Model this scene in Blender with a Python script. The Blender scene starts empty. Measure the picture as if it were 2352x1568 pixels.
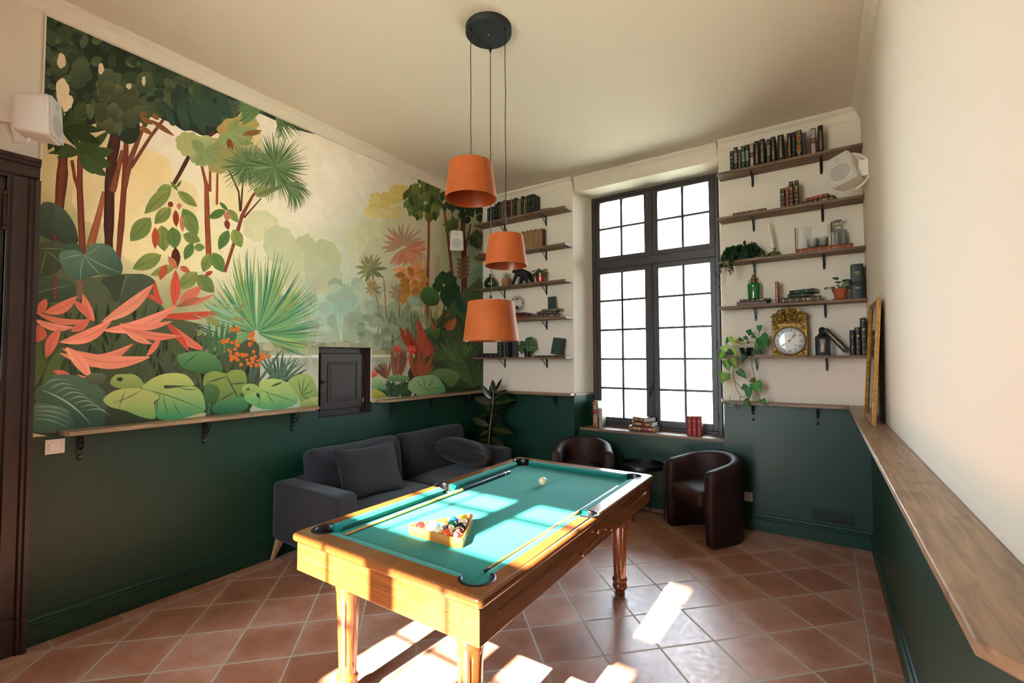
import bpy, bmesh, math, random
from mathutils import Vector, Matrix, Euler
from mathutils.geometry import tessellate_polygon
random.seed(7)
C = bpy.context.scene.collection
PI = math.pi

# ---------------------------------------------------------------- camera
FOC = 1056.9065
CAM = Vector((3.76983, -4.91329, 1.62))
YAW, PITCH, ROLL = 0.591859, 0.0362794, -0.0043167
_f = Vector((-math.sin(YAW)*math.cos(PITCH), math.cos(YAW)*math.cos(PITCH), math.sin(PITCH)))
_r = Vector((math.cos(YAW), math.sin(YAW), 0))
_u = _r.cross(_f)
_rr = _r*math.cos(ROLL) + _u*math.sin(ROLL)
_uu = _u*math.cos(ROLL) - _r*math.sin(ROLL)
cd = bpy.data.cameras.new('camera'); cam = bpy.data.objects.new('camera', cd); C.objects.link(cam)
cd.sensor_width = 36; cd.lens = FOC/2352*36; cd.clip_start = .02; cd.clip_end = 500
cam.matrix_world = Matrix(((_rr.x, _uu.x, -_f.x, CAM.x), (_rr.y, _uu.y, -_f.y, CAM.y), (_rr.z, _uu.z, -_f.z, CAM.z), (0, 0, 0, 1)))
bpy.context.scene.camera = cam

def at(ax, val, px, py):
    """point on the plane axis=val that the survey photograph shows at px, py (a measuring aid)"""
    d = _f + _rr*((px-1176)/FOC) - _uu*((py-784)/FOC)
    t = (val - CAM[ax])/d[ax]
    return CAM + d*t

# ---------------------------------------------------------------- light and exposure
SC = bpy.context.scene
SC.view_settings.view_transform = 'Standard'; SC.view_settings.look = 'None'
SC.view_settings.gamma = 1.0; SC.view_settings.use_curve_mapping = False
SC.view_settings.exposure = 1.72
SC.cycles.max_bounces = 14; SC.cycles.diffuse_bounces = 8; SC.cycles.glossy_bounces = 4
SC.cycles.transmission_bounces = 8; SC.cycles.transparent_max_bounces = 16
SC.cycles.caustics_reflective = False; SC.cycles.caustics_refractive = False
SC.cycles.sample_clamp_indirect = 12
w = bpy.data.worlds.new('world'); SC.world = w; w.use_nodes = True
bg = w.node_tree.nodes['Background']; bg.inputs[0].default_value = (0.74, 0.87, 1.0, 1); bg.inputs[1].default_value = 8.5
SUN_DIR = Vector((0.037, 1.0, -0.710)).normalized()
sd = bpy.data.lights.new('sun', 'SUN'); sd.energy = 36; sd.angle = math.radians(0.7); sd.color = (1.0, 0.93, 0.86)
so = bpy.data.objects.new('sun', sd); C.objects.link(so)
so.rotation_euler = SUN_DIR.to_track_quat('-Z', 'Y').to_euler(); so.location = (2, -12, 9)
for (yy, rx) in ((0.62, -PI/2), (-6.49, PI/2)):           # daylight portals in the two window openings
    pd = bpy.data.lights.new('window_daylight', 'AREA'); pd.shape = 'RECTANGLE'; pd.size = 1.52; pd.size_y = 2.84
    pd.cycles.is_portal = True
    po = bpy.data.objects.new('window_daylight', pd); C.objects.link(po); po.location = (2.16, yy, 2.2); po.rotation_euler = (rx, 0, 0)

# ---------------------------------------------------------------- helpers
def lin(c):
    if isinstance(c, str):
        c = c.lstrip('#'); c = tuple(int(c[i:i+2], 16)/255 for i in (0, 2, 4))
        return tuple((x/12.92 if x <= .04045 else ((x+.055)/1.055)**2.4) for x in c)
    return tuple(c)

class MB:
    def __init__(s): s.v = []; s.f = []; s.m = []; s.c = None
    def add(s, vs, fs, m=0, M=None, col=None):
        b = len(s.v)
        for v in vs:
            v = Vector(v)
            s.v.append(M @ v if M is not None else v)
        for i, f in enumerate(fs):
            s.f.append([b+k for k in f]); s.m.append(m[i] if isinstance(m, (list, tuple)) else m)
        if col is not None:
            if s.c is None: s.c = [(1, 1, 1)]*b
            if isinstance(col, list): s.c += [tuple(x) for x in col]
            else: s.c += [tuple(col)]*len(vs)
        elif s.c is not None: s.c += [(1, 1, 1)]*len(vs)
        return s
    def box(s, a, b, m=0, M=None, col=None):
        x0, y0, z0 = a; x1, y1, z1 = b
        if x0 > x1: x0, x1 = x1, x0
        if y0 > y1: y0, y1 = y1, y0
        if z0 > z1: z0, z1 = z1, z0
        vs = [(x0,y0,z0),(x1,y0,z0),(x1,y1,z0),(x0,y1,z0),(x0,y0,z1),(x1,y0,z1),(x1,y1,z1),(x0,y1,z1)]
        return s.add(vs, [(0,3,2,1),(4,5,6,7),(0,1,5,4),(1,2,6,5),(2,3,7,6),(3,0,4,7)], m, M, col)
    def loops(s, loops, m=0, M=None, cap=True, closed=True, col=None):
        n = len(loops[0]); vs = [p for l in loops for p in l]; fs = []
        for i in range(len(loops)-1):
            for j in range(n if closed else n-1):
                k = (j+1) % n
                fs.append((i*n+j, i*n+k, (i+1)*n+k, (i+1)*n+j))
        if cap and closed:
            fs.append(tuple(range(n-1, -1, -1))); L = (len(loops)-1)*n; fs.append(tuple(L+j for j in range(n)))
        return s.add(vs, fs, m, M, col)
    def lathe(s, prof, n=24, m=0, M=None, cap=True, fn=None, col=None):
        ls = []
        for (r, z) in prof:
            ls.append([(r*(fn(2*PI*j/n, z) if fn else 1)*math.cos(2*PI*j/n), r*(fn(2*PI*j/n, z) if fn else 1)*math.sin(2*PI*j/n), z) for j in range(n)])
        return s.loops(ls, m, M, cap, col=col)
    def prism(s, poly, d, m=0, M=None, col=None):
        """poly: list of 3D points; extruded along vector d"""
        d = Vector(d); p = [Vector(q) for q in poly]; n = len(p)
        vs = p + [q+d for q in p]
        fs = [tuple(range(n-1, -1, -1)), tuple(range(n, 2*n))] + [(i, (i+1) % n, n+(i+1) % n, n+i) for i in range(n)]
        return s.add(vs, fs, m, M, col)
    def tube(s, pts, r, n=8, m=0, M=None, cap=True, col=None):
        pts = [Vector(p) for p in pts]; ls = []; up = Vector((0.123, 0.456, 0.881)); prev = None
        for i, p in enumerate(pts):
            a = pts[max(i-1, 0)]; b = pts[min(i+1, len(pts)-1)]; t = (b-a).normalized()
            if prev is None:
                x = t.cross(up); 
                if x.length < 1e-3: x = t.cross(Vector((1, 0, 0)))
            else: x = prev - t*prev.dot(t)
            x.normalize(); prev = x; y = t.cross(x)
            rr = r[i] if isinstance(r, (list, tuple)) else r
            ls.append([p + x*rr*math.cos(2*PI*j/n) + y*rr*math.sin(2*PI*j/n) for j in range(n)])
        return s.loops(ls, m, M, cap, col=col)
    def sphere(s, c, r, nu=16, nv=12, m=0, M=None, sc=(1, 1, 1), col=None):
        ls = []; c = Vector(c)
        for i in range(nv+1):
            a = -PI/2 + PI*i/nv; rr = max(math.cos(a), 1e-3)
            ls.append([c + Vector((r*sc[0]*rr*math.cos(2*PI*j/nu), r*sc[1]*rr*math.sin(2*PI*j/nu), r*sc[2]*math.sin(a))) for j in range(nu)])
        return s.loops(ls, m, M, True, col=col)
    def soft(s, size, r=.05, puff=0, n=10, m=0, M=None, fn=None):
        """rounded, puffed cushion centred on the origin"""
        hx, hy, hz = size[0]/2, size[1]/2, size[2]/2
        bm = bmesh.new(); bmesh.ops.create_cube(bm, size=2)
        bmesh.ops.subdivide_edges(bm, edges=bm.edges[:], cuts=n, use_grid_fill=True)
        vs = []; bm.verts.ensure_lookup_table()
        for v in bm.verts:
            p = v.co.copy()
            q = Vector([math.copysign(abs(t)**.8, t) for t in p])
            P = Vector((q.x*hx, q.y*hy, q.z*hz))
            inn = Vector([max(-h+r, min(h-r, t)) for t, h in zip(P, (hx, hy, hz))])
            d = P-inn
            if d.length > 1e-6: P = inn + d.normalized()*r*min(1, d.length/(r*.02+1e-9))
            P.z += puff*(1-p.x**2)*(1-p.y**2)*(1 if p.z > 0 else -1)*abs(p.z)
            if fn: P = fn(P, p)
            vs.append(P)
        bm.verts.index_update()
        fs = [tuple(v.index for v in f.verts) for f in bm.faces]; bm.free()
        return s.add(vs, fs, m, M)
    def obj(s, name, mats, parent=None, smooth=False, bevel=0, seg=2, auto=None, sub=0):
        me = bpy.data.meshes.new(name); me.from_pydata([tuple(v) for v in s.v], [], s.f); me.validate()
        mats = mats if isinstance(mats, (list, tuple)) else [mats]
        for q in mats: me.materials.append(q)
        if len(mats) > 1: me.polygons.foreach_set('material_index', s.m[:len(me.polygons)])
        if s.c is not None:
            ca = me.color_attributes.new('Col', 'FLOAT_COLOR', 'POINT')
            flat = []
            for c in s.c: flat += [c[0], c[1], c[2], 1]
            ca.data.foreach_set('color', flat)
        if smooth: me.polygons.foreach_set('use_smooth', [True]*len(me.polygons))
        bm = bmesh.new(); bm.from_mesh(me); bmesh.ops.recalc_face_normals(bm, faces=bm.faces[:]); bm.to_mesh(me); bm.free()
        o = bpy.data.objects.new(name, me); C.objects.link(o)
        if parent: o.parent = parent
        if auto is not None and smooth:
            me.set_sharp_from_angle(angle=math.radians(auto))
        if bevel:
            b = o.modifiers.new('bevel', 'BEVEL'); b.width = bevel; b.segments = seg; b.limit_method = 'ANGLE'; b.angle_limit = math.radians(40)
        if sub:
            b = o.modifiers.new('sub', 'SUBSURF'); b.levels = sub; b.render_levels = sub
        return o

def thing(name, label, cat, loc=(0, 0, 0), rotz=0, group=None, rot=None):
    o = bpy.data.objects.new(name, None); C.objects.link(o); o.empty_display_size = .05
    o.location = loc; o.rotation_euler = rot if rot else (0, 0, rotz); o['label'] = label; o['category'] = cat
    if group: o['group'] = group
    return o
def tag(o, label, cat, group=None):
    o['label'] = label; o['category'] = cat
    if group: o['group'] = group
    return o
def struct(o): o['kind'] = 'structure'; return o
def T(x=0, y=0, z=0, rx=0, ry=0, rz=0, s=1):
    return Matrix.Translation((x, y, z)) @ Euler((rx, ry, rz)).to_matrix().to_4x4() @ Matrix.Scale(s, 4)
def basis(o, x, y):
    """matrix with origin o, x axis x, y axis y"""
    x = Vector(x).normalized(); y = Vector(y); y = (y - x*y.dot(x)).normalized(); z = x.cross(y)
    return Matrix(((x.x, y.x, z.x, o[0]), (x.y, y.y, z.y, o[1]), (x.z, y.z, z.z, o[2]), (0, 0, 0, 1)))

_tc = {}
def text(s):
    """outline of a string as flat geometry, about one unit tall, centred"""
    if s in _tc: return _tc[s]
    c = bpy.data.curves.new('t', 'FONT'); c.body = s; c.align_x = 'CENTER'; c.align_y = 'CENTER'; c.resolution_u = 2
    o = bpy.data.objects.new('t', c); C.objects.link(o)
    dg = bpy.context.evaluated_depsgraph_get(); dg.update()
    me = o.evaluated_get(dg).to_mesh()
    r = ([tuple(v.co) for v in me.vertices], [tuple(p.vertices) for p in me.polygons])
    o.evaluated_get(dg).to_mesh_clear(); bpy.data.objects.remove(o); bpy.data.curves.remove(c)
    _tc[s] = r; return r

# ---------------------------------------------------------------- materials
def nodes(name):
    m = bpy.data.materials.new(name); m.use_nodes = True; nt = m.node_tree
    return m, nt, nt.nodes['Principled BSDF'], nt.nodes.new, nt.links.new
def setp(b, **k):
    names = dict(rough='Roughness', metal='Metallic', spec='Specular IOR Level', coat='Coat Weight', coatr='Coat Roughness', sheen='Sheen Weight', sheenr='Sheen Roughness', trans='Transmission Weight', ior='IOR', alpha='Alpha')
    for a, v in k.items(): b.inputs[names[a]].default_value = v
def mat(name, col, rough=.5, var=0, scale=8, bump=0, bscale=60, detail=3, **k):
    m, nt, b, N, L = nodes(name); col = lin(col)
    b.inputs['Base Color'].default_value = (*col, 1); setp(b, rough=rough, **k)
    if var or bump: tc = N('ShaderNodeTexCoord')
    if var:
        n = N('ShaderNodeTexNoise'); n.inputs['Scale'].default_value = scale; n.inputs['Detail'].default_value = detail
        L(tc.outputs['Object'], n.inputs['Vector'])
        r = N('ShaderNodeValToRGB'); r.color_ramp.elements[0].position = .3; r.color_ramp.elements[1].position = .7
        r.color_ramp.elements[0].color = (*[max(0, c*(1-var)) for c in col], 1)
        r.color_ramp.elements[1].color = (*[min(1, c*(1+var)) for c in col], 1)
        L(n.outputs['Fac'], r.inputs['Fac']); L(r.outputs['Color'], b.inputs['Base Color'])
    if bump:
        n2 = N('ShaderNodeTexNoise'); n2.inputs['Scale'].default_value = bscale; n2.inputs['Detail'].default_value = 4
        L(tc.outputs['Object'], n2.inputs['Vector'])
        bp = N('ShaderNodeBump'); bp.inputs['Strength'].default_value = min(1, bump); bp.inputs['Distance'].default_value = .002*max(1, bump)
        L(n2.outputs['Fac'], bp.inputs['Height']); L(bp.outputs['Normal'], b.inputs['Normal'])
    return m
def colmat(name, rough=.5, var=.12, scale=25, gain=1, **k):
    m, nt, b, N, L = nodes(name); setp(b, rough=rough, **k)
    a = N('ShaderNodeAttribute'); a.attribute_name = 'Col'
    tc = N('ShaderNodeTexCoord'); n = N('ShaderNodeTexNoise'); n.inputs['Scale'].default_value = scale; n.inputs['Detail'].default_value = 4
    L(tc.outputs['Object'], n.inputs['Vector'])
    mr = N('ShaderNodeMapRange'); mr.inputs['From Min'].default_value = .3; mr.inputs['From Max'].default_value = .7
    mr.inputs['To Min'].default_value = gain*(1-var); mr.inputs['To Max'].default_value = gain*(1+var)
    L(n.outputs['Fac'], mr.inputs['Value'])
    vm = N('ShaderNodeVectorMath'); vm.operation = 'SCALE'; L(a.outputs['Color'], vm.inputs[0]); L(mr.outputs['Result'], vm.inputs['Scale'])
    L(vm.outputs['Vector'], b.inputs['Base Color']); return m
def wood(name, c1, c2, axis=0, rough=.45, sc=1.0, knots=None, **k):
    m, nt, b, N, L = nodes(name); setp(b, rough=rough, **k); c1, c2 = lin(c1), lin(c2)
    tc = N('ShaderNodeTexCoord'); mp = N('ShaderNodeMapping')
    s = [14*sc]*3; s[axis] = 1.1*sc; mp.inputs['Scale'].default_value = s
    L(tc.outputs['Object'], mp.inputs['Vector'])
    n = N('ShaderNodeTexNoise'); n.inputs['Scale'].default_value = 3; n.inputs['Detail'].default_value = 8; n.inputs['Roughness'].default_value = .62; n.inputs['Distortion'].default_value = .9
    L(mp.outputs['Vector'], n.inputs['Vector'])
    r = N('ShaderNodeValToRGB'); e = r.color_ramp.elements
    e[0].position = .30; e[0].color = (*c1, 1); e[1].position = .68; e[1].color = (*c2, 1)
    L(n.outputs['Fac'], r.inputs['Fac']); out = r.outputs['Color']
    if knots:
        n3 = N('ShaderNodeTexNoise'); n3.inputs['Scale'].default_value = 3.2; n3.inputs['Detail'].default_value = 2; n3.inputs['Distortion'].default_value = 1.5
        mp2 = N('ShaderNodeMapping'); s2 = [2.6]*3; s2[axis] = 1.2; mp2.inputs['Scale'].default_value = s2
        L(tc.outputs['Object'], mp2.inputs['Vector']); L(mp2.outputs['Vector'], n3.inputs['Vector'])
        r3 = N('ShaderNodeValToRGB'); r3.color_ramp.elements[0].position = .60; r3.color_ramp.elements[1].position = .74
        r3.color_ramp.elements[0].color = (0, 0, 0, 1); r3.color_ramp.elements[1].color = (.65, .65, .65, 1); L(n3.outputs['Fac'], r3.inputs['Fac'])
        mx = N('ShaderNodeMix'); mx.data_type = 'RGBA'; L(r3.outputs['Color'], mx.inputs['Factor']); L(out, mx.inputs['A']); mx.inputs['B'].default_value = (*lin(knots), 1)
        out = mx.outputs['Result']
    L(out, b.inputs['Base Color'])
    bp = N('ShaderNodeBump'); bp.inputs['Strength'].default_value = .1; bp.inputs['Distance'].default_value = .001
    L(n.outputs['Fac'], bp.inputs['Height']); L(bp.outputs['Normal'], b.inputs['Normal'])
    return m
def glassmat(name, col, rough=.02, density=None):
    m, nt, b, N, L = nodes(name); b.inputs['Base Color'].default_value = (*lin(col), 1); setp(b, rough=rough, trans=1.0, ior=1.45); return m

M = {}
M['black'] = mat('black_metal', '#0c0c0d', .35, spec=.5)
M['blackmatt'] = mat('black_matt', '#101011', .6, var=.2, scale=30)
M['shelf'] = wood('shelf_wood', '#4a3626', '#8a6a4c', 0, .6, knots='#3a2618')
M['rail_x'] = wood('ledge_wood_x', '#5d4634', '#9a7a5e', 0, .42, knots='#54392b')
M['rail_y'] = wood('ledge_wood_y', '#6e5844', '#a98a6c', 1, .38, knots='#4e382c')
M['dark'] = mat('dark_brown_paint', '#2e211f', .38, var=.12, scale=14, bump=.3, bscale=40)
M['winpaint'] = mat('window_paint', '#33292a', .4, var=.08, scale=10)
M['gold'] = mat('gilt', '#b98a3c', .32, metal=.85)
M['goldpaper'] = mat('gold_foil', '#c9a45c', .45, metal=.4)
M['pages'] = mat('page_paper', '#b6a68c', .8, var=.1, scale=90)
M['pageswhite'] = mat('white_paper', '#cfcac0', .8, var=.05, scale=90)
M['white'] = mat('white_plastic', '#dcd4cb', .42)
M['chrome'] = mat('steel', '#b9b6b2', .25, metal=1)
M['brass'] = mat('brass', '#c79a5a', .25, metal=1)
M['book'] = colmat('book_cloth', .5, .14, 60)
M['leafcol'] = colmat('leaf_green', .5, .18, 30, gain=.74, spec=.22)
# ---------------------------------------------------------------- the room
W = 4.095; HC = 3.77; YF = -5.87; GZ = 1.19
XA, XB = 1.347, 2.965

def wallmat(name, cream):
    m, nt, b, N, L = nodes(name)
    tc = N('ShaderNodeTexCoord'); sx = N('ShaderNodeSeparateXYZ'); L(tc.outputs['Object'], sx.inputs[0])
    gt = N('ShaderNodeMath'); gt.operation = 'GREATER_THAN'; gt.inputs[1].default_value = GZ; L(sx.outputs['Z'], gt.inputs[0])
    mx = N('ShaderNodeMix'); mx.data_type = 'RGBA'; L(gt.outputs[0], mx.inputs['Factor'])
    n = N('ShaderNodeTexNoise'); n.inputs['Scale'].default_value = 1.3; n.inputs['Detail'].default_value = 3; L(tc.outputs['Object'], n.inputs['Vector'])
    r = N('ShaderNodeValToRGB'); g = lin('#0a3323'); r.color_ramp.elements[0].color = (*[c*.9 for c in g], 1); r.color_ramp.elements[1].color = (*[c*1.12 for c in g], 1); L(n.outputs['Fac'], r.inputs['Fac'])
    L(r.outputs['Color'], mx.inputs['A']); mx.inputs['B'].default_value = (*lin(cream), 1)
    L(mx.outputs['Result'], b.inputs['Base Color'])
    mr = N('ShaderNodeMapRange'); mr.inputs['To Min'].default_value = .42; mr.inputs['To Max'].default_value = .85; L(gt.outputs[0], mr.inputs['Value']); L(mr.outputs[0], b.inputs['Roughness'])
    n2 = N('ShaderNodeTexNoise'); n2.inputs['Scale'].default_value = 140; L(tc.outputs['Object'], n2.inputs['Vector'])
    bp = N('ShaderNodeBump'); bp.inputs['Strength'].default_value = .12; bp.inputs['Distance'].default_value = .001; L(n2.outputs['Fac'], bp.inputs['Height']); L(bp.outputs['Normal'], b.inputs['Normal'])
    return m
CREAM = '#dfd2c3'
M['wall'] = wallmat('wall_paint', CREAM)
M['cream'] = mat('cornice_paint', CREAM, .8)
M['green'] = mat('green_skirting_paint', '#0a3323', .4)
M['ceiling'] = mat('ceiling_paint', '#dfd0c1', .9)
M['stone'] = mat('exterior_stone', '#c9c2b4', .9, var=.1, scale=6, bump=.6, bscale=30)

def wall_cells(mb, axis, base, thick, us, zs, holes):
    """wall slab from cells; axis 0: plane x=base with u=y, axis 1: plane y=base with u=x"""
    for i in range(len(us)-1):
        for j in range(len(zs)-1):
            u0, u1, z0, z1 = us[i], us[i+1], zs[j], zs[j+1]
            if any(h[0] <= u0+1e-6 and u1 <= h[1]+1e-6 and h[2] <= z0+1e-6 and z1 <= h[3]+1e-6 for h in holes): continue
            if axis == 0: mb.box((base, u0, z0), (base+thick, u1, z1))
            else: mb.box((u0, base, z0), (u1, base+thick, z1))
NY0, NY1, NZ0, NZ1 = -2.438, -1.845, 1.085, 1.732      # wall cupboard recess
DY0, DY1, DZ = -5.30, -4.375, 2.655                    # door leaf opening
mb = MB(); wall_cells(mb, 0, 0, -.4, [-6.3, DY0, DY1, NY0, NY1, .75], [0, NZ0, NZ1, DZ, HC+.1], [(NY0, NY1, NZ0, NZ1), (DY0, DY1, 0, DZ)])
struct(mb.obj('wall_left', M['wall']))
mb = MB(); mb.box((W, -6.3, 0), (W+.35, .75, HC+.1)); struct(mb.obj('wall_right', M['wall']))
# back wall with the splayed window recess
SZ, HZ, WY = 0.80, 3.60, 0.36
def window_wall(mb, y0, s):
    """y0 inner face, s=+1 wall extends to +y, -1 to -y"""
    Y = lambda d: y0 + s*d
    mb.box((-.4, Y(0), 0), (XA, Y(.66), HC+.1)); mb.box((XB, Y(0), 0), (W+.35, Y(.66), HC+.1))
    mb.box((XA, Y(.12), 0), (XB, Y(.66), SZ-.03)); mb.box((XA, Y(.03), HZ), (XB, Y(.66), HC+.1))
    for xa, xb in ((XA, 1.43), (XB, 2.895)):
        mb.prism([(xa, Y(0), SZ-.03), (xb, Y(WY), SZ-.03), (xa, Y(WY), SZ-.03)], (0, 0, HZ-SZ+.03))
mb = MB(); window_wall(mb, 0, 1); struct(mb.obj('wall_back', M['wall']))
mb = MB(); window_wall(mb, YF, -1); struct(mb.obj('wall_front', M['wall']))
mb = MB(); mb.box((-.4, -6.55, HC), (W+.35, .68, HC+.2)); struct(mb.obj('ceiling', M['ceiling']))

# terracotta floor laid diagonally inside a straight border
def floormat():
    m, nt, b, N, L = nodes('terracotta_tiles')
    def math_(op, a, bb=None, c=None):
        n = N('ShaderNodeMath'); n.operation = op
        for i, x in enumerate((a, bb, c)):
            if x is None: continue
            if isinstance(x, (int, float)): n.inputs[i].default_value = x
            else: L(x, n.inputs[i])
        return n.outputs[0]
    tc = N('ShaderNodeTexCoord'); sp = N('ShaderNodeSeparateXYZ'); L(tc.outputs['Object'], sp.inputs[0]); X, Y = sp.outputs['X'], sp.outputs['Y']
    P = .3345; S = math.sqrt(.5)
    X0, Y0 = 0.6195, -3.221
    dx = math_('SUBTRACT', X, X0); dy = math_('SUBTRACT', Y, Y0)
    u = math_('DIVIDE', math_('MULTIPLY', math_('ADD', dx, dy), S), P); v = math_('DIVIDE', math_('MULTIPLY', math_('SUBTRACT', dx, dy), S), P)
    bx = .132
    ex = math_('MINIMUM', X, math_('SUBTRACT', W-.012, X)); ey = math_('MULTIPLY', math_('ADD', Y, .012), -1)
    eb = math_('MINIMUM', ex, ey)
    border = math_('LESS_THAN', eb, bx)
    # border tiles run along the wall
    uy = math_('DIVIDE', math_('ADD', Y, 3.491), .332); ux = math_('DIVIDE', math_('SUBTRACT', X, .36), .332)
    isx = math_('LESS_THAN', ex, ey); ub = math_('ADD', math_('MULTIPLY', uy, isx), math_('MULTIPLY', ux, math_('SUBTRACT', 1, isx)))
    G = .0115
    def edge(t): return math_('ABSOLUTE', math_('SUBTRACT', math_('FRACT', math_('ADD', t, .5)), .5))
    gd = math_('MINIMUM', edge(u), edge(v))
    wob = N('ShaderNodeTexNoise'); wob.inputs['Scale'].default_value = 22; L(tc.outputs['Object'], wob.inputs['Vector'])
    wv = math_('MULTIPLY', math_('SUBTRACT', wob.outputs['Fac'], .5), .012)
    gdm = math_('ADD', gd, wv); gbm = math_('ADD', edge(ub), wv)
    gsel = math_('ADD', math_('MULTIPLY', gbm, border), math_('MULTIPLY', gdm, math_('SUBTRACT', 1, border)))
    gline = math_('DIVIDE', math_('ABSOLUTE', math_('SUBTRACT', eb, bx)), P)
    gm = math_('MINIMUM', gsel, math_('ADD', gline, .002))
    gr = N('ShaderNodeMapRange'); gr.inputs['From Min'].default_value = .011; gr.inputs['From Max'].default_value = .021; L(gm, gr.inputs['Value'])   # 0 grout 1 tile
    cell = N('ShaderNodeCombineXYZ')
    L(math_('ADD', math_('FLOOR', u), math_('MULTIPLY', border, math_('FLOOR', ub))), cell.inputs[0]); L(math_('FLOOR', v), cell.inputs[1]); L(border, cell.inputs[2])
    wn = N('ShaderNodeTexWhiteNoise'); L(cell.outputs[0], wn.inputs['Vector'])
    n1 = N('ShaderNodeTexNoise'); n1.inputs['Scale'].default_value = 5; n1.inputs['Detail'].default_value = 6; n1.inputs['Roughness'].default_value = .65; L(tc.outputs['Object'], n1.inputs['Vector'])
    t = math_('ADD', math_('MULTIPLY', wn.outputs['Value'], .35), math_('MULTIPLY', n1.outputs['Fac'], .9))
    # lighter worn rims of the tiles
    rim = N('ShaderNodeMapRange'); rim.inputs['From Min'].default_value = 0; rim.inputs['From Max'].default_value = .22; rim.inputs['To Min'].default_value = .16; rim.inputs['To Max'].default_value = 0; L(gm, rim.inputs['Value'])
    t = math_('ADD', t, rim.outputs[0])
    r = N('ShaderNodeValToRGB'); e = r.color_ramp.elements
    e[0].position = .32; e[0].color = (*lin('#8e5a42'), 1); e[1].position = .95; e[1].color = (*lin('#c29480'), 1)
    q = e.new(.62); q.color = (*lin('#aa735a'), 1)
    L(t, r.inputs['Fac'])
    mx = N('ShaderNodeMix'); mx.data_type = 'RGBA'; L(gr.outputs[0], mx.inputs['Factor']); mx.inputs['A'].default_value = (*lin('#b5aa9a'), 1); L(r.outputs['Color'], mx.inputs['B'])
    L(mx.outputs['Result'], b.inputs['Base Color'])
    rr = N('ShaderNodeMapRange'); rr.inputs['To Min'].default_value = .8; rr.inputs['To Max'].default_value = .36; L(gr.outputs[0], rr.inputs['Value'])
    n4 = N('ShaderNodeTexNoise'); n4.inputs['Scale'].default_value = 30; n4.inputs['Detail'].default_value = 5; L(tc.outputs['Object'], n4.inputs['Vector'])
    L(math_('ADD', rr.outputs[0], math_('MULTIPLY', math_('SUBTRACT', n4.outputs['Fac'], .5), .3)), b.inputs['Roughness'])
    h = math_('ADD', gr.outputs[0], math_('MULTIPLY', n1.outputs['Fac'], .5))
    bp = N('ShaderNodeBump'); bp.inputs['Strength'].default_value = .5; bp.inputs['Distance'].default_value = .003; L(h, bp.inputs['Height']); L(bp.outputs['Normal'], b.inputs['Normal'])
    return m
M['floor'] = floormat()
mb = MB(); mb.box((-.4, -6.55, -.2), (W+.35, .68, 0)); struct(mb.obj('floor', M['floor']))
M['lawn'] = mat('pale_gravel', '#b9b8a2', .95, var=.15, scale=2)
mb = MB(); mb.box((-60, .67, -.6), (60, 90, -.5)); mb.box((-60, -70, -.6), (60, -6.54, -.5)); struct(mb.obj('ground', M['lawn']))

# cornice
CP = [(0, -.10), (.006, -.10), (.012, -.075), (.03, -.04), (.055, -.02), (.06, -.016), (.06, 0), (0, 0)]     # (out from wall, below ceiling)
def run(name, prof, p0, p1, nrm, z0, m):
    mb = MB(); n = Vector((nrm[0], nrm[1], 0)); p0 = Vector((*p0, z0)); p1 = Vector((*p1, z0))
    mb.prism([p0 + n*a + Vector((0, 0, b)) for a, b in prof], p1-p0); return mb.obj(name, m)
struct(run('trim_1', CP, (0, -5.87), (0, 0), (1, 0), HC, M['cream']))
struct(run('trim_2', CP, (W, -5.87), (W, 0), (-1, 0), HC, M['cream']))
struct(run('trim_3', CP, (0, 0), (XA, 0), (0, -1), HC, M['cream']))
struct(run('trim_4', CP, (XB, 0), (W, 0), (0, -1), HC, M['cream']))
struct(run('trim_5', [(a*.8, b*1.2) for a, b in CP], (XA+.02, .03), (XB-.02, .03), (0, -1), HC, M['cream']))
struct(run('trim_6', CP, (0, -5.87), (W, -5.87), (0, 1), HC, M['cream']))
# skirting boards
BP = [(0, 0), (.018, 0), (.018, .108), (.012, .112), (.012, .120), (.020, .124), (.020, .131), (.012, .135), (.012, .142), (.007, .152), (0, .156)]
struct(run('baseboard_left', BP, (0, -4.255), (0, 0), (1, 0), 0, M['green']))
struct(run('baseboard_back', BP, (0, 0), (XA, 0), (0, -1), 0, M['green']))
struct(run('baseboard_window', BP, (XA, .12), (XB, .12), (0, -1), 0, M['green']))
struct(run('baseboard_back_right', BP, (XB, 0), (W, 0), (0, -1), 0, M['green']))
struct(run('baseboard_right', BP, (W, -5.87), (W, 0), (-1, 0), 0, M['green']))

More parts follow.
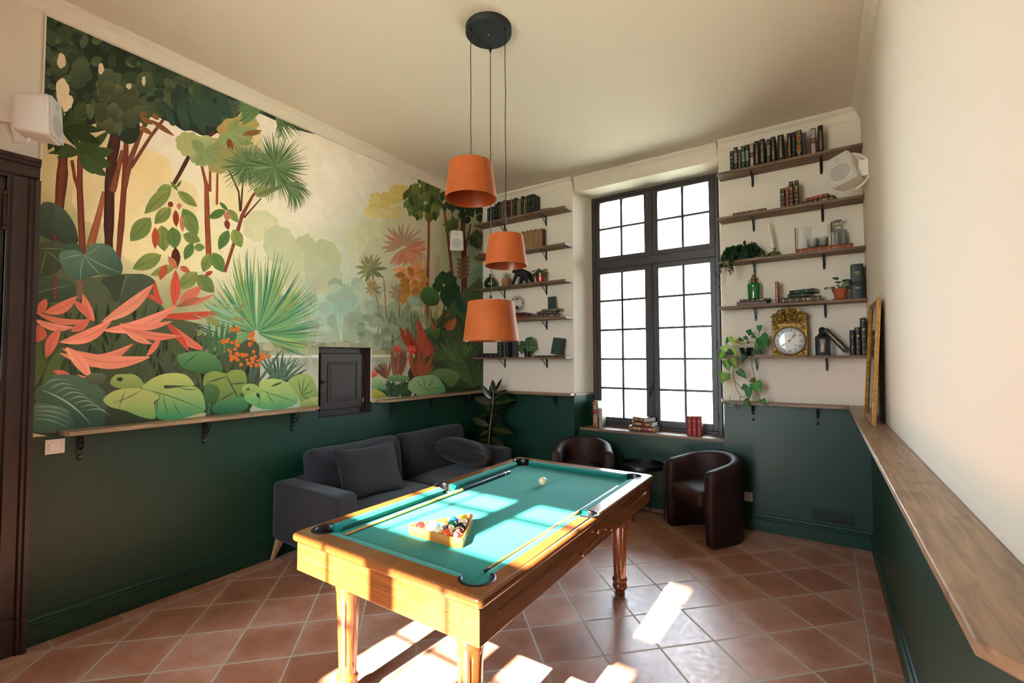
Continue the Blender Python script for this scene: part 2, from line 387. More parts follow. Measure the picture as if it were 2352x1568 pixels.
# windows: dark painted double casement with transom lights, seven rows of panes
ROWS_T = [2.853, 3.200, 3.530]; ROWS_C = [.908, 1.255, 1.605, 1.957, 2.313, 2.644]
GX = [(1.530, 2.082), (2.240, 2.792)]
def window(name, wy, s, detail=True):
    root = MB()
    Y = lambda d: wy + s*d                      # d>0 towards outside
    fr = MB(); X0, X1 = 1.435, 2.888
    for a, b in (((X0, 0, .80), (1.475, 0, 3.60)), ((2.848, 0, .80), (X1, 0, 3.60)), ((1.475, 0, 3.565), (2.848, 0, 3.60)), ((1.475, 0, .80), (2.848, 0, .832)), ((1.475, 0, 2.70), (2.848, 0, 2.80))):
        fr.box((a[0], Y(-.02), a[2]), (b[0], Y(.05), b[2]))
    fo = fr.obj('window_frame', M['winpaint'], bevel=.004)
    fo.name = name; struct(fo)
    gp = glass_pane
    def sash(z0, z1, x0, x1, rows, nm):
        gx0, gx1 = x0, x1
        sb = MB(); t0, t1 = Y(-.008), Y(.032)
        ox0, ox1 = (1.476, 2.1605) if x0 < 2.2 else (2.1615, 2.847)
        sb.box((ox0, t0, z0), (gx0, t1, z1)); sb.box((gx1, t0, z0), (ox1, t1, z1))
        sb.box((gx0, t0, z0), (gx1, t1, rows[0])); sb.box((gx0, t0, rows[-1]), (gx1, t1, z1))
        mx = (gx0+gx1)/2
        sb.box((mx-.013, t0, rows[0]), (mx+.013, t1, rows[-1]))
        for r in rows[1:-1]:
            sb.box((gx0, t0+s*.001, r-.0125), (mx-.013, t1-s*.001, r+.0125)); sb.box((mx+.013, t0+s*.001, r-.0125), (gx1, t1-s*.001, r+.0125))
        so_ = sb.obj(nm, M['winpaint'], fo, bevel=.003)
        g = MB(); g.box((gx0-.004, Y(.010), rows[0]-.004), (gx1+.004, Y(.013), rows[-1]+.004)); g.obj('pane', gp, so_)
    for x0, x1 in GX:
        sash(2.80, 3.565, x0, x1, ROWS_T, 'transom_light'); sash(.832, 2.70, x0, x1, ROWS_C, 'casement')
    # centre cover strip with espagnolette
    cs = MB(); cs.box((2.143, Y(-.026), .84), (2.179, Y(-.008), 2.70)); cs.box((2.143, Y(-.022), 2.80), (2.179, Y(-.008), 3.56)); cs.obj('cover_strip', M['winpaint'], fo, bevel=.004)
    es = MB(); yb = Y(-.036)
    es.tube([(2.161, yb, .86), (2.161, yb, 2.72)], .0055, 8)
    for z in (.9, 1.28, 1.75, 2.3, 2.66): es.box((2.150, yb-s*.008, z-.022), (2.172, Y(-.024), z+.022))
    es.lathe([(.004, -.05), (.013, -.03), (.013, .03), (.004, .05)], 10, M=T(2.161, yb, 1.30))
    es.tube([(2.161, yb, 1.30), (2.150, yb-s*.03, 1.27), (2.140, yb-s*.035, 1.20), (2.137, yb-s*.035, 1.17)], [.008, .008, .009, .011], 8)
    es.obj('espagnolette', M['winpaint'], fo, smooth=True, auto=40)
    hg = MB()
    for z in (.98, 1.75, 2.5, 2.9, 3.45):
        for x in (1.473, 2.850): hg.tube([(x, Y(-.03), z-.04), (x, Y(-.03), z+.04)], .007, 8)
    hg.obj('hinge', M['winpaint'], fo, smooth=True, auto=40)
    return fo
def gp_():
    m, nt, b, N, L = nodes('window_glass'); tr = N('ShaderNodeBsdfTransparent'); tr.inputs[0].default_value = (.97, .985, .98, 1)
    gl = N('ShaderNodeBsdfGlossy'); gl.inputs['Roughness'].default_value = .02; fz = N('ShaderNodeFresnel'); fz.inputs[0].default_value = 1.45
    mx = N('ShaderNodeMixShader'); L(fz.outputs[0], mx.inputs[0]); L(tr.outputs[0], mx.inputs[1]); L(gl.outputs[0], mx.inputs[2])
    L(mx.outputs[0], nt.nodes['Material Output'].inputs['Surface']); return m
glass_pane = gp_()
win1 = window('window_1', WY+.02, 1); win2 = window('window_2', YF-WY-.02, -1)
# stone outer reveals
for y0, s, nm in ((.415, 1, 'trim_7'), (YF-.415, -1, 'trim_8')):
    mb = MB()
    a, b = (y0, y0+s*.24)
    mb.box((XA+.001, a, SZ), (1.47, b, HZ)); mb.box((2.855, a, SZ), (XB-.001, b, HZ)); mb.box((1.47, a, 3.56), (2.855, b, HZ-.001)); mb.box((XA, a, SZ-.03), (XB, y0+s*.30, SZ+.005))
    struct(mb.obj(nm, M['stone']))
# wooden sill board
mb = MB(); mb.box((XA+.002, .095, SZ-.03), (XB-.002, WY+.0, SZ)); s_ = mb.obj('window_sill', M['rail_x'], win1, bevel=.004)
mb = MB(); mb.box((XA+.002, YF-.095, SZ-.03), (XB-.002, YF-WY, SZ)); mb.obj('window_sill', M['rail_x'], win2, bevel=.004)

# door on the left wall (dark brown, moulded casing with a plinth block)
mb = MB()
prof = [(0, 0), (.062, 0), (.062, .02), (.050, .028), (.050, .040), (.034, .048), (.034, .105), (.022, .115), (.022, .124), (0, .124)]   # (out, across), 0 = outer edge
yo = -4.253
def casing(mb, z0, z1, k=1.0, extra=0):
    mb.prism([(a*k+(extra if a > 0 else 0), yo - c, z0) for a, c in prof], (0, 0, z1-z0))
casing(mb, 0, .20, 1.0, .012); casing(mb, .20, 2.653)
mb.prism([(a, yo, 2.777 - c) for a, c in prof], (0, DY0-.12-yo, 0))
mb.prism([(a, DY0-.124 + c, .0) for a, c in prof], (0, 0, 2.653))
dr = struct(mb.obj('door_1', M['dark']))
mb = MB()
mb.box((-.10, DY1-.0, 0), (0.0, DY1+.002, DZ)); mb.box((-.10, DY0, DZ), (0, DY1, DZ+.002)); mb.obj('jamb', M['dark'], dr)
mb = MB(); mb.box((-.055, DY0+.004, .006), (-.012, DY1-.004, DZ-.005))
for z0, z1 in ((.15, .95), (1.08, 2.50)):
    mb.box((-.014, DY0+.14, z0), (-.006, DY1-.14, z1)); mb.box((-.008, DY0+.18, z0+.05), (.0, DY1-.18, z1-.05))
lf = mb.obj('door_leaf', M['dark'], dr, bevel=.005)
for z in (.35, 1.40, 2.46):
    mb = MB(); mb.tube([(.004, DY1-.006, z-.09), (.004, DY1-.006, z+.09)], .011, 10); mb.sphere((.004, DY1-.006, z+.1), .013, 10, 8); mb.sphere((.004, DY1-.006, z-.1), .013, 10, 8)
    mb.obj('hinge', M['dark'], lf, smooth=True)
mb = MB(); mb.tube([(-.012, DY0+.07, 1.05), (.04, DY0+.07, 1.05), (.045, DY0+.18, 1.05)], .009, 8); mb.obj('handle', M['brass'], lf, smooth=True)
# small cupboard door let into the wall
mb = MB(); yi0, yi1, zi0, zi1 = NY0+.003, NY1-.003, NZ0+.003, NZ1-.003; xr = -.075
mb.box((xr-.03, yi0, zi0), (xr, yi0+.058, zi1)); mb.box((xr-.03, yi1-.045, zi0), (xr, yi1, zi1))
mb.box((xr-.03, yi0+.058, zi1-.055), (xr, yi1-.045, zi1)); mb.box((xr-.03, yi0+.058, zi0), (xr, yi1-.045, zi0+.055))
mb.box((xr-.05, yi0, zi0), (xr-.031, yi1, zi1))
# dark painted lining of the recess
mb.box((xr, yi0-.0025, zi0), (-.001, yi0+.003, zi1)); mb.box((xr, yi0, zi1-.003), (-.001, yi1, zi1+.0025)); mb.box((xr, yi0, zi0-.0025), (-.001, yi1, zi0+.003)); mb.box((xr, yi1-.003, zi0), (-.018, yi1+.0025, zi1))
cb = struct(mb.obj('door_2', M['dark'], bevel=.002))
a0, a1, b0, b1 = yi0+.060, yi1-.047, zi0+.057, zi1-.057
mb = MB(); mb.box((xr-.028, a0, b0), (xr+.012, a1, b1))
q = .075
mb.obj('door_leaf', M['dark'], cb, bevel=.004)
lf2 = cb.children[-1]
mb = MB()
for (y0, y1, z0, z1) in ((a0+q, a1-q, b0+q, b0+q+.014), (a0+q, a1-q, b1-q-.014, b1-q), (a0+q, a0+q+.014, b0+q, b1-q), (a1-q-.014, a1-q, b0+q, b1-q)):
    mb.box((xr+.010, y0, z0), (xr+.019, y1, z1))
mb.box((xr+.010, a0+q+.03, b0+q+.03), (xr+.016, a1-q-.03, b1-q-.03)); mb.obj('raised_panel', M['dark'], lf2, bevel=.004)
mb = MB(); mb.box((xr+.012, a0+.012, 1.385), (xr+.020, a0+.052, 1.425)); mb.tube([(xr+.02, a0+.035, 1.405), (xr+.045, a0+.035, 1.405)], [.006, .010], 10); mb.obj('latch_knob', M['dark'], lf2, smooth=True, auto=40)
for z in (1.20, 1.55):
    mb = MB(); mb.tube([(xr+.012, a1-.001, z-.035), (xr+.012, a1-.001, z+.035)], .006, 8); mb.obj('hinge', M['chrome'] if z < 1.3 else M['dark'], lf2, smooth=True)

# ---------------------------------------------------------------- wooden ledge rails round the room, on iron brackets
RT = 1.204; RH = .026
def scroll_bracket(parent, M4, depth):
    """local: x along wall, y out of the wall, z up; hangs below z=0"""
    mb = MB()
    mb.box((-.014, 0, -.135), (.014, .006, 0), M=M4)
    mb.box((-.013, 0, -.006), (.013, depth, 0), M=M4)
    mb.box((-.005, .006, -.10), (.005, .012, -.0), M=M4)
    pts = [(0, .010+.09*math.sin(t)*.9, -.10+.095*(1-math.cos(t))*1.0) for t in [i*PI/2/8 for i in range(9)]]
    mb.tube([Vector(p) for p in pts], .005, 6, M=M4)
    c = Vector((0, .035, -.045)); mb.tube([c+Vector((0, .020*math.cos(t), .020*math.sin(t))) for t in [i*2*PI/12 for i in range(13)]], .0035, 6, M=M4)
    mb.sphere((0, .004, -.148), .013, 10, 8, M=M4, sc=(1, .5, 1)); mb.prism([M4 @ Vector(p) for p in ((-.006, 0, -.155), (.006, 0, -.155), (.003, 0, -.178), (-.003, 0, -.178))], M4.to_3x3() @ Vector((0, .005, 0)))
    b = mb.obj('bracket', M['black'], parent, smooth=True, auto=35)
    for zz in (-.148, -.03):
        mb = MB(); mb.sphere((0, .008, zz), .0043, 8, 6, M=M4); mb.obj('screw', M['chrome'], b, smooth=True)
LW = T(rz=-PI/2)       # left wall: local x -> -y, local y -> +x
def ledge(label, pts, m, brs):
    mb = MB(); mb.prism([(x, y, RT-RH) for x, y in pts], (0, 0, RH)); o = mb.obj('wall_ledge', m, bevel=.003)
    tag(o, label, 'shelf', None)
    for (M4, d) in brs: scroll_bracket(o, M4, d)
    return o
D = .145
ledge('long wooden wall ledge under the mural between the door and the small cupboard', [(.002, -4.135), (D-.02, -4.135), (D, -4.12), (D, -2.56), (D-.07, -2.47), (.002, -2.47)], M['rail_y'],
      [(Matrix.Translation((0.001, y, RT-RH)) @ LW, .11) for y in (-4.04, -3.356, -2.677)])
ledge('wooden wall ledge under the mural running right of the small cupboard', [(.002, -1.80), (D-.07, -1.80), (D, -1.71), (D, -.003), (.002, -.003)], M['rail_y'],
      [(Matrix.Translation((0.001, y, RT-RH)) @ LW, .11) for y in (-1.586, -.993, -.40)])
BK = T(rz=PI)          # back wall: local y -> -y
ledge('wooden wall ledge on the green wall behind the rubber plant, left of the window', [(D+.002, -.002), (D+.002, -D), (XA-.03, -D), (XA+.0, -D+.05), (XA+.006, -.002)], M['rail_x'],
      [(Matrix.Translation((x, -.001, RT-RH)) @ BK, .11) for x in (.5, 1.11)])
ledge('wooden wall ledge right of the window with the trailing vine hanging over it', [(XB-.0, -.002), (XB-.0, -D+.05), (XB+.05, -D), (W-D-.005, -D), (W-D-.005, -.002)], M['rail_x'],
      [(Matrix.Translation((x, -.001, RT-RH)) @ BK, .11) for x in (3.219, 3.726)])
ledge('long broad wooden ledge on the right wall with a chamfered near end', [(W-.002, -.002), (W-D-.003, -.002), (W-D-.003, -3.955), (W-.03, -4.085), (W-.002, -4.085)], M['rail_y'],
      [(Matrix.Translation((W-.001, y, RT-RH)) @ T(rz=PI/2), .11) for y in (-.55, -1.6, -2.6, -3.5)])
mb = MB(); mb.prism([(XA+.004, .003, RT-.028), (1.432, WY-.004, RT-.028), (1.445, WY-.004, RT-.028), (XA+.018, .003, RT-.028)], (0, 0, .028)); struct(mb.obj('trim_9', M['rail_x']))
mb = MB(); mb.prism([(XB-.004, .003, RT-.028), (2.893, WY-.004, RT-.028), (2.880, WY-.004, RT-.028), (XB-.018, .003, RT-.028)], (0, 0, .028)); struct(mb.obj('trim_10', M['rail_x']))

# ---------------------------------------------------------------- bookshelf boards with small steel angle brackets
SH = [3.385, 2.954, 2.530, 2.100, 1.632]
nm5 = ['topmost', 'second from the top', 'middle', 'fourth from the top', 'lowest']
def shelf(x0, x1, z, label, bx, group):
    mb = MB(); mb.box((x0, -.20, z-.022), (x1, -.002, z)); o = mb.obj('wall_shelf', M['shelf'], bevel=.002); tag(o, label, 'shelf', group)
    for x in bx:
        mb = MB(); mb.box((x-.010, -.005, z-.125), (x+.010, -.001, z-.022)); mb.box((x-.010, -.15, z-.026), (x+.010, -.005, z-.0222))
        mb.prism([(x-.004, -.012, z-.115), (x-.004, -.004, z-.115), (x-.004, -.132, z-.026), (x-.004, -.140, z-.026)], (.008, 0, 0)); mb.sphere((x, -.003, z-.126), .010, 10, 6, sc=(1, .3, 1))
        b = mb.obj('bracket', M['black'], o)
        for zz in (.045, .110):
            mb = MB(); mb.sphere((x, -.006, z-zz), .003, 6, 5); mb.obj('screw', M['chrome'], b)
    return o
for i, z in enumerate(SH):
    shelf(.004, XA-.004, z, nm5[i] + ' brown wall shelf of the five left of the window', (.358, .984), 'shelves left of the window')
    shelf(XB+.01, W-.003, z, nm5[i] + ' brown wall shelf of the five right of the window', (3.261, 3.807), 'shelves right of the window')
# ---------------------------------------------------------------- billiard table
M['tablewood'] = wood('varnished_table_wood', '#703d19', '#8c5226', 1, .24, sc=1.3, coat=.6, coatr=.12)
M['tablewoodx'] = wood('varnished_table_wood_x', '#703d19', '#8c5226', 0, .24, sc=1.3, coat=.6, coatr=.12)
M['tablewoodz'] = wood('varnished_table_wood_z', '#703d19', '#8c5226', 2, .24, sc=1.3, coat=.6, coatr=.12)
def feltmat():
    m, nt, b, N, L = nodes('green_baize'); b.inputs['Base Color'].default_value = (*lin('#1d8a7c'), 1)
    setp(b, rough=.9, sheen=.26, sheenr=.35, spec=.2); b.inputs['Sheen Tint'].default_value = (.7, 1, .97, 1)
    tc = N('ShaderNodeTexCoord'); n = N('ShaderNodeTexNoise'); n.inputs['Scale'].default_value = 900; L(tc.outputs['Object'], n.inputs['Vector'])
    bp = N('ShaderNodeBump'); bp.inputs['Strength'].default_value = .2; bp.inputs['Distance'].default_value = .0006; L(n.outputs['Fac'], bp.inputs['Height']); L(bp.outputs['Normal'], b.inputs['Normal'])
    n1 = N('ShaderNodeTexNoise'); n1.inputs['Scale'].default_value = 7; L(tc.outputs['Object'], n1.inputs['Vector'])
    r = N('ShaderNodeValToRGB'); r.color_ramp.elements[0].color = (*lin('#0f6c63'), 1); r.color_ramp.elements[1].color = (*lin('#13776c'), 1); L(n1.outputs['Fac'], r.inputs['Fac']); L(r.outputs['Color'], b.inputs['Base Color'])
    return m
M['felt'] = feltmat()
tt = thing('billiard_table', 'varnished orange-brown wooden pool table with green baize in the middle of the room', 'pool table', (2.208, -2.647, 0), .008)
TA, TB, TZ = .567, 1.004, .796
WX, WYY = .493, .918            # inner edges of the wooden rails
def arc(cx, cy, r, a0, a1, n=14): return [(cx+r*math.cos(a0+(a1-a0)*i/n), cy+r*math.sin(a0+(a1-a0)*i/n)) for i in range(n+1)]
PK = dict(cr=.060, sr=.048, cx=.459, cy=.884, sx=.513)
def notch_corner(sx, sy, r):
    """arc around a corner pocket from the end-rail edge to the side-rail edge, in order of increasing angle for (+,+)"""
    cx, cy = PK['cx'], PK['cy']
    a0 = math.asin((WYY-cy)/r); a1 = math.acos((WX-cx)/r)
    # circle meets y=WYY at left point and x=WX at the lower point
    pts = arc(cx, cy, r, PI-a0, -(a1), 18)         # clockwise from (left, WYY) over the outer corner to (WX, low)
    return [(sx*x, sy*y) for x, y in pts]
def inner_loop():
    L_ = []
    q1 = notch_corner(1, 1, PK['cr']); L_ += q1                                   # upper right, going down the right side
    a = math.acos((WX-PK['sx'])/PK['sr']); L_ += [(x, y) for x, y in arc(PK['sx'], 0, PK['sr'], a, -a, 14)]
    L_ += list(reversed(notch_corner(1, -1, PK['cr'])))
    L_ += notch_corner(-1, -1, PK['cr'])
    L_ += [(-x, y) for x, y in arc(PK['sx'], 0, PK['sr'], -a, a, 14)]
    L_ += list(reversed(notch_corner(-1, 1, PK['cr'])))
    return L_
inn = inner_loop()
def rrect(a, b, r, n=6):
    p = []
    for sx, sy, a0 in ((1, 1, 0), (-1, 1, PI/2), (-1, -1, PI), (1, -1, 1.5*PI)):
        for i in range(n+1):
            t = a0+PI/2*i/n; p.append((sx*(a-r)+r*math.cos(t), sy*(b-r)+r*math.sin(t)))
    return p
mb = MB()
prof = [(.016, TZ), (.009, TZ-.002), (.003, TZ-.007), (0, TZ-.014), (0, TZ-.030), (.004, TZ-.038), (.010, TZ-.042), (.045, TZ-.042)]
loops = [[(x, y, z) for x, y in rrect(TA-o, TB-o, max(.004, .022-o*.5))] for o, z in prof]
mb.loops(loops, 0, cap=False)
outer0 = [Vector(p) for p in loops[0]]
tri = tessellate_polygon([outer0, [Vector((x, y, TZ)) for x, y in inn]])
vs = outer0 + [Vector((x, y, TZ)) for x, y in inn]
mb.add(vs, [tuple(t) for t in tri])
mb.loops([[(x, y, TZ) for x, y in inn], [(x, y, TZ-.045) for x, y in inn]], cap=False)
M['railtop'] = wood('table_rail_wood', '#78421b', '#855026', 1, .22, sc=2.2, coat=.6, coatr=.12)
mb.obj('rail_top', M['railtop'], tt, smooth=True, auto=35)
# apron panels with long routed grooves
AH0, AH1 = .6155, TZ-.0425; ov = .020
for nm_, a, b, mm in (('x', (TA-ov-.025, -TB+ov, AH0), (TA-ov, TB-ov, AH1), 'tablewood'), ('x', (-TA+ov, -TB+ov, AH0), (-TA+ov+.025, TB-ov, AH1), 'tablewood'),
                      ('y', (-TA+ov+.025, -TB+ov, AH0), (TA-ov-.025, -TB+ov+.025, AH1), 'tablewoodx'), ('y', (-TA+ov+.025, TB-ov-.025, AH0), (TA-ov-.025, TB-ov, AH1), 'tablewoodx')):
    mb = MB(); mb.box(a, b); ap = mb.obj('apron', M[mm], tt, bevel=.0025)
    # grooves: half-round stadium beads
    def bead(p, q, out):
        g = MB(); p, q, out = Vector(p), Vector(q), Vector(out); d = (q-p).normalized(); up = Vector((0, 0, 1)); r = .008
        for k, rr, o_ in ((0, r, .0012), (1, r*.45, -.0)):
            pts = [p + (-d)*rr*math.sin(t) + up*rr*math.cos(t) for t in [PI*i/8 for i in range(9)]] + [q + d*rr*math.sin(t) - up*rr*math.cos(t) for t in [PI*i/8 for i in range(9)]]
            if k == 0: lp = pts
            else: lp2 = pts
        g.loops([[v + out*.0002 for v in lp], [v + out*.003 for v in [p2*.3+p1*.7 for p1, p2 in zip(lp, lp2)]], [v + out*.0005 for v in lp2]], cap=False)
        g.add([v + out*.0005 for v in lp2], [tuple(range(len(lp2)))])
        g.obj('groove', M[mm], ap, smooth=True, auto=50)
    if nm_ == 'x':
        s = 1 if a[0] > 0 else -1; X = s*(TA-ov)
        bead((X, -.86, .692), (X, -.27, .692), (s, 0, 0)); bead((X, .31, .692), (X, .89, .692), (s, 0, 0))
        if s > 0:
            fl = MB(); fl.box((X-.002, -.182, .650), (X+.0035, .205, .738)); f_ = fl.obj('flap', M[mm], ap, bevel=.001)
            for yy, zz, r_ in ((.015, .708, .012), (-.176, .655, .008), (.20, .660, .008)):
                k = MB(); k.lathe([(.004, 0), (.004, .008), (r_*.8, .012), (r_, .017), (r_*.7, .023), (.001, .024)], 14, M=T(X+.003, yy, zz, ry=PI/2)); k.obj('knob', M['brass'], f_, smooth=True)
    else:
        s = 1 if a[1] > 0 else -1; Y = s*(TB-ov); bead((-.47, Y, .690), (.47, Y, .690), (0, s, 0))
mb = MB(); mb.box((-TA+ov+.026, -TB+ov+.026, AH0+.01), (TA-ov-.026, TB-ov-.026, AH0+.03)); mb.obj('underside', M['dark'], tt)
# four turned and fluted legs
def legprof():
    return [(.030, 0), (.033, .004), (.034, .025), (.036, .032), (.046, .040), (.050, .052), (.048, .064), (.040, .072), (.041, .078), (.049, .086), (.051, .096), (.048, .106), (.041, .113), (.0405, .118),
            (.0405, .13), (.0415, .15), (.0445, .24), (.0475, .33), (.051, .42), (.0545, .505), (.0575, .512), (.0585, .53), (.0575, .548), (.0595, .553), (.0605, .558), (.058, .563), (.050, .572), (.041, .585), (.040, .600), (.046, AH0), (.046, AH0+.03)]
def dense(p, dz=.012):
    o = [p[0]]
    for a, b in zip(p, p[1:]):
        n = max(1, int(abs(b[1]-a[1])/dz))
        for i in range(1, n+1): o.append((a[0]+(b[0]-a[0])*i/n, a[1]+(b[1]-a[1])*i/n))
    return o
def flute(t, z):
    if not (.15 < z < .475): return 1
    k = (t/(2*PI)*8) % 1; d = min(k, 1-k)*2*PI/8
    e = min(1, (z-.15)/.012, (.475-z)/.012)
    return 1 - .13*e*max(0, 1-(d/.13)**2)
lp = dense(legprof())
for sx in (-1, 1):
    for sy in (-1, 1):
        mb = MB(); mb.lathe(lp, 96, fn=flute, M=T(sx*.377, sy*.822)); mb.obj('leg', M['tablewoodz'], tt, smooth=True, auto=60)
# bed cloth and cushions
BZ = .757
mb = MB(); oct_ = [(.40, WYY), (WX, .82), (WX, .062), (.47, .040), (.47, -.040), (WX, -.062), (WX, -.82), (.40, -WYY), (-.40, -WYY), (-WX, -.82), (-WX, -.062), (-.47, -.04), (-.47, .04), (-WX, .062), (-WX, .82), (-.40, WYY)]
mb.prism([(x, y, BZ-.02) for x, y in oct_], (0, 0, .02)); mb.obj('bed_cloth', M['felt'], tt)
def cushion(p, q, n, e0, e1):
    """from p to q along the rail edge, n points to the middle of the table; e0/e1: how far the nose is shortened"""
    p, q, n = Vector(p), Vector(q), Vector(n); d = (q-p).normalized(); N_ = .046
    def sec(a, sh): return [a + Vector((0, 0, TZ-.001)), a + n*N_*.55 + d*sh*.55 + Vector((0, 0, TZ-.003)), a + n*N_ + d*sh + Vector((0, 0, TZ-.011)), a + n*(N_-.002) + d*sh + Vector((0, 0, TZ-.020)), a + n*(N_-.016) + d*sh*.7 + Vector((0, 0, BZ)), a + Vector((0, 0, BZ))]
    s0, s1 = sec(p, e0), sec(q, -e1); mb = MB()
    ls = [[u.lerp(v, t) for u, v in zip(s0, s1)] for t in (0, .25, .5, .75, 1)]
    mb.loops(ls); mb.obj('cushion', M['felt'], tt)
for s in (1, -1):
    cushion((-.413, s*WYY, 0), (.413, s*WYY, 0), (0, -s, 0), .035, .035)
    cushion((s*WX, -.838, 0), (s*WX, -.048, 0), (-s, 0, 0), .035, .012)
    cushion((s*WX, .048, 0), (s*WX, .838, 0), (-s, 0, 0), .012, .035)
def pocket(cx, cy, r, a0, a1):
    mb = MB(); ls = []; n = 24
    for i in range(n+1):
        t = a0+(a1-a0)*i/n; c, s = math.cos(t), math.sin(t)
        ls.append([(cx+c*R, cy+s*R, z) for R, z in ((r-.004, TZ-.045), (r-.006, TZ-.002), (r-.002, TZ+.003), (r+.008, TZ+.004), (r+.013, TZ+.001), (r+.013, TZ-.002), (r+.001, TZ-.002), (r+.001, TZ-.045))])
    mb.loops(ls); ln = mb.obj('pocket_rim', M['black'], tt, smooth=True, auto=50)
    mb = MB(); mb.lathe([(.004, TZ-.115), (r*.7, TZ-.112), (r*.82, TZ-.09), (r-.004, TZ-.045)], 24, M=T(cx*(.92 if abs(cy) < .1 else .975), cy*.985, 0), cap=False); mb.obj('pocket_cup', M['blackmatt'], tt, smooth=True)
for sx in (1, -1):
    for sy in (1, -1):
        base = math.atan2(sy, sx); pocket(sx*PK['cx'], sy*PK['cy'], PK['cr'], base-1.85, base+1.85)
    b0 = 0 if sx > 0 else PI; pocket(sx*PK['sx'], 0, PK['sr'], b0-1.9, b0+1.9)

# ---------------------------------------------------------------- balls, rack and cues
BR = .0286; TOP = BZ+.0003
def ballmat(name, c): return mat('ball_'+name, c, .12, coat=.5)
BC = dict(yellow='#d9a520', blue='#1d4f9c', red='#b5201c', purple='#3f2352', orange='#d9531a', green='#1f7a50', maroon='#6e1a18', black='#0f0f10', cream='#e3d3a8')
BM = {k: ballmat(k, v) for k, v in BC.items()}
M['ink'] = mat('ball_number_ink', '#15120f', .3)
def ball(loc, kind, colr, num, rot, label, cat='billiard ball', group=None):
    mb = MB(); nu, nv = 32, 24; ls = []
    for i in range(nv+1):
        a = -PI/2+PI*i/nv; rr = max(math.cos(a), 1e-3)*BR; ls.append([(rr*math.cos(2*PI*j/nu), rr*math.sin(2*PI*j/nu), BR*math.sin(a)) for j in range(nu)])
    mb.loops(ls)
    mi = []
    for i in range(nv):
        z = abs((i+.5)/nv-.5)
        mi += [(0 if (kind != 'stripe' or z < .165) else 1)]*nu
    mi += [0 if kind != 'stripe' else 1]*2
    mb.m = mi
    o = mb.obj('billiard_ball', [BM[colr], BM['cream']], None, smooth=True)
    if num:
        g = MB(); r0 = .0105
        for th in ((PI/2, 0),):
            k = MB(); R_ = T(ry=PI/2)
            rings = [[(BR*1.003*math.cos(a), BR*1.003*math.sin(a)*math.cos(t), BR*1.003*math.sin(a)*math.sin(t)) for t in [2*PI*j/20 for j in range(20)]] for a in (.38, .19, .004)]
            k.loops(rings, cap=False); kk = k.obj('number_spot', BM['cream'], o, smooth=True)
            tv, tf = text(str(num)); k2 = MB(); sc_ = .0125
            k2.add([(BR*1.006*math.cos(math.hypot(x*sc_, y*sc_)/BR), x*sc_, y*sc_) for x, y, z in tv], tf); k2.obj('number', M['ink'], kk)
    o.location = loc; o.rotation_euler = rot; tag(o, label, cat, group); return o
cb_ = Vector((2.181, -2.184, TOP+BR))
ball(cb_, 'solid', 'cream', None, (0, 0, 0), 'cream cue ball standing alone on the far half of the green table', 'cue ball')
RC = Vector((2.222, -3.158)); ra = 0.012
ins = .2
def rot2(x, y): return (RC.x + x*math.cos(ra)-y*math.sin(ra), RC.y + x*math.sin(ra)+y*math.cos(ra))
rows = [[('solid', 'maroon', 7, 'dull maroon solid ball at the left end of the near row in the rack'), ('stripe', 'yellow', 9, 'sunlit yellow striped ball second from left in the near row of the rack'), ('stripe', 'green', 14, 'green striped ball in the middle of the near row in the rack'), ('solid', 'orange', 5, 'bright orange solid ball in the near row beside the red striped eleven'), ('stripe', 'red', 11, 'red striped ball numbered 11 at the near right corner of the rack')],
        [('stripe', 'purple', 12, 'purple ball at the left end of the second row in the rack'), ('stripe', 'blue', 10, 'blue and white striped ball in the second row of the rack'), ('stripe', 'purple', 4, 'dark purple ball in the second row behind the orange ball'), ('stripe', 'maroon', 15, 'dark red striped ball numbered 15 just behind the red eleven')],
        [('solid', 'orange', 13, 'pale sunlit orange ball at the left of the third row in the rack'), ('solid', 'green', 6, 'solid green ball in the middle of the third row in the rack'), ('solid', 'black', 8, 'black ball at the right end of the third row in the rack')],
        [('solid', 'blue', 2, 'blue ball at the left of the fourth row in the rack'), ('stripe', 'orange', 13, 'orange striped ball at the right of the fourth row in the rack')],
        [('solid', 'yellow', 1, 'yellow ball at the far point of the rack')]]
cam2 = Vector((CAM.x, CAM.y))
for i, row in enumerate(rows):
    for j, (k, c, n, lab) in enumerate(row):
        x = (j-(len(row)-1)/2)*2*BR*1.004; y = -.0966 + .0 + i*BR*math.sqrt(3)*1.004
        px, py = rot2(x, y); a = math.atan2(CAM.y-py, CAM.x-px)
        if c in ('red', 'maroon') and k == 'stripe': rt = (.35, -.75, a-.25)
        elif k == 'stripe': rt = (random.uniform(.5, 1.2), random.uniform(.1, .9), a+random.uniform(1.2, 2.4))
        else: rt = (random.uniform(-.3, .3), random.uniform(-.5, .3), a+random.uniform(.9, 2.2))
        ball((px, py, TOP+BR), k, c, n, rt, lab, group='balls in the wooden rack')
M['rackwood'] = wood('rack_wood', '#9a5a22', '#c08038', 0, .3, coat=.4)
def tri_loop(inr, r, n=6):
    """rounded triangle with inradius inr, apex +y"""
    pts = []; R_ = 2*(inr-r)
    for k in range(3):
        a = PI/2+k*2*PI/3; c = (R_*math.cos(a), R_*math.sin(a))
        for i in range(n+1):
            t = a-PI/3+2*PI/3*i/n; pts.append((c[0]+r*math.cos(t), c[1]+r*math.sin(t)))
    return pts
rk = MB(); inr = .0966-.0+BR+.002
inr = (2*BR*4*math.sqrt(3)/2)/3 + BR + .0025
yo_ = -.0966 + (inr-BR-.0025)           # centroid of ball triangle
lo = lambda I, R, z: [(*rot2(x, y+yo_), z) for x, y in tri_loop(I, R)]
Z0, Z1 = TOP, TOP+.044
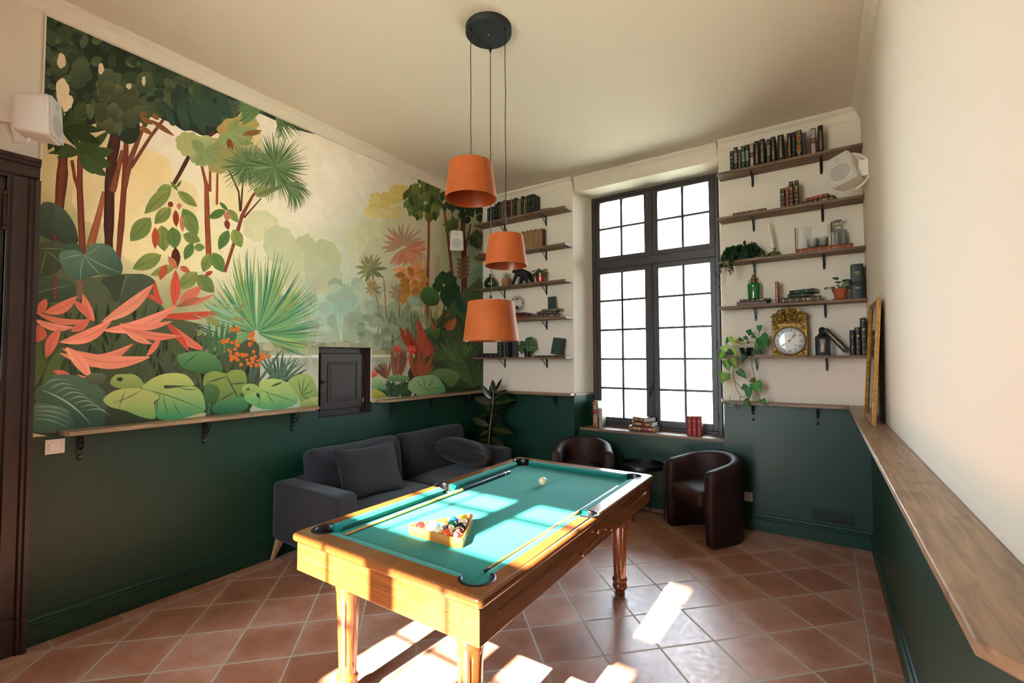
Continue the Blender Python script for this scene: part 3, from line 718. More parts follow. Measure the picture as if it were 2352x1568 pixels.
rk.loops([lo(inr+.009, .022, Z0), lo(inr+.010, .022, Z0+.008), lo(inr+.010, .022, Z1-.006), lo(inr+.008, .021, Z1), lo(inr+.002, .019, Z1), lo(inr, .018, Z1-.004), lo(inr, .018, Z0)], cap=False)
n_ = len(tri_loop(1, .1)); rk.add(lo(inr+.009, .022, Z0)+lo(inr, .018, Z0), [(i, (i+1) % n_, n_+(i+1) % n_, n_+i) for i in range(n_)])
tag(rk.obj('ball_rack', M['rackwood'], smooth=True, auto=45), 'wooden triangle rack holding the coloured balls on the sunlit green cloth', 'ball rack')
M['cuewood'] = wood('cue_maple', '#a8702e', '#cf9a50', 1, .3, coat=.4)
M['cueblack'] = mat('cue_black_lacquer', '#0d0e1c', .18, coat=.5)
def cue(tip, butt, label):
    tip, butt = Vector(tip), Vector(butt); d = butt-tip; Lc = d.length; root = thing('billiard_cue', label, 'billiard cue', tip, math.atan2(d.y, d.x)-PI/2, 'billiard cues on the table')
    el = math.asin(d.z/Lc); R4 = Matrix.Rotation(el, 4, 'X')
    mb = MB(); mb.lathe([(.0055, .0), (.0058, .02), (.0095, Lc*.62)], 14, M=R4 @ T(rx=-PI/2)); mb.obj('shaft', M['cuewood'], root, smooth=True, auto=40)
    mb = MB(); mb.lathe([(.003, -.006), (.0055, -.004), (.0056, .001)], 12, M=R4 @ T(rx=-PI/2)); mb.obj('tip', M['black'], root, smooth=True, auto=40)
    mb = MB(); mb.lathe([(.0096, Lc*.62), (.0135, Lc*.94), (.0135, Lc*.952)], 16, M=R4 @ T(rx=-PI/2)); mb.obj('butt', M['cueblack'], root, smooth=True, auto=40)
    mb = MB(); mb.lathe([(.0138, Lc*.952), (.0138, Lc*.96)], 16, M=R4 @ T(rx=-PI/2)); mb.obj('ring', M['white'], root, smooth=True, auto=40)
    mb = MB(); mb.lathe([(.0136, Lc*.96), (.0138, Lc-.006), (.012, Lc), (.001, Lc+.001)], 16, M=R4 @ T(rx=-PI/2)); mb.obj('bumper', M['cueblack'], root, smooth=True, auto=40)
    return root
cue((1.822, -3.484, TOP+.0065), (1.812, -2.045, TOP+.0145), 'pool cue with black butt lying along the left cushion of the green table')
def cue2():
    root = thing('billiard_cue', 'pool cue lying along the right cushion, dark tip at the near pocket', 'billiard cue', (2.6215, -3.41, TOP+.0065), .0, 'billiard cues on the table')
    R4 = Matrix.Rotation(.003, 4, 'X') @ Matrix.Rotation(-.009, 4, 'Z')
    mb = MB(); mb.lathe([(.0055, .022), (.0060, .05), (.0095, .85)], 14, M=R4 @ T(rx=-PI/2)); mb.obj('shaft', M['cuewood'], root, smooth=True, auto=40)
    mb = MB(); mb.lathe([(.004, -.002), (.0062, 0), (.0064, .012), (.0060, .022)], 12, M=R4 @ T(rx=-PI/2)); mb.obj('tip', M['black'], root, smooth=True, auto=40)
    mb = MB(); mb.lathe([(.0096, .85), (.0125, 1.42), (.011, 1.43)], 16, M=R4 @ T(rx=-PI/2)); mb.obj('butt', M['cueblack'], root, smooth=True, auto=40)
cue2()

# ---------------------------------------------------------------- pendant lamps
def velvet():
    m, nt, b, N, L = nodes('orange_velvet'); setp(b, rough=.75, sheen=.45, sheenr=.35); b.inputs['Sheen Tint'].default_value = (1, .55, .25, 1)
    tc = N('ShaderNodeTexCoord'); n = N('ShaderNodeTexNoise'); n.inputs['Scale'].default_value = 9; n.inputs['Detail'].default_value = 5; n.inputs['Roughness'].default_value = .7; L(tc.outputs['Object'], n.inputs['Vector'])
    r = N('ShaderNodeValToRGB'); r.color_ramp.elements[0].position = .3; r.color_ramp.elements[1].position = .72
    r.color_ramp.elements[0].color = (*lin('#9a4208'), 1); r.color_ramp.elements[1].color = (*lin('#ad5212'), 1); L(n.outputs['Fac'], r.inputs['Fac']); L(r.outputs['Color'], b.inputs['Base Color']); return m
M['velvet'] = velvet(); M['lining'] = mat('orange_satin_lining', '#8f3713', .33, spec=.6)
cp = thing('ceiling_lamp', 'three-shade pendant lamp with orange velvet shades hanging from a black ceiling plate', 'pendant lamp', (2.018, -2.565, HC))
mb = MB(); mb.lathe([(.150, 0), (.150, -.034), (.146, -.040), (.001, -.041)], 48); mb.obj('ceiling_plate', M['blackmatt'], cp, smooth=True, auto=40)
mb = MB(); mb.sphere((0, 0, -.042), .005, 10, 8); mb.obj('plate_screw', M['chrome'], cp, smooth=True)
def pend(x, y, zt, zb, rt, rb, seam):
    lx, ly = x-2.018, y-2.565*-1; ly = y+2.565
    z1, z0 = zt-HC, zb-HC
    mb = MB(); mb.lathe([(.009, -.041), (.009, -.052), (.004, -.064)], 12, M=T(lx, ly)); mb.obj('strain_relief', M['black'], cp, smooth=True)
    mb = MB(); pts = [(lx+.0015*math.sin(i*1.3+seam), ly+.0012*math.cos(i*1.7), -.05+(z1+.05+.04)*i/12) for i in range(13)]; mb.tube(pts, .0026, 8); mb.obj('cable', M['black'], cp, smooth=True)
    sh = MB(); n = 64
    def rad(t): return 1
    ls = [[(lx+r*math.cos(2*PI*j/n), ly+r*math.sin(2*PI*j/n), z) for j in range(n)] for r, z in ((rt-.003, z1-.004), (rt, z1), (rb, z0), (rb-.002, z0-.001), (rb-.003, z0+.002))]
    sh.loops(ls, cap=False); so2 = sh.obj('lamp_shade', M['velvet'], cp, smooth=True, auto=50)
    li = MB(); ls = [[(lx+r*math.cos(2*PI*j/n), ly+r*math.sin(2*PI*j/n), z) for j in range(n)] for r, z in ((rt-.003, z1-.004), (rb-.003, z0+.002))]
    li.loops(ls, cap=False); li.obj('lining', M['lining'], so2, smooth=True)
    se = MB(); ta = math.atan2(CAM.y-y, CAM.x-x)+seam
    se.tube([(lx+(rt+.0005)*math.cos(ta), ly+(rt+.0005)*math.sin(ta), z1-.001), (lx+(rb+.0005)*math.cos(ta+.02), ly+(rb+.0005)*math.sin(ta+.02), z0)], .0014, 6); se.obj('seam', M['velvet'], so2, smooth=True)
    ri = MB()
    for k in range(3):
        a = k*2*PI/3+.4; ri.tube([(lx+.018*math.cos(a), ly+.018*math.sin(a), z1-.012), (lx+(rt-.004)*math.cos(a), ly+(rt-.004)*math.sin(a), z1-.006)], .0018, 6)
    ri.lathe([(.020, z1-.014), (.020, z1-.009)], 16, M=T(lx, ly)); ri.obj('spider', M['black'], so2)
    hd = MB(); hd.lathe([(.005, z1+.045), (.010, z1+.040), (.011, z1+.028), (.008, z1+.022)], 14, M=T(lx, ly)); hd.obj('cord_grip', M['black'], cp, smooth=True, auto=40)
    hd = MB(); hd.lathe([(.007, z1+.022), (.008, z1+.010), (.019, z1+.004), (.021, z1-.05), (.019, z1-.055)], 16, M=T(lx, ly)); hd.obj('lamp_holder', M['brass'], cp, smooth=True, auto=40)
pend(1.949, -2.665, 2.855, 2.628, .136, .165, .55)
pend(2.136, -2.547, 2.390, 2.199, .108, .134, 2.6)
pend(1.941, -2.443, 1.997, 1.734, .153, .187, .28)

# ---------------------------------------------------------------- sofa
M['sofa'] = mat('anthracite_woven_fabric', '#1b1d24', .95, var=.22, scale=160, bump=.6, bscale=420, sheen=.12, detail=5)
M['sofa2'] = mat('charcoal_fleck_fabric', '#17181d', .95, var=.4, scale=230, bump=.6, bscale=500, sheen=.12, detail=5)
M['oak'] = wood('pale_oak', '#a07850', '#c49a70', 2, .5)
sf = thing('sofa', 'dark grey fabric two-seat sofa with oak legs against the green wall under the mural', 'sofa', (0, -1.735, 0))
SY = 1.135         # half length
def soft_obj(name, size, loc, parent, m='sofa', r=.05, puff=0, rot=(0, 0, 0), fn=None, n=12):
    mb = MB(); mb.soft(size, r, puff, n, fn=fn); mb.v = [T(*loc, *rot) @ v for v in mb.v]; return mb.obj(name, M[m], parent, smooth=True)
for s in (-1, 1):
    soft_obj('armrest', (.85, .20, .47), (.455, s*(SY-.10), .395), sf, r=.04, n=12)
soft_obj('base', (.83, 2*SY-.40, .13), (.455, 0, .225), sf, r=.02)
soft_obj('backrest_frame', (.20, 2*SY-.40, .44), (.13, 0, .42), sf, r=.04)
for s in (-1, 1):
    soft_obj('seat_cushion', (.66, SY-.205, .17), (.545, s*(SY-.20)/2, .365), sf, r=.045, puff=.02, n=14)
    def tuft(P, p, s=s):
        for bx in (-.32, .32):
            for bz in ((-.0),):
                d = math.hypot(p.y-bx, (p.z-.15)*.55)
                if p.x > 0: P.x -= .040*math.exp(-(d/.12)**2) 
        P.x += .03*(1-p.y**2)*(1-p.z**2)*(1 if p.x > 0 else 0)
        P.y += .012*math.sin(p.z*3)*abs(p.y)
        P.z += .004*math.sin(p.y*5+s)*max(p.z, 0)
        return P
    c = soft_obj('back_cushion', (.19, SY-.17, .47), (.265, s*(SY-.165)/2, .635), sf, r=.07, rot=(0, -.22, 0), fn=tuft, n=26)
    for bx in (-.32, .32):
        b = MB(); b.sphere((0, 0, 0), .013, 12, 8, sc=(.5, 1, 1)); b.v = [T(.265, s*(SY-.165)/2, .635, 0, -.22, 0) @ (v + Vector((.0885, bx*(SY-.17)/2, .04))) for v in b.v]; b.obj('button', M['sofa'], c, smooth=True)
for x, sx in ((.07, -1), (.83, 1)):
    for s in (-1, 1):
        mb = MB(); y = s*(SY-.06); ty = s*.055
        mb.loops([[(x+a*.5+(0 if sx < 0 else .03)-(.02 if sx < 0 else 0), y+b*.5+ty, 0) for a, b in ((-.022, -.022), (.022, -.022), (.022, .022), (-.022, .022))], [(x+a, y+b, .162) for a, b in ((-.028, -.028), (.028, -.028), (.028, .028), (-.028, .028))]])
        mb.obj('leg', M['oak'], sf, bevel=.002)
def pillowfn(P, p):
    k = (1-abs(p.x)**3)*(1-abs(p.y)**3); P.z *= .16+.84*k**.6
    c = 1+.09*abs(p.x*p.y)**2-.05*(1-abs(p.x))*abs(p.y)**3-.05*(1-abs(p.y))*abs(p.x)**3; P.x *= c; P.y *= c
    P.z += .003*math.sin(p.x*7+p.y*3)*(1-k); return P
def pillow(name, label, size, loc, rot):
    mb = MB(); mb.soft(size, .03, 0, 22, fn=pillowfn); o = mb.obj(name, M['sofa2'], smooth=True); o.location = loc; o.rotation_euler = rot
    tag(o, label, 'cushion', 'loose cushions on the sofa'); return o
pillow('cushion', 'dark speckled cushion propped upright against the left end of the sofa', (.42, .56, .17), (.545, -2.30, .672), (0, 1.18, -.10))
pillow('cushion', 'plump dark cushion lying tilted at the far right end of the sofa', (.52, .56, .27), (.56, -1.02, .605), (-.26, .20, .35))

# ---------------------------------------------------------------- tub armchairs
M['leather'] = mat('dark_brown_leather', '#2a1611', .6, var=.35, scale=9, bump=.5, bscale=70, spec=.35, detail=6)
def tub(label, loc, rz, s=1.0):
    ch = thing('tub_armchair', label, 'armchair', loc, rz, 'brown tub armchairs under the window')
    # local: front is -y.  U-shaped shell: angle from left front over the back to right front
    n = 44; ls = []
    for i in range(n+1):
        t = i/n; L0 = .25; 
        # path: straight side, semicircle, straight side
        tot = 2*.20+PI*.265; d = t*tot
        if d < .20: c = Vector((-.265-.015*(1-d/.20), -.24+d)); nv_ = Vector((-1, 0))
        elif d > tot-.20: q = tot-d; c = Vector((.265+.015*(1-q/.20), -.24+q)); nv_ = Vector((1, 0))
        else:
            a = PI-(d-.20)/.265; c = Vector((.265*math.cos(a), -.04+.265*math.sin(a))); nv_ = Vector((math.cos(a), math.sin(a)))
        h = .645+.085*math.sin(PI*t)**1.2
        th = .052; tp = .035
        o_ = lambda k, z: (c.x+nv_.x*k, c.y+nv_.y*k, z)
        edge = min(1, min(t, 1-t)/.02)
        sec = [o_(th*.84, .001), o_(th*.85, .008), o_(th*1.0, .10), o_(th*1.0, .30), o_(th*1.12, .52), o_(th*1.10, h-.04), o_(th*.72, h-.010), o_(0, h), o_(-th*.72, h-.012), o_(-th*1.0, h-.045), o_(-th*.95, .5), o_(-th*.9, .30), o_(-th*.9, .008), o_(-th*.9, .001)]
        if edge < 1: sec = [(c.x+(p[0]-c.x)*(.75+.25*edge), c.y+(p[1]-c.y)*(.75+.25*edge) - (0 if edge > 0 else .012), p[2]-(1-edge)*.01*(p[2] > .4)) for p in sec]
        ls.append(sec)
    mb = MB(); mb.loops(ls); mb.obj('shell', M['leather'], ch, smooth=True, sub=1)
    def seatfn(P, p):
        r = 1 - .22*max(0, p.y)**2*0; 
        if P.y > 0: P.x *= math.sqrt(max(.05, 1-(P.y/.30)**2*.75))
        P.z += .018*(1-p.x**2)*(1-p.y**2)*(p.z > 0) - .012*max(0, -p.y-.4)*(p.z > 0); return P
    mb = MB(); mb.soft((.435, .49, .15), .05, .01, 14, fn=seatfn); mb.v = [v+Vector((0, -.025, .375)) for v in mb.v]; mb.obj('seat', M['leather'], ch, smooth=True)
    mb = MB(); mb.box((-.20, -.10, .20), (.20, .17, .31)); mb.obj('seat_base', M['blackmatt'], ch)
    for x, y in ((-.27, -.20), (.27, -.20), (-.17, .15), (.17, .15)):
        mb = MB(); mb.lathe([(.018, 0), (.020, .005), (.020, .035)], 14, M=T(x, y)); mb.obj('foot', M['blackmatt'], ch, smooth=True, auto=40)
    ch.scale = (s, s, s); return ch
tub('dark brown leather tub armchair right of the small round table, beside the socket', (2.875, -.335, 0), -.70, 1.0)
tub('brown leather tub armchair half hidden behind the pool table, left of the tray table', (1.565, -.25, 0), .40, 1.0)

# ---------------------------------------------------------------- round tray table
st = thing('side_table', 'small round black metal tray table between the two tub armchairs', 'side table', (2.205, -.20, 0))
mb = MB(); R_ = .222; mb.lathe([(.001, .497), (R_-.004, .497), (R_, .501), (R_, .535), (R_-.002, .537), (R_-.004, .535), (R_-.004, .503), (.001, .501)], 64, cap=False); mb.obj('tray', M['black'], st, smooth=True, auto=40)
for k, a in enumerate((-.07, 1.50, 3.07, 4.64)):
    mb = MB(); c, s = math.cos(a), math.sin(a); mb.tube([((R_+.006)*c, (R_+.006)*s, 0), ((R_+.006)*c, (R_+.006)*s, .54)], .006, 10); mb.tube([((R_+.004)*c, (R_+.004)*s, .512), ((R_-.008)*c, (R_-.008)*s, .494)], .004, 8); mb.obj('leg', M['black'], st, smooth=True, auto=40)
for a in (-.07, 1.50):
    mb = MB(); c, s = math.cos(a), math.sin(a); mb.tube([(R_*c, R_*s, .055+a*.004), (-R_*c, -R_*s, .055+a*.004)], .005, 8); mb.obj('cross_bar', M['black'], st, smooth=True, auto=40)

# ---------------------------------------------------------------- wall fittings
def speaker(label, loc, rot, tall=.25, wid=.175, dep=.17, grp='white loudspeakers'):
    """front is local -y"""
    r = thing('loudspeaker', label, 'loudspeaker', loc, group=grp, rot=rot)
    def taper(P, p):
        k = 1 - .22*max(0, p.y*.5+.5); P.x *= k*(1-.06*p.z); P.z *= 1-.18*max(0, p.y*.5+.5)
        return P
    mb = MB(); mb.soft((wid, dep, tall), .022, 0, 10, fn=taper); mb.obj('cabinet', M['white'], r, smooth=True)
    def gr(P, p): P.x *= 1-.06*p.z; return P
    mb = MB(); mb.soft((wid-.018, .010, tall-.018), .004, 0, 8, fn=gr); mb.v = [v+Vector((0, -dep/2-.002, 0)) for v in mb.v]; g = mb.obj('grille', M['grille'], r, smooth=True)
    mb = MB(); mb.lathe([(wid*.37, 0), (wid*.37, .0022), (wid*.34, .003), (.001, .003)], 36, M=T(0, -dep/2-.0055, -tall*.14, rx=PI/2)); mb.obj('woofer', M['grille2'], r, smooth=True, auto=40)
    mb = MB(); mb.lathe([(.018, 0), (.018, .0022), (.012, .003), (.008, .001), (.001, .001)], 20, M=T(0, -dep/2-.0055, tall*.30, rx=PI/2)); mb.obj('tweeter', M['grille2'], r, smooth=True, auto=40)
    return r
M['grille'] = mat('speaker_grille', '#c2bcb6', .6, bump=.6, bscale=900); M['grille2'] = mat('speaker_cone', '#aaa49f', .6, bump=.6, bscale=900)
def ubracket(r, wallp, wid, tall, n):
    """r: speaker root; bracket arm in world space"""
    pass
sp1 = speaker('white loudspeaker above the brown door, at the left edge of the mural', (.140, -4.295, 2.98), (-.05, 0, 2.62), .245, .165, .165)
mb = MB(); mb.box((-.02, .07, -.05), (.02, .16, .05)); mb.obj('wall_mount', M['white'], sp1, bevel=.004)
mb = MB(); mb.tube([(-.03, .02, -.13), (-.03, .03, -.15), (0, .10, -.15), (0, .12, -.05)], .008, 8); mb.obj('bracket_arm', M['white'], sp1, smooth=True)
sp2 = speaker('small white loudspeaker mounted on the mural near the far corner', (.135, -.70, 3.03), (0, 0, .75), .25, .165, .15)
mb = MB(); mb.box((-.02, .06, -.04), (.02, .145, .04)); mb.obj('wall_mount', M['white'], sp2, bevel=.004)
sp3 = speaker('white loudspeaker tilted on a bracket on the right wall beside the bookshelves', (3.955, -.60, 3.03), (-.16, -.26, -.45), .25, .185, .17)
mb = MB()
pts = [Vector((.02+.115*math.sin(t), .03+.06*(1-abs(math.cos(t))), .155*math.cos(t))) for t in [PI*i/14 for i in range(15)]]
for a, b in zip(pts, pts[1:]): 
    pass
mb.tube(pts, .009, 8); mb.obj('bracket_arm', M['white'], sp3, smooth=True)
mb = MB(); mb.box((4.062-.03, -.64, 2.97), (4.094, -.58, 3.09)); o = mb.obj('wall_plate', M['white'], None, bevel=.004)
o.parent = sp3; bpy.context.view_layer.update(); o.matrix_parent_inverse = sp3.matrix_world.inverted()
sw = thing('light_switch', 'white square dimmer switch on the green wall below the mural', 'light switch', (0, -4.150, 1.112))
mb = MB(); mb.box((.001, -.043, -.043), (.010, .043, .043)); mb.obj('cover_plate', M['white'], sw, bevel=.003)
mb = MB(); mb.lathe([(.030, .010), (.030, .014), (.027, .017), (.001, .018)], 32, M=T(ry=PI/2)); mb.obj('dial', M['white'], sw, smooth=True, auto=35)
sk = thing('wall_socket', 'white power socket low on the green wall beside the right armchair', 'wall socket', (3.163, -.001, .300))
mb = MB(); mb.box((-.036, -.010, -.043), (.036, 0, .043)); mb.obj('cover_plate', M['white'], sk, bevel=.003)
mb = MB(); mb.lathe([(.024, 0), (.024, .004), (.021, .004), (.020, -.002), (.001, -.002)], 28, M=T(0, -.012, 0, rx=PI/2)); so3 = mb.obj('socket_ring', M['white'], sk, smooth=True, auto=35)
for x, z in ((-.009, 0), (.009, 0)):
    mb = MB(); mb.lathe([(.003, 0), (.003, .002)], 8, M=T(x, -.0125, z, rx=PI/2)); mb.obj('pin_hole', M['black'], so3)
vt = thing('vent_grille', 'green painted ventilation grille low on the wall in the right corner', 'vent', (3.816, -.001, .232))
mb = MB()
for x0, x1, z0, z1 in ((-.168, .168, .048, .062), (-.168, .168, -.062, -.048), (-.168, -.150, -.048, .048), (.150, .168, -.048, .048)): mb.box((x0, -.008, z0), (x1, 0, z1))
for i in range(1, 8): mb.box((-.150+.0375*i-.002, -.007, -.048), (-.150+.0375*i+.002, 0, .048))
mb.box((-.150, -.0068, -.002), (.150, 0, .002)); mb.obj('frame', M['green'], vt)
mb = MB(); mb.box((-.150, -.0035, -.048), (.150, 0, .048)); mb.obj('mesh', M['blackmatt'], vt)
# ---------------------------------------------------------------- books
def book(loc, th, h, d, col, label, style='bands', rot=(0, 0, 0), group=None, pages='pages', txt=None, name='book', gold='goldpaper', accent=None, loose=False):
    """local: spine faces -y, thickness along x (0..th), height along z (0..h), depth along +y"""
    root = thing(name, label, 'book', loc, group=group, rot=rot); c = lin(col); c2 = lin(accent) if accent else tuple(x*.55 for x in c)
    t = min(.0035, th*.12); mb = MB(); ls = []
    hump = min(.006, th*.18)
    n = 6
    # cover: two boards and a gently rounded spine, as one folded sheet
    outer = [(0, d)] + [(0, .0)] + [(th*(.5-.5*math.cos(PI*i/n)), -hump*math.sin(PI*i/n)) for i in range(1, n)] + [(th, 0), (th, d)]
    inner = [(t, d)] + [(t, .004)] + [(t+(th-2*t)*(.5-.5*math.cos(PI*i/n)), .004-hump*math.sin(PI*i/n)) for i in range(1, n)] + [(th-t, .004), (th-t, d)]
    def sheet(z): return [(x, y, z) for x, y in outer] + [(x, y, z) for x, y in reversed(inner)]
    mb.loops([sheet(0), sheet(h)], col=c); mb.obj('cover', M['book'], root, smooth=True, auto=35)
    mb = MB(); mb.box((t, .003, .004), (th-t, d-.004, h-.004)); mb.obj('pages', M[pages], root)
    rs = random.Random(hash(label) & 0xffff if False else sum(map(ord, label)))
    def patch(mb, z0, z1, u0=0.0, u1=1.0, off=.0006, col=None):
        k = 5; A = []; B = []
        for i in range(k+1):
            u = u0+(u1-u0)*i/k; x = th*u; y = -hump*math.sin(math.acos(max(-1, min(1, 1-2*u)))) - off
            A.append((x, y, z0)); B.append((x, y, z1))
        mb.loops([A, B], cap=False, closed=False, col=col)
    g = MB(); deco = MB()
    if style in ('bands', 'ribs'):
        k = 5 if style == 'bands' else 6
        for i in range(k):
            z = h*(.08+.84*i/(k-1)); patch(g, z-.0012, z+.0012)
            if style == 'ribs': patch(g, z+.004, z+.005)
        for i in range(3): z = h*(.66+.022*i); patch(g, z, z+.004, .3, .7)
    elif style == 'vertical':                       # large initial and small lettering running down
        z = h*.80
        while z > h*.12:
            wz = h*rs.uniform(.003, .005) if z > h*.45 else h*rs.uniform(.006, .010)
            patch(g, z-wz, z, rs.uniform(.28, .40), rs.uniform(.58, .70)); z -= wz + h*.009
    elif style == 'lattice':
        for z0, z1 in ((.04, .40), (.62, .96)):
            patch(deco, h*z0, h*z1, .14, .86, .0007, lin('#b9a6a0'))
            zz = h*z0+.006
            while zz < h*z1-.006:
                for u in (.24, .40, .56, .70): patch(deco, zz, zz+.004, u, u+.075, .0011, c)
                zz += .0075
        patch(g, h*.53, h*.545, .2, .8); patch(g, h*.50, h*.508, .2, .8); patch(g, h*.45, h*.46, .3, .7)
    elif style == 'panels':                         # light panels between dark bands
        for i in range(3): patch(deco, h*(.30+.16*i), h*(.44+.16*i), 0, 1, .0006, lin(accent or '#7e8378'))
        for z in (.88, .84, .20, .13): patch(deco, h*z, h*(z+.012), .3, .7, .0009, lin('#b7b79c'))
    elif style == 'ornate':
        for i in range(5):
            z0 = h*(.03+.192*i); patch(g, z0, z0+h*.012); patch(g, z0+h*.165, z0+h*.177)
            if i in (1, 3): patch(deco, z0+h*.03, z0+h*.15, .1, .9, .0008, lin('#8e2118')); patch(g, z0+h*.07, z0+h*.08, .25, .75, .0012)
            else:
                for zz, u in ((.05, .3), (.09, .42), (.12, .3)): patch(g, z0+h*zz, z0+h*(zz+.018), u, 1-u)
    elif style == 'medallion':
        for z0, z1 in ((.02, .12), (.88, .98)):
            patch(deco, h*z0, h*z1, .04, .96, .0007, lin('#8a3a26'))
            for q in (.02, .055):
                for u in (.12, .42, .70): patch(g, h*(z0+q), h*(z0+q+.022), u, u+.16, .0011)
        for zc in (.24, .40, .78):
            for r_, cc, of in ((.34, lin('#c9a878'), .0008), (.22, lin('#7a2a20'), .0012), (.10, lin('#e6d2a8'), .0016)):
                K = 14; pts = []
                for i in range(K):
                    a = 2*PI*i/K; u = .5+r_*math.cos(a); x = th*u; pts.append((x, -hump*math.sin(math.acos(max(-1, min(1, 1-2*u)))) - of-.0006, h*zc+th*r_*1.15*math.sin(a)))
                deco.add(pts, [tuple(range(K))], col=cc)
        patch(deco, h*.53, h*.68, .06, .94, .0008, lin('#8e1f1a')); patch(g, h*.60, h*.61, .25, .75, .0012)
        for z in (.14, .33, .50, .69, .86): patch(g, h*z, h*(z+.012))
    elif style == 'title':
        patch(g, h*.74, h*.75, .3, .7); patch(g, h*.77, h*.78, .25, .75); patch(g, h*.70, h*.712, .35, .65); patch(g, h*.30, h*.312, .3, .7); patch(g, h*.33, h*.338, .3, .7)
    elif style == 'scroll':
        z = h*.06
        while z < h*.92: patch(g, z, z+h*rs.uniform(.008, .03), rs.uniform(.1, .35), rs.uniform(.6, .92)); z += h*.04
    if txt:
        tv, tf = text(txt); s = th*.62
        g.add([(th*.5 + x*s, -hump-.0012, h*.88 + y*s) for x, y, z in tv], tf)
    if g.v: g.obj('spine_gilding', M[gold], root)
    if deco.v: deco.obj('spine_panels', M['book'], root)
    return root

def upright(xl, xr, ptop, sh, y, col, label, style, pbase=None, d=.13, **k):
    """upright book whose spine spans xl..xr (pixels) on shelf height sh at depth y"""
    pm = (ptop + (pbase if pbase else ptop+60))/2
    a = at(1, y, xl, pm); b = at(1, y, xr, pm); top = at(1, y, (xl+xr)/2, ptop)
    return book((a.x+.0006, y, sh+.0005), max(.008, (b.x-a.x)*.985-.0012), top.z-sh, d, col, label, style, **k)
def flat(xl, xr, y, z, th, d, col, label, style='bands', ang=0, flip=False, **k):
    """book lying flat, spine towards the room from pixel x xl to xr; returns top height"""
    cx = (xl+xr)/2; pz = at_py(y, z+th/2, cx)
    a = at(1, y, xl, pz); b = at(1, y, xr, pz); h = abs(b.x-a.x)
    loc = Vector(((a.x+b.x)/2, y, z))
    R = Matrix.Rotation(ang, 3, 'Z')
    off = R @ Vector((-h/2, 0, 0)); bk = book(loc+off+Vector((0, 0, th+.0004)), th, h, d, col, label, style, rot=(0, PI/2, 0), **k)
    bk.rotation_euler = (R @ Matrix.Rotation(PI/2, 3, 'Y')).to_euler(); return z+th+.0008
def at_py(y, z, px):
    """pixel row of the point at depth y, height z under pixel column px"""
    lo, hi = 0, 1568
    for _ in range(40):
        m = (lo+hi)/2
        if at(1, y, px, m).z > z: lo = m
        else: hi = m
    return (lo+hi)/2

S1, S2, S3, S4, S5 = SH
G1 = 'books on the top shelf right of the window'
P = lambda X: 1640 + X*280/2352
Q = lambda Y: 280 + Y*280/2352
rows_ = [
 (305, 380, 565, '#15181a', 'bands', 'small dark book at the left end of the top right-hand shelf', {}),
 (382, 455, 490, '#1d2b22', 'panels', 'dark green book with grey panels, second from left on the top right shelf', {}),
 (468, 518, 537, '#20221c', 'scroll', 'thin yellow-gold patterned book on the top right shelf', dict(gold='yellowfoil')),
 (525, 600, 470, '#1d2b22', 'panels', 'green and grey book just right of the thin yellow book, top right shelf', {}),
 (606, 678, 442, '#1d2b22', 'panels', 'green and grey book touching the left maroon lattice book, top right shelf', {}),
 (688, 772, 420, '#4a1d1c', 'lattice', 'maroon book with white lattice spine among the left half of the top right shelf', {}),
 (778, 872, 372, '#0e0f12', 'vertical', 'black gilt book with a large B just right of the left maroon lattice book', dict(txt='B')),
 (878, 985, 332, '#0e0f12', 'vertical', 'black gilt book with a large L, two right of the left maroon lattice book', dict(txt='L')),
 (1012, 1088, 334, '#1d2b22', 'panels', 'lone green and grey book between two black gilt books, top right shelf', {}),
 (1095, 1190, 290, '#0e0f12', 'vertical', 'black gilt book with a large D right of the lone green one', dict(txt='D')),
 (1230, 1350, 250, '#0e0f12', 'vertical', 'thickest black gilt book, with a large A, middle of the top right shelf', dict(txt='A')),
 (1410, 1500, 220, '#0e0f12', 'vertical', 'black gilt book with a large O, right of the thickest black one', dict(txt='O')),
 (1503, 1573, 196, '#1e2022', 'title', 'slim dark grey book left of the ornate red-labelled book, top right shelf', {}),
 (1577, 1698, 160, '#15140f', 'ornate', 'ornate black and gold book with red labels on the top right shelf', {}),
 (1702, 1782, 207, '#2a2927', 'plain', 'plain dark grey book right of the ornate red-labelled one', {}),
 (1862, 1968, 124, '#4a1d1c', 'lattice', 'maroon lattice-spined book near the right end of the top right shelf', {}),
 (2004, 2112, 68, '#0e0f12', 'vertical', 'tall black gilt book at the right end of the top right shelf row', {})]
M['yellowfoil'] = mat('yellow_foil', '#b79b3a', .5)
for xl, xr, yt, col, stl, lab, kw in rows_:
    upright(P(xl), P(xr), Q(yt), S1, -.165, col, lab, stl, group=G1, pbase=Q(yt)+60, d=.14, **kw)
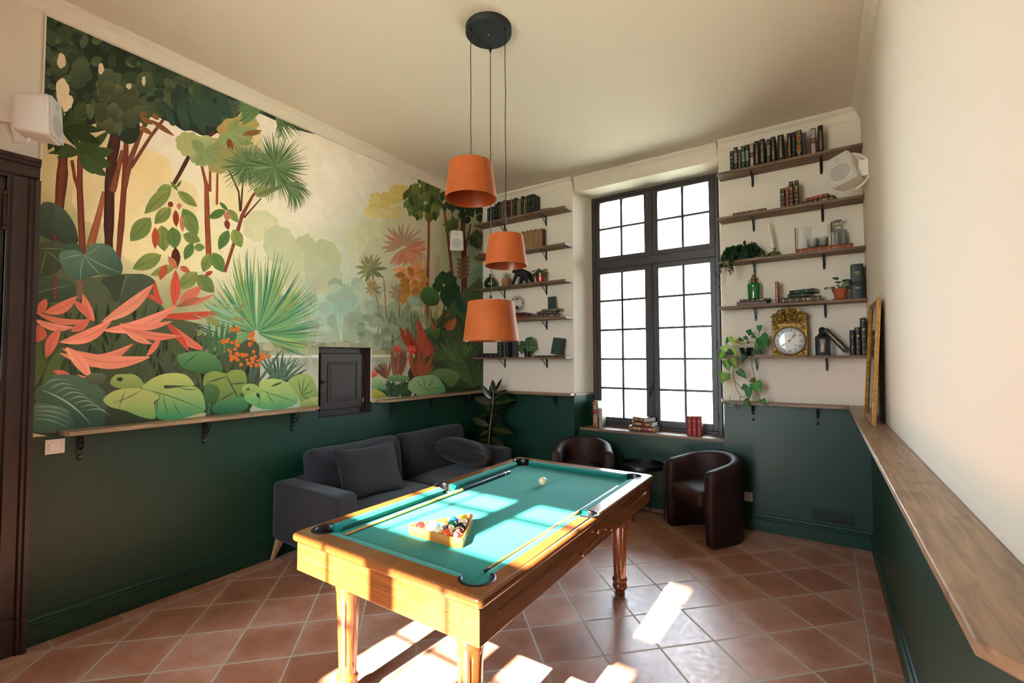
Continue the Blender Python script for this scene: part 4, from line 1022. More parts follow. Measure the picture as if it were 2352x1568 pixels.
# top shelf, left bank
P = lambda X: 1000 + X*400/2352
Q = lambda Y: 380 + Y*400/2352
rows_ = [
 (700, 728, 575, '#14171a', 'bands', 'small dark book behind the pendant cable, far left of the top left shelf', {}),
 (732, 763, 560, '#15261f', 'bands', 'dark green thin book left of the black row on the top left shelf', {}),
 (767, 798, 552, '#1a241d', 'bands', 'thin dark green book right beside the upper orange lamp shade', {}),
 (802, 832, 520, '#101114', 'title', 'slim black book with gold marks, just right of the upper lamp shade', {}),
 (836, 884, 492, '#0e0f12', 'title', 'black gilt book left of the grey-green one on the top left shelf', {}),
 (887, 909, 490, '#4a5446', 'ribs', 'thin grey-green book left of the tan leather book', {}),
 (912, 943, 468, '#6b3a1a', 'bands', 'tan leather book on the top left shelf', {}),
 (955, 984, 472, '#0e0f12', 'title', 'black book directly behind the thin lamp cable, top left shelf', {}),
 (987, 1010, 468, '#121216', 'bands', 'black book left of the reddish-brown one on the top left shelf', {}),
 (1012, 1040, 455, '#4a2018', 'ornate', 'reddish-brown gilt book in the top left row', {}),
 (1042, 1060, 455, '#2c3c2c', 'bands', 'thin green book right of the reddish-brown one', {}),
 (1063, 1098, 438, '#0e0f12', 'title', 'black gilt book between the green and the pale yellow books', {}),
 (1102, 1127, 470, '#6a6238', 'ribs', 'short pale yellow book in the top left row', {}),
 (1129, 1152, 452, '#6e665a', 'ribs', 'beige book in the top left row', {}),
 (1155, 1192, 418, '#0e0f12', 'title', 'black gilt book right of the beige one', {}),
 (1195, 1212, 448, '#7a6a30', 'scroll', 'thin yellow book in the right part of the top left row', {}),
 (1215, 1237, 415, '#33483a', 'ribs', 'thin green book near the right end of the top left row', {}),
 (1242, 1283, 400, '#0e0f12', 'title', 'black gilt book second from the right end of the top left row', {}),
 (1288, 1332, 388, '#0e0f12', 'title', 'large black gilt book ending the top left row, its front cover visible', {})]
for xl, xr, yt, col, stl, lab, kw in rows_:
    upright(P(xl), P(xr), Q(yt), S1, -.165, col, lab, stl, group='books on the top shelf left of the window', pbase=Q(yt)+50, d=.15, **kw)
flat(P(1345), P(1575), -.15, S1, .030, .12, '#121214', 'black gilt book lying flat at the right end of the top left shelf', 'ribs', pages='pageswhite', ang=.12)

M['fanpages'] = wood('fanned_page_edges', '#6e4d30', '#a8845c', 2, .8)
# ---- second shelf left: fanned open book, red book
ob = thing('open_book', 'old open book standing with its fanned page edges towards the room, second left shelf', 'book', at(1, -.10, 1226, 541) .xyz)
ob.location = (at(1, -.10, 1226, 541).x, -.10, S2+.0005)
mb = MB(); hw = .125; H_ = .235
for k in range(13):
    u = -1+2*k/12; x1 = u*hw; mb.box((x1-.0085, -.055-.02*(1-u*u), .003), (x1+.0078, .03, H_-.004-.006*(k % 3)), M=T(ry=0) ,)
mb.obj('pages', M['fanpages'] if 'fanpages' in M else M['pages'], ob)
mb = MB(); mb.box((-hw-.014, -.06, 0), (-hw-.009, .04, H_)); mb.box((hw+.009, .0, 0), (hw+.014, .04, H_)); mb.box((-hw-.014, .036, 0), (hw+.014, .041, H_)); mb.obj('cover', M['blackmatt'], ob)
flat(1098, 1126, -.17, S2, .032, .11, '#7a1a14', 'red book lying at the left end of the second left shelf', 'bands')

# ---- second shelf right
flat(1683, 1760, -.155, S2, .030, .11, '#3d2317', 'brown leather book lying alone at the left of the second right shelf', 'ribs')
g2 = 'upright books on the second shelf right of the window'
upright(1792, 1804, 433, S2, -.165, '#17201a', 'dark green upright book, leftmost of the four on the second right shelf', 'bands', group=g2, pbase=475)
upright(1805, 1811, 429, S2, -.165, '#8e2a14', 'thin orange-red upright book on the second right shelf', 'bands', group=g2, pbase=473)
upright(1812, 1822.5, 417, S2, -.165, '#3a2014', 'brown upright book beside the thin orange-red one', 'ribs', group=g2, pbase=470)
upright(1824, 1835, 414.5, S2, -.165, '#33200f', 'tall dark brown upright book, rightmost of the four on the second right shelf', 'ribs', group=g2, pbase=468, d=.155)
z = flat(1842, 1917, -.15, S2, .040, .155, '#2b1712', 'dark brown leather book lying under the red one on the second right shelf', 'ribs', ang=-.22)
b = flat(1848, 1902, -.14, z, .028, .12, '#7e2416', 'red book lying on the dark brown one on the second right shelf', 'bands', ang=-.30)

# ---- third shelf right
z = flat(1828, 1960, -.15, S3, .042, .145, '#7e3017', 'long red-brown leather book under the crystal decanter on the third right shelf', 'ribs')
ob2 = thing('open_book', 'open book standing behind the crystal glasses on the third right shelf', 'book', (at(1, -.06, 1864, 545).x, -.045, z+.0005))
mb = MB(); H2 = .205
for sx, wd in ((-1, .105), (1, .120)):
    n = 10; A = []; 
    for i in range(n+1):
        u = i/n; A.append((sx*wd*u, .012 - .030*math.sin(PI*u*.7) - .018*u))
    top = [(x, y, H2-.006) for x, y in A] + [(x, .022-.018*abs(x)/wd, H2-.006) for x, y in reversed(A)]
    mb.loops([[(x, y, .002) for x, y, _ in top], top])
mb.obj('pages', M['pageswhite'], ob2)
mb = MB()
for i in range(4): mb.box((-.118+.0*i, -.045+.008*i, .003), (-.104, -.038+.008*i, H2-.004)); mb.box((.118, -.040+.008*i, .003), (.140, -.034+.008*i, H2-.002))
mb.obj('page_block', M['pages'], ob2)
mb = MB(); mb.box((-.124, -.05, 0), (-.119, .03, H2)); mb.box((.141, -.045, 0), (.146, .03, H2+.002)); mb.box((-.124, .025, 0), (.146, .030, H2)); mb.obj('cover', M['blackmatt'], ob2)
M['crystal'] = glassmat('crystal_glass', '#f2f2ee', .03)
def crystmat():
    m, nt, b_, N, L = nodes('cut_crystal'); b_.inputs['Base Color'].default_value = (.93, .93, .90, 1); setp(b_, rough=.06, trans=.92, ior=1.5)
    tc = N('ShaderNodeTexCoord'); v = N('ShaderNodeTexVoronoi'); v.inputs['Scale'].default_value = 190; L(tc.outputs['Object'], v.inputs['Vector'])
    bp = N('ShaderNodeBump'); bp.inputs['Strength'].default_value = 1; bp.inputs['Distance'].default_value = .002; L(v.outputs['Distance'], bp.inputs['Height']); L(bp.outputs['Normal'], b_.inputs['Normal']); return m
M['cutcrystal'] = crystmat()
def sqloop(a, z, r=.2): 
    return [(sx*a*(1-(r if k else 0)), sy*a*(1-(0 if k else r)), z) for sx, sy, ks in ((1, 1, (0, 1)), (-1, 1, (1, 0)), (-1, -1, (0, 1)), (1, -1, (1, 0))) for k in ks]
dc = thing('decanter', 'square cut-crystal decanter with a flat square stopper on the red-brown book', 'decanter', (at(1, -.075, 1926, 545).x, -.075, z+.0005), .55)
mb = MB(); mb.loops([sqloop(a, zz) for a, zz in ((.044, 0), (.046, .004), (.046, .128), (.040, .136), (.017, .142), (.014, .150), (.014, .166), (.019, .170), (.018, .173))]); mb.obj('bottle', M['cutcrystal'], dc)
mb = MB(); mb.loops([sqloop(a, zz) for a, zz in ((.010, .174), (.011, .190), (.026, .203), (.042, .207), (.042, .218), (.030, .222))]); mb.obj('stopper', M['crystal'], dc)
for i, (px, lab) in enumerate(((1866, 'cut-crystal tumbler in front of the open book, left one of the pair'), (1889, 'cut-crystal tumbler next to the square decanter, right one of the pair'))):
    g = MB(); p_ = at(1, -.115, px, 560); g.lathe([(.032, 0), (.036, .004), (.040, .085), (.0385, .086), (.034, .014), (.001, .012)], 20, cap=False, M=T(p_.x, -.105, z+.0005)); g.loops([[(p_.x+.032*math.cos(2*PI*j/20), -.105+.032*math.sin(2*PI*j/20), z+.0005) for j in range(20)], [(p_.x+.001*math.cos(2*PI*j/20), -.105+.001*math.sin(2*PI*j/20), z+.0005) for j in range(20)]], cap=False)
    tag(g.obj('tumbler', M['cutcrystal'], smooth=True, auto=50), lab, 'glass', 'crystal tumblers')
# candle
M['oliveglass'] = mat('olive_glass', '#5d6410', .08, trans=.55, coat=.5); M['wax'] = mat('white_wax', '#d8d2c4', .5)
p_ = at(1, -.12, 1778, 575); ca = thing('candle_holder', 'small olive-green glass candle holder with a tall white candle, third right shelf', 'candle holder', (p_.x, -.12, S3+.0005))
mb = MB(); mb.lathe([(.030, 0), (.037, .004), (.038, .022), (.030, .032), (.013, .037), (.010, .042), (.010, .052), (.015, .057), (.015, .060), (.009, .060)], 28); mb.obj('holder', M['oliveglass'], ca, smooth=True, auto=50)
mb = MB(); mb.lathe([(.0105, .045), (.0085, .22), (.005, .238), (.001, .244)], 16, M=T(ry=-.12)); cn = mb.obj('candle', M['wax'], ca, smooth=True, auto=50); ca.scale = (1.4, 1.4, 1.36)
# ---- fourth shelf right
z = flat(1692, 1761, -.13, S4, .040, .13, '#5d4338', 'faded brown book at the bottom of the pair under the green oil lamp', 'plain')
z = flat(1699, 1770, -.12, z, .020, .12, '#2c1c14', 'dark brown book lying under the green oil lamp', 'ribs', ang=.06)
M['greenglass'] = mat('green_glass', '#0b7a2e', .05, trans=.35, coat=.8, coatr=.03)
M['agedbrass'] = mat('aged_brass', '#6d5330', .38, metal=.9)
p_ = at(1, -.085, 1731.5, 660); ol = thing('oil_lamp', 'green glass oil lamp with a brass burner standing on two brown books', 'oil lamp', (p_.x, -.08, z))
mb = MB(); mb.lathe([(.036, 0), (.042, .004), (.046, .10), (.046, .115), (.040, .124), (.022, .130)], 32); mb.obj('glass_reservoir', M['greenglass'], ol, smooth=True, auto=50)
mb = MB(); mb.lathe([(.023, .128), (.023, .138), (.018, .141), (.018, .146), (.027, .150), (.027, .156), (.016, .162), (.017, .176), (.010, .182), (.007, .190), (.002, .192)], 24); mb.tube([(0, 0, .143), (-.034, 0, .143)], .002, 6); mb.sphere((-.036, 0, .143), .007, 10, 8, sc=(.5, 1, 1)); mb.obj('burner', M['agedbrass'], ol, smooth=True, auto=50); ol.scale = (1.22, 1.22, 1.22)
upright(1780.5, 1788.5, 646, S4, -.16, '#4a1f1a', 'small ornate gilt book standing upright beside the stack, fourth right shelf', 'ornate', pbase=695, d=.11, accent='#8a3a26')
z = flat(1791, 1886, -.15, S4, .048, .14, '#3a241a', 'thick brown leather book at the bottom of the stack, fourth right shelf', 'ribs', pages='pages')
z = flat(1808, 1856, -.15, z, .030, .125, '#12301f', 'dark green book in the middle of the stack on the brown leather one', 'title', ang=-.30, pages='pageswhite')
z = flat(1811, 1870, -.15, z, .032, .13, '#0f3022', 'dark green book on top of the stack on the fourth right shelf', 'title', ang=-.36, pages='pages')
M['terracotta'] = mat('terracotta', '#a4522a', .75, var=.12, scale=30)
def leafmesh(mb, base, d, up, L_, wd, c1, c2, curl=.25, heart=False, n=7, fold=.18):
    """one leaf: base point, direction, upward normal"""
    d = Vector(d).normalized(); up = Vector(up); s_ = d.cross(up)
    if s_.length < 1e-4: s_ = Vector((1, 0, 0))
    s_.normalize(); nn = s_.cross(d).normalized(); base = Vector(base); A = []; B = []; Cc = []
    for i in range(n+1):
        t = i/n
        if heart: w_ = wd*.5*(math.sin(PI*min(1, t*.93+.07)**.62))*(1-.15*t); off = -.16*L_*(1-t)**6*0
        else: w_ = wd*.5*math.sin(PI*t**.85)**.8 if 0 < t < 1 else 0
        c = base + d*L_*t - nn*curl*L_*t*t
        back = d*(-.14*L_) if heart and i <= 1 else Vector()
        A.append(c + s_*w_ + nn*w_*fold + back*(1 if i == 1 else .4)); B.append(c); Cc.append(c - s_*w_ + nn*w_*fold + back*(1 if i == 1 else .4))
    k = len(mb.v); vs = A+B+Cc; m_ = n+1
    fs = [(i, i+1, m_+i+1, m_+i) for i in range(n)] + [(m_+i, m_+i+1, 2*m_+i+1, 2*m_+i) for i in range(n)]
    c1, c2 = lin(c1), lin(c2)
    mb.add(vs, fs, col=[c1]*m_ + [c2]*m_ + [c1]*m_)
# terracotta pot plant
p_ = at(1, -.13, 1933, 670); tp = thing('potted_plant', 'small round-leaved plant in a terracotta pot on a saucer, fourth right shelf', 'potted plant', (p_.x-.012, -.142, S4+.0005))
mb = MB(); mb.lathe([(.028, .006), (.030, .008), (.041, .060), (.047, .062), (.048, .082), (.044, .083), (.042, .070), (.001, .068)], 28, cap=False); pt_ = mb.obj('pot', M['terracotta'], tp, smooth=True, auto=40)
mb = MB(); mb.lathe([(.032, 0), (.044, .006), (.045, .010), (.042, .008), (.001, .005)], 28); mb.obj('saucer', M['terracotta'], tp, smooth=True, auto=40)
mb = MB(); rnd = random.Random(3); sm = MB()
for i in range(20):
    a = rnd.uniform(0, 2*PI); el = rnd.uniform(.1, 1.3); L0 = rnd.uniform(.03, .085); st_ = Vector((.010*math.cos(a), .010*math.sin(a), .07)); e_ = st_ + Vector((math.cos(a)*math.cos(el), math.sin(a)*math.cos(el), math.sin(el)))*L0
    sm.tube([st_, (st_+e_)/2+Vector((0, 0, .004)), e_], .0016, 5, col=lin('#3b5a22')); leafmesh(mb, e_, (math.cos(a), math.sin(a), rnd.uniform(-.3, .6)), (0, 0, 1), rnd.uniform(.045, .064), .040, '#3c6a28', '#7ba04c', .25)
mb.obj('foliage', M['leafcol'], tp, smooth=True); sm.obj('stems', M['leafcol'], tp, smooth=True); tp.scale = (1.15, 1.15, 1.15)
upright(1955.5, 1984.5, 606, S4, -.135, '#1a2420', 'very large dark green volume with gilt titles in the right corner, fourth shelf', 'title', pbase=690, d=.13)
# ---- fifth shelf right: clock
def clock():
    x0 = at(1, -.13, 1773, 780).x; x1 = at(1, -.13, 1855, 780).x; wd = x1-x0; cx = (x0+x1)/2; k = wd/.31
    ck = thing('mantel_clock', 'gilded antique clock with a white roman-numeral dial and ornate crest, lowest right shelf', 'clock', (cx, -.10, S5+.0005))
    h1 = at(1, -.13, 1815, 742).z - S5; hc = at(1, -.13, 1815, 706).z - S5
    M['ormolu'] = mat('embossed_gilt_brass', '#87662e', .42, metal=.72, var=.45, scale=40, bump=3, bscale=55)
    M['enamel'] = mat('white_enamel', '#d9d6d4', .12, coat=.5)
    hw = wd/2; dd = .03
    mb = MB(); mb.box((-hw, -dd, 0), (hw, .06, h1)); mb.box((-hw-.006, -dd-.004, 0), (hw+.006, .062, .012)); mb.obj('case', M['ormolu'], ck, bevel=.004)
    # relief crest
    mb = MB(); pts = [(-.50, 0), (-.49, .16), (-.44, .30), (-.455, .42), (-.40, .50), (-.42, .60), (-.35, .74), (-.27, .77), (-.22, .86), (-.12, .95), (0, 1.0), (.12, .97), (.2, .98), (.26, .90), (.33, .86), (.36, .72), (.42, .62), (.44, .45), (.47, .30), (.49, .14), (.50, 0)]
    mb.prism([(x*wd*.97, -dd*.6, h1-.002+z_*(hc-h1)) for x, z_ in pts], (0, .012, 0)); cr = mb.obj('crest', M['ormolu'], ck)
    rnd = random.Random(11); mb = MB()
    for i in range(150):
        u = rnd.uniform(-.47, .47); top = 1 - 1.9*u*u - .05; v = rnd.uniform(.02, max(.06, top)); r_ = rnd.uniform(.006, .015)
        mb.sphere((u*wd, -dd*.6-.002, h1+v*(hc-h1)), r_, 8, 6, sc=(rnd.uniform(.6, 1.5), rnd.uniform(.5, .9), rnd.uniform(.6, 1.6)))
    for s_ in (-1, 1):                     # two seated figures flanking an altar
        mb.tube([(s_*.13*wd, -dd, h1+.15*(hc-h1)), (s_*.17*wd, -dd*1.2, h1+.4*(hc-h1)), (s_*.15*wd, -dd*1.1, h1+.68*(hc-h1))], [.016, .020, .012], 8); mb.sphere((s_*.15*wd, -dd*1.1, h1+.78*(hc-h1)), .013, 10, 8)
        mb.tube([(s_*.15*wd, -dd*1.2, h1+.2*(hc-h1)), (s_*.27*wd, -dd*1.3, h1+.30*(hc-h1)), (s_*.30*wd, -dd*1.1, h1+.05*(hc-h1))], [.011, .010, .007], 8)
        mb.tube([(s_*.16*wd, -dd*1.2, h1+.6*(hc-h1)), (s_*.06*wd, -dd*1.3, h1+.5*(hc-h1))], [.007, .005], 8)
    mb.box((-.055*wd, -dd*1.3, h1+.02), (.055*wd, -dd*.7, h1+.42*(hc-h1))); mb.box((-.07*wd, -dd*1.35, h1+.40*(hc-h1)), (.07*wd, -dd*.7, h1+.46*(hc-h1)))
    mb.obj('relief_figures', M['ormolu'], cr, smooth=True)
    mb = MB()
    for sx, sz in ((-1, 0), (1, 0), (-1, 1), (1, 1)):
        for i in range(14): mb.sphere((sx*(hw-.012-rnd.uniform(0, .04)), -dd-.001, (.018+rnd.uniform(0, .035)) if sz == 0 else h1-.01-rnd.uniform(0, .04)), rnd.uniform(.004, .010), 8, 6, sc=(1, .6, 1))
    mb.obj('corner_scrolls', M['ormolu'], ck, smooth=True)
    R_ = wd*.455; zc = h1*.455
    fy = -dd-.001
    MM = T(0, fy, zc, rx=PI/2)
    mb = MB(); mb.lathe([(R_*1.03, 0), (R_*1.04, .012), (R_*.99, .018), (R_*.94, .014), (R_*.93, .004)], 64, cap=False, M=MM); mb.obj('bezel', M['brass2'] if 'brass2' in M else M['agedbrass'], ck, smooth=True)
    mb = MB(); mb.lathe([(R_*.95, 0), (R_*.95, .004), (R_*.6, .008), (.001, .009)], 64, M=MM); dl = mb.obj('dial', M['enamel'], ck, smooth=True)
    num = ['XII', 'I', 'II', 'III', 'IIII', 'V', 'VI', 'VII', 'VIII', 'IX', 'X', 'XI']; mb = MB()
    for i, s_ in enumerate(num):
        tv, tf = text(s_); a = PI/2 - i*PI/6; sc_ = R_*.34; ro = a-PI/2
        for_x = .8 if len(s_) > 3 else 1.0
        pts = []
        for x, y, _ in tv:
            X, Y = x*sc_*for_x, y*sc_; pts.append((R_*.73*math.cos(a)+X*math.cos(ro)-Y*math.sin(ro), -.0085, R_*.73*math.sin(a)+X*math.sin(ro)+Y*math.cos(ro)))
        mb.add([(p[0], fy+p[1], zc+p[2]) for p in pts], tf)
    for i in range(60):
        a = i*PI/30; r0 = R_*.89; mb.sphere((r0*math.cos(a), fy-.005, zc+r0*math.sin(a)), .0011, 5, 4)
    mb.obj('numerals', M['ink'], dl)
    mb = MB()
    for a, Ln in ((math.radans(52) if False else math.radians(50), .56), (math.radians(217), .58)):
        mb.box((0, -.0135, -.0016), (R_*Ln, -.0120, .0016), M=T(0, fy, zc, ry=-a))
        cx_ = R_*Ln*.72
        ring = [(cx_+.010*math.cos(t), -.0128, .010*math.sin(t)) for t in [2*PI*j/12 for j in range(13)]]; mb.tube(ring, .0014, 5, M=T(0, fy, zc, ry=-a)); 
        for q in (-.011, .011): mb.tube([(cx_+.018+.006*math.cos(t), -.0128, q*.5+.006*math.sin(t)) for t in [2*PI*j/10 for j in range(11)]], .0012, 5, M=T(0, fy, zc, ry=-a))
    mb.lathe([(.008, 0), (.008, .015), (.004, .017)], 16, M=MM); mb.obj('hands', M['agedbrass'], dl)
    for s_ in (-1, 1):
        mb = MB(); mb.lathe([(.006, 0), (.006, .0095), (.003, .0095)], 14, M=T(s_*R_*.38, fy, zc-R_*.33, rx=PI/2)); mb.obj('winding_hole', M['ink'], dl)
clock()
# lantern
def lantern():
    x0 = at(1, -.11, 1874, 790).x; x1 = at(1, -.11, 1905, 790).x; hw = (x1-x0)/2*.82
    ln = thing('lantern', 'small black metal lantern with glass panes and a pale candle inside, lowest right shelf', 'lantern', ((x0+x1)/2+.0, -.115, S5+.0005), .18)
    H = .155
    mb = MB(); mb.box((-hw-.008, -hw-.008, 0), (hw+.008, hw+.008, .012))
    for sx in (-1, 1):
        for sy in (-1, 1): mb.box((sx*hw-.007, sy*hw-.007, .012), (sx*hw+.007, sy*hw+.007, H))
    for sy in (-1, 1): mb.box((-hw, sy*hw-.004, .012), (hw, sy*hw+.004, .026)); mb.box((-hw, sy*hw-.004, H-.012), (hw, sy*hw+.004, H)); mb.box((sy*hw-.004, -hw, .012), (sy*hw+.004, hw, .026)); mb.box((sy*hw-.004, -hw, H-.012), (sy*hw+.004, hw, H))
    mb.obj('frame', M['black'], ln)
    mb = MB(); sq = lambda a, z_: [(a, a, z_), (-a, a, z_), (-a, -a, z_), (a, -a, z_)]
    mb.loops([sq(hw+.010, H), sq(hw+.010, H+.004), sq(hw*.62, H+.030), sq(hw*.60, H+.032)]); mb.lathe([(hw*.62, H+.032), (hw*.62, H+.060), (hw*.70, H+.062), (hw*.66, H+.072), (hw*.40, H+.086), (.004, H+.090)], 10); mb.obj('roof', M['black'], ln)
    mb = MB(); mb.box((-hw+.007, -hw-.001, .026), (hw-.007, -hw+.001, H-.012)); mb.obj('pane', glass_pane, ln)
    mb = MB(); mb.lathe([(.020, .013), (.020, .100), (.018, .104), (.001, .102)], 24); mb.obj('candle', M['salmonwax'], ln, smooth=True, auto=40)
M['salmonwax'] = mat('pale_pink_wax', '#b98a74', .5)
lantern()
def leaning():
    a = at(1, -.12, 1950, 812); t_ = at(1, -.12, 1900, 767); b_ = at(1, -.12, 1910, 762)
    ang = -math.radians(38); L_ = .235; th = .040
    bk = book((a.x-.001-th*math.cos(ang)*1.0, -.15, S5+.0006+th*math.sin(-ang)), th, L_, .13, '#0f1012', 'black gilt book leaning against the lantern on the lowest right shelf', 'vertical')
    bk.rotation_euler = (0, ang, 0)
leaning()
gg = 'upright books in the right corner of the lowest shelf'
upright(1953, 1964, 758, S5, -.14, '#121314', 'slim black upright book right of the leaning one, lowest right shelf', 'title', group=gg, pbase=812)
upright(1965, 1977, 751.5, S5, -.14, '#2e1a12', 'brown and gilt upright book, middle of the last three on the lowest right shelf', 'bands', group=gg, pbase=812)
upright(1978, 1991, 729.5, S5, -.14, '#1f1b18', 'tall dark ribbed upright book in the right corner of the lowest shelf', 'bands', group=gg, pbase=812)

# ---- third shelf left
M['bottleglass'] = mat('dark_green_bottle_glass', '#3c4a22', .06, trans=.6, coat=.7)
p_ = at(1, -.10, 1128, 640); k = .088
dj = thing('demijohn', 'round green glass bottle vase with a short neck, third left shelf', 'vase', (at(1, -.10, 1127.5, 645).x, -.105, S3+.0005))
mb = MB(); mb.lathe([(.045, 0), (.072, .012), (.086, .040), (.088, .062), (.080, .095), (.055, .128), (.028, .146), (.018, .156), (.016, .176), (.022, .180), (.021, .188), (.014, .188), (.012, .160)], 40, cap=False); mb.obj('bottle', M['bottleglass'], dj, smooth=True, auto=60)
M['lightwood'] = wood('light_wood', '#7d5233', '#a06c45', 2, .6)
wp = thing('wooden_pot', 'square light wooden pot with dried white flowers, third left shelf', 'planter', (at(1, -.10, 1163, 645).x, -.10, S3+.0005), .1)
mb = MB(); q = .044; H_ = .105
for a, b in (((-q, -q, 0), (q, -q+.008, H_)), ((-q, q-.008, 0), (q, q, H_)), ((-q, -q+.008, 0), (-q+.008, q-.008, H_)), ((q-.008, -q+.008, 0), (q, q-.008, H_)), ((-q+.008, -q+.008, 0), (q-.008, q-.008, .08))): mb.box(a, b)
mb.obj('pot', M['lightwood'], wp)
mb = MB(); rnd = random.Random(9)
for i in range(34):
    a = rnd.uniform(0, 2*PI); r1 = rnd.uniform(.01, .055); z1 = rnd.uniform(.13, .19); e_ = Vector((r1*math.cos(a), r1*math.sin(a)*.7, z1)); mb.tube([(r1*.3*math.cos(a), r1*.3*math.sin(a), .08), e_], .0008, 4, col=lin('#6d6a45'))
    for _ in range(4): mb.sphere(e_+Vector((rnd.uniform(-.012, .012), rnd.uniform(-.012, .012), rnd.uniform(-.03, .01))), rnd.uniform(.002, .0042), 6, 5, col=lin(rnd.choice(['#c9bfa2', '#8a8a62', '#d8d2bc'])))
mb.obj('dried_flowers', M['leafcol'], wp)
# gorilla figurine, walking on its knuckles towards the left
def gorilla():
    g = MB(); O = Vector((at(1, -.11, 1201, 630).x, -.11, S3)); s = 1.04
    def V(x, y, z): return O + Vector((x*s, y*s, z*s))
    def chain(pts, rs):
        g.tube([V(*p) for p in pts], [r*s for r in rs], 12)
        for p, r in zip(pts, rs): g.sphere(V(*p), r*s, 12, 8)
    chain([(-.055, 0, .150), (-.01, 0, .145), (.045, 0, .128), (.085, 0, .105)], [.046, .048, .042, .036])     # trunk, high shoulders
    chain([(-.075, 0, .168), (-.105, -.004, .182)], [.034, .034]); g.sphere(V(-.108, -.004, .205), .024*s, 12, 8); g.sphere(V(-.132, -.006, .170), .017*s, 10, 8)   # head, crest, muzzle
    g.tube([V(-.126, -.020, .192), V(-.128, 0, .194), V(-.126, .014, .192)], .007*s, 6)
    for yy, dx in ((-.036, 0), (.036, .045)):
        chain([(-.055+dx*.3, yy, .150), (-.085+dx, yy*1.15, .085), (-.112+dx, yy*1.1, .022), (-.120+dx, yy*1.1, .012)], [.027, .021, .016, .014])
    for yy, dx in ((-.030, 0), (.030, .035)):
        chain([(.080, yy, .098), (.060+dx, yy*1.2, .058), (.082+dx, yy*1.2, .018), (.060+dx, yy*1.2, .010)], [.032, .024, .016, .012])
    o = g.obj('gorilla_figurine', M['matblackfig'], smooth=True)
    r = o.modifiers.new('remesh', 'REMESH'); r.mode = 'VOXEL'; r.voxel_size = .0042; r.use_smooth_shade = True
    tag(o, 'matt black gorilla figurine walking on all fours on the third left shelf', 'figurine')
M['matblackfig'] = mat('matt_black_resin', '#0b0b0c', .75, bump=.6, bscale=120)
gorilla()
M['redglaze'] = mat('glazed_red_ceramic', '#9a2710', .12, var=.15, scale=18, coat=.8)
p_ = at(1, -.11, 1242, 633); rp = thing('potted_plant', 'variegated leafy plant in a glossy red pot, third left shelf', 'potted plant', (p_.x, -.11, S3+.0005))
mb = MB(); mb.lathe([(.044, 0), (.050, .004), (.052, .012), (.057, .03), (.058, .118), (.054, .119), (.053, .10), (.001, .098)], 32, cap=False); mb.obj('pot', M['redglaze'], rp, smooth=True, auto=50)
mb = MB(); rnd = random.Random(5)
for i in range(40):
    a = rnd.uniform(0, 2*PI) if i > 3 else PI*1.2+i*.3; el = rnd.uniform(-.15, 1.15); L0 = rnd.uniform(.02, .07); e_ = Vector((math.cos(a)*math.cos(el)*L0, math.sin(a)*math.cos(el)*L0*.8, .115+math.sin(max(el, .3))*L0))
    leafmesh(mb, e_, (math.cos(a), math.sin(a)*.7, rnd.uniform(-.9, .3)), (0, 0, 1), rnd.uniform(.060, .09), .042, '#1f3d1a', '#7f9a55', .45)
mb.obj('foliage', M['leafcol'], rp, smooth=True)
M['thinglass'] = gp_(); M['thinglass'].name = 'thin_glass'; [setattr(n.inputs[0], 'default_value', 1.12) for n in M['thinglass'].node_tree.nodes if n.type == 'FRESNEL']
# ---- fourth shelf left: hourglass and books
z4 = S4
z = flat(1115, 1213, -.15, z4, .038, .13, '#7a2e18', 'orange-brown book at the bottom of the pile under the hourglass', 'ribs')
z = flat(1120, 1219, -.14, z, .030, .115, '#2f1616', 'dark maroon book in the middle of the pile under the hourglass', 'bands', ang=.03)
z = flat(1118, 1206, -.14, z, .014, .11, '#5c1f16', 'thin red book directly under the hourglass stand', 'plain')
p_ = at(1, -.09, 1187, 690); hg = thing('hourglass', 'sand timer in a round black double-ring metal frame, fourth left shelf', 'hourglass', (p_.x, -.085, z))
RO = .098; zc = .012+RO+.010
mb = MB(); mb.box((-.05, -.025, 0), (.05, .025, .006)); mb.tube([(0, 0, .004), (0, 0, .020)], .004, 8); mb.obj('stand', M['black'], hg)
mb = MB()
for R_ in (RO, RO*.88, RO*.72):
    mb.tube([(R_*math.cos(t), 0, zc+R_*math.sin(t)) for t in [2*PI*j/48 for j in range(49)]], .0022, 6, cap=False)
for t in (0.0, -.60, 2.35, PI+.02): mb.tube([(RO*.70*math.cos(t), 0, zc+RO*.70*math.sin(t)), (RO*1.10*math.cos(t), 0, zc+RO*1.10*math.sin(t))], .0034, 6)
mb.obj('ring_frame', M['black'], hg, smooth=True)
mb = MB(); mb.lathe([(.018, RO*.56), (.018, RO*.72)], 16, M=T(0, 0, zc)); mb.lathe([(.018, -RO*.72), (.018, -RO*.56)], 16, M=T(0, 0, zc)); mb.obj('cap', M['black'], hg)
mb = MB(); mb.lathe([(.014, -RO*.56), (.021, -RO*.40), (.018, -RO*.2), (.003, 0), (.018, RO*.2), (.021, RO*.40), (.014, RO*.56)], 20, M=T(0, 0, zc), cap=False); mb.obj('glass_bulb', M['thinglass'], hg, smooth=True)
mb = MB(); mb.lathe([(.013, -RO*.55), (.018, -RO*.42), (.016, -RO*.33), (.001, -RO*.28)], 16, M=T(0, 0, zc)); mb.obj('sand', M['blackmatt'], hg, smooth=True)
z = flat(1231, 1283, -.15, z4, .044, .15, '#2e1a15', 'thick dark brown book at the bottom of the pile right of the hourglass', 'ribs', ang=.14, pages='pageswhite')
z = flat(1235, 1276, -.14, z, .033, .14, '#2a1212', 'dark maroon book second in the pile right of the hourglass', 'bands', ang=.16, pages='pages')
z = flat(1244, 1285, -.13, z, .026, .11, '#4c5546', 'small pale green gilt book on the pile right of the hourglass', 'ribs', ang=.02)
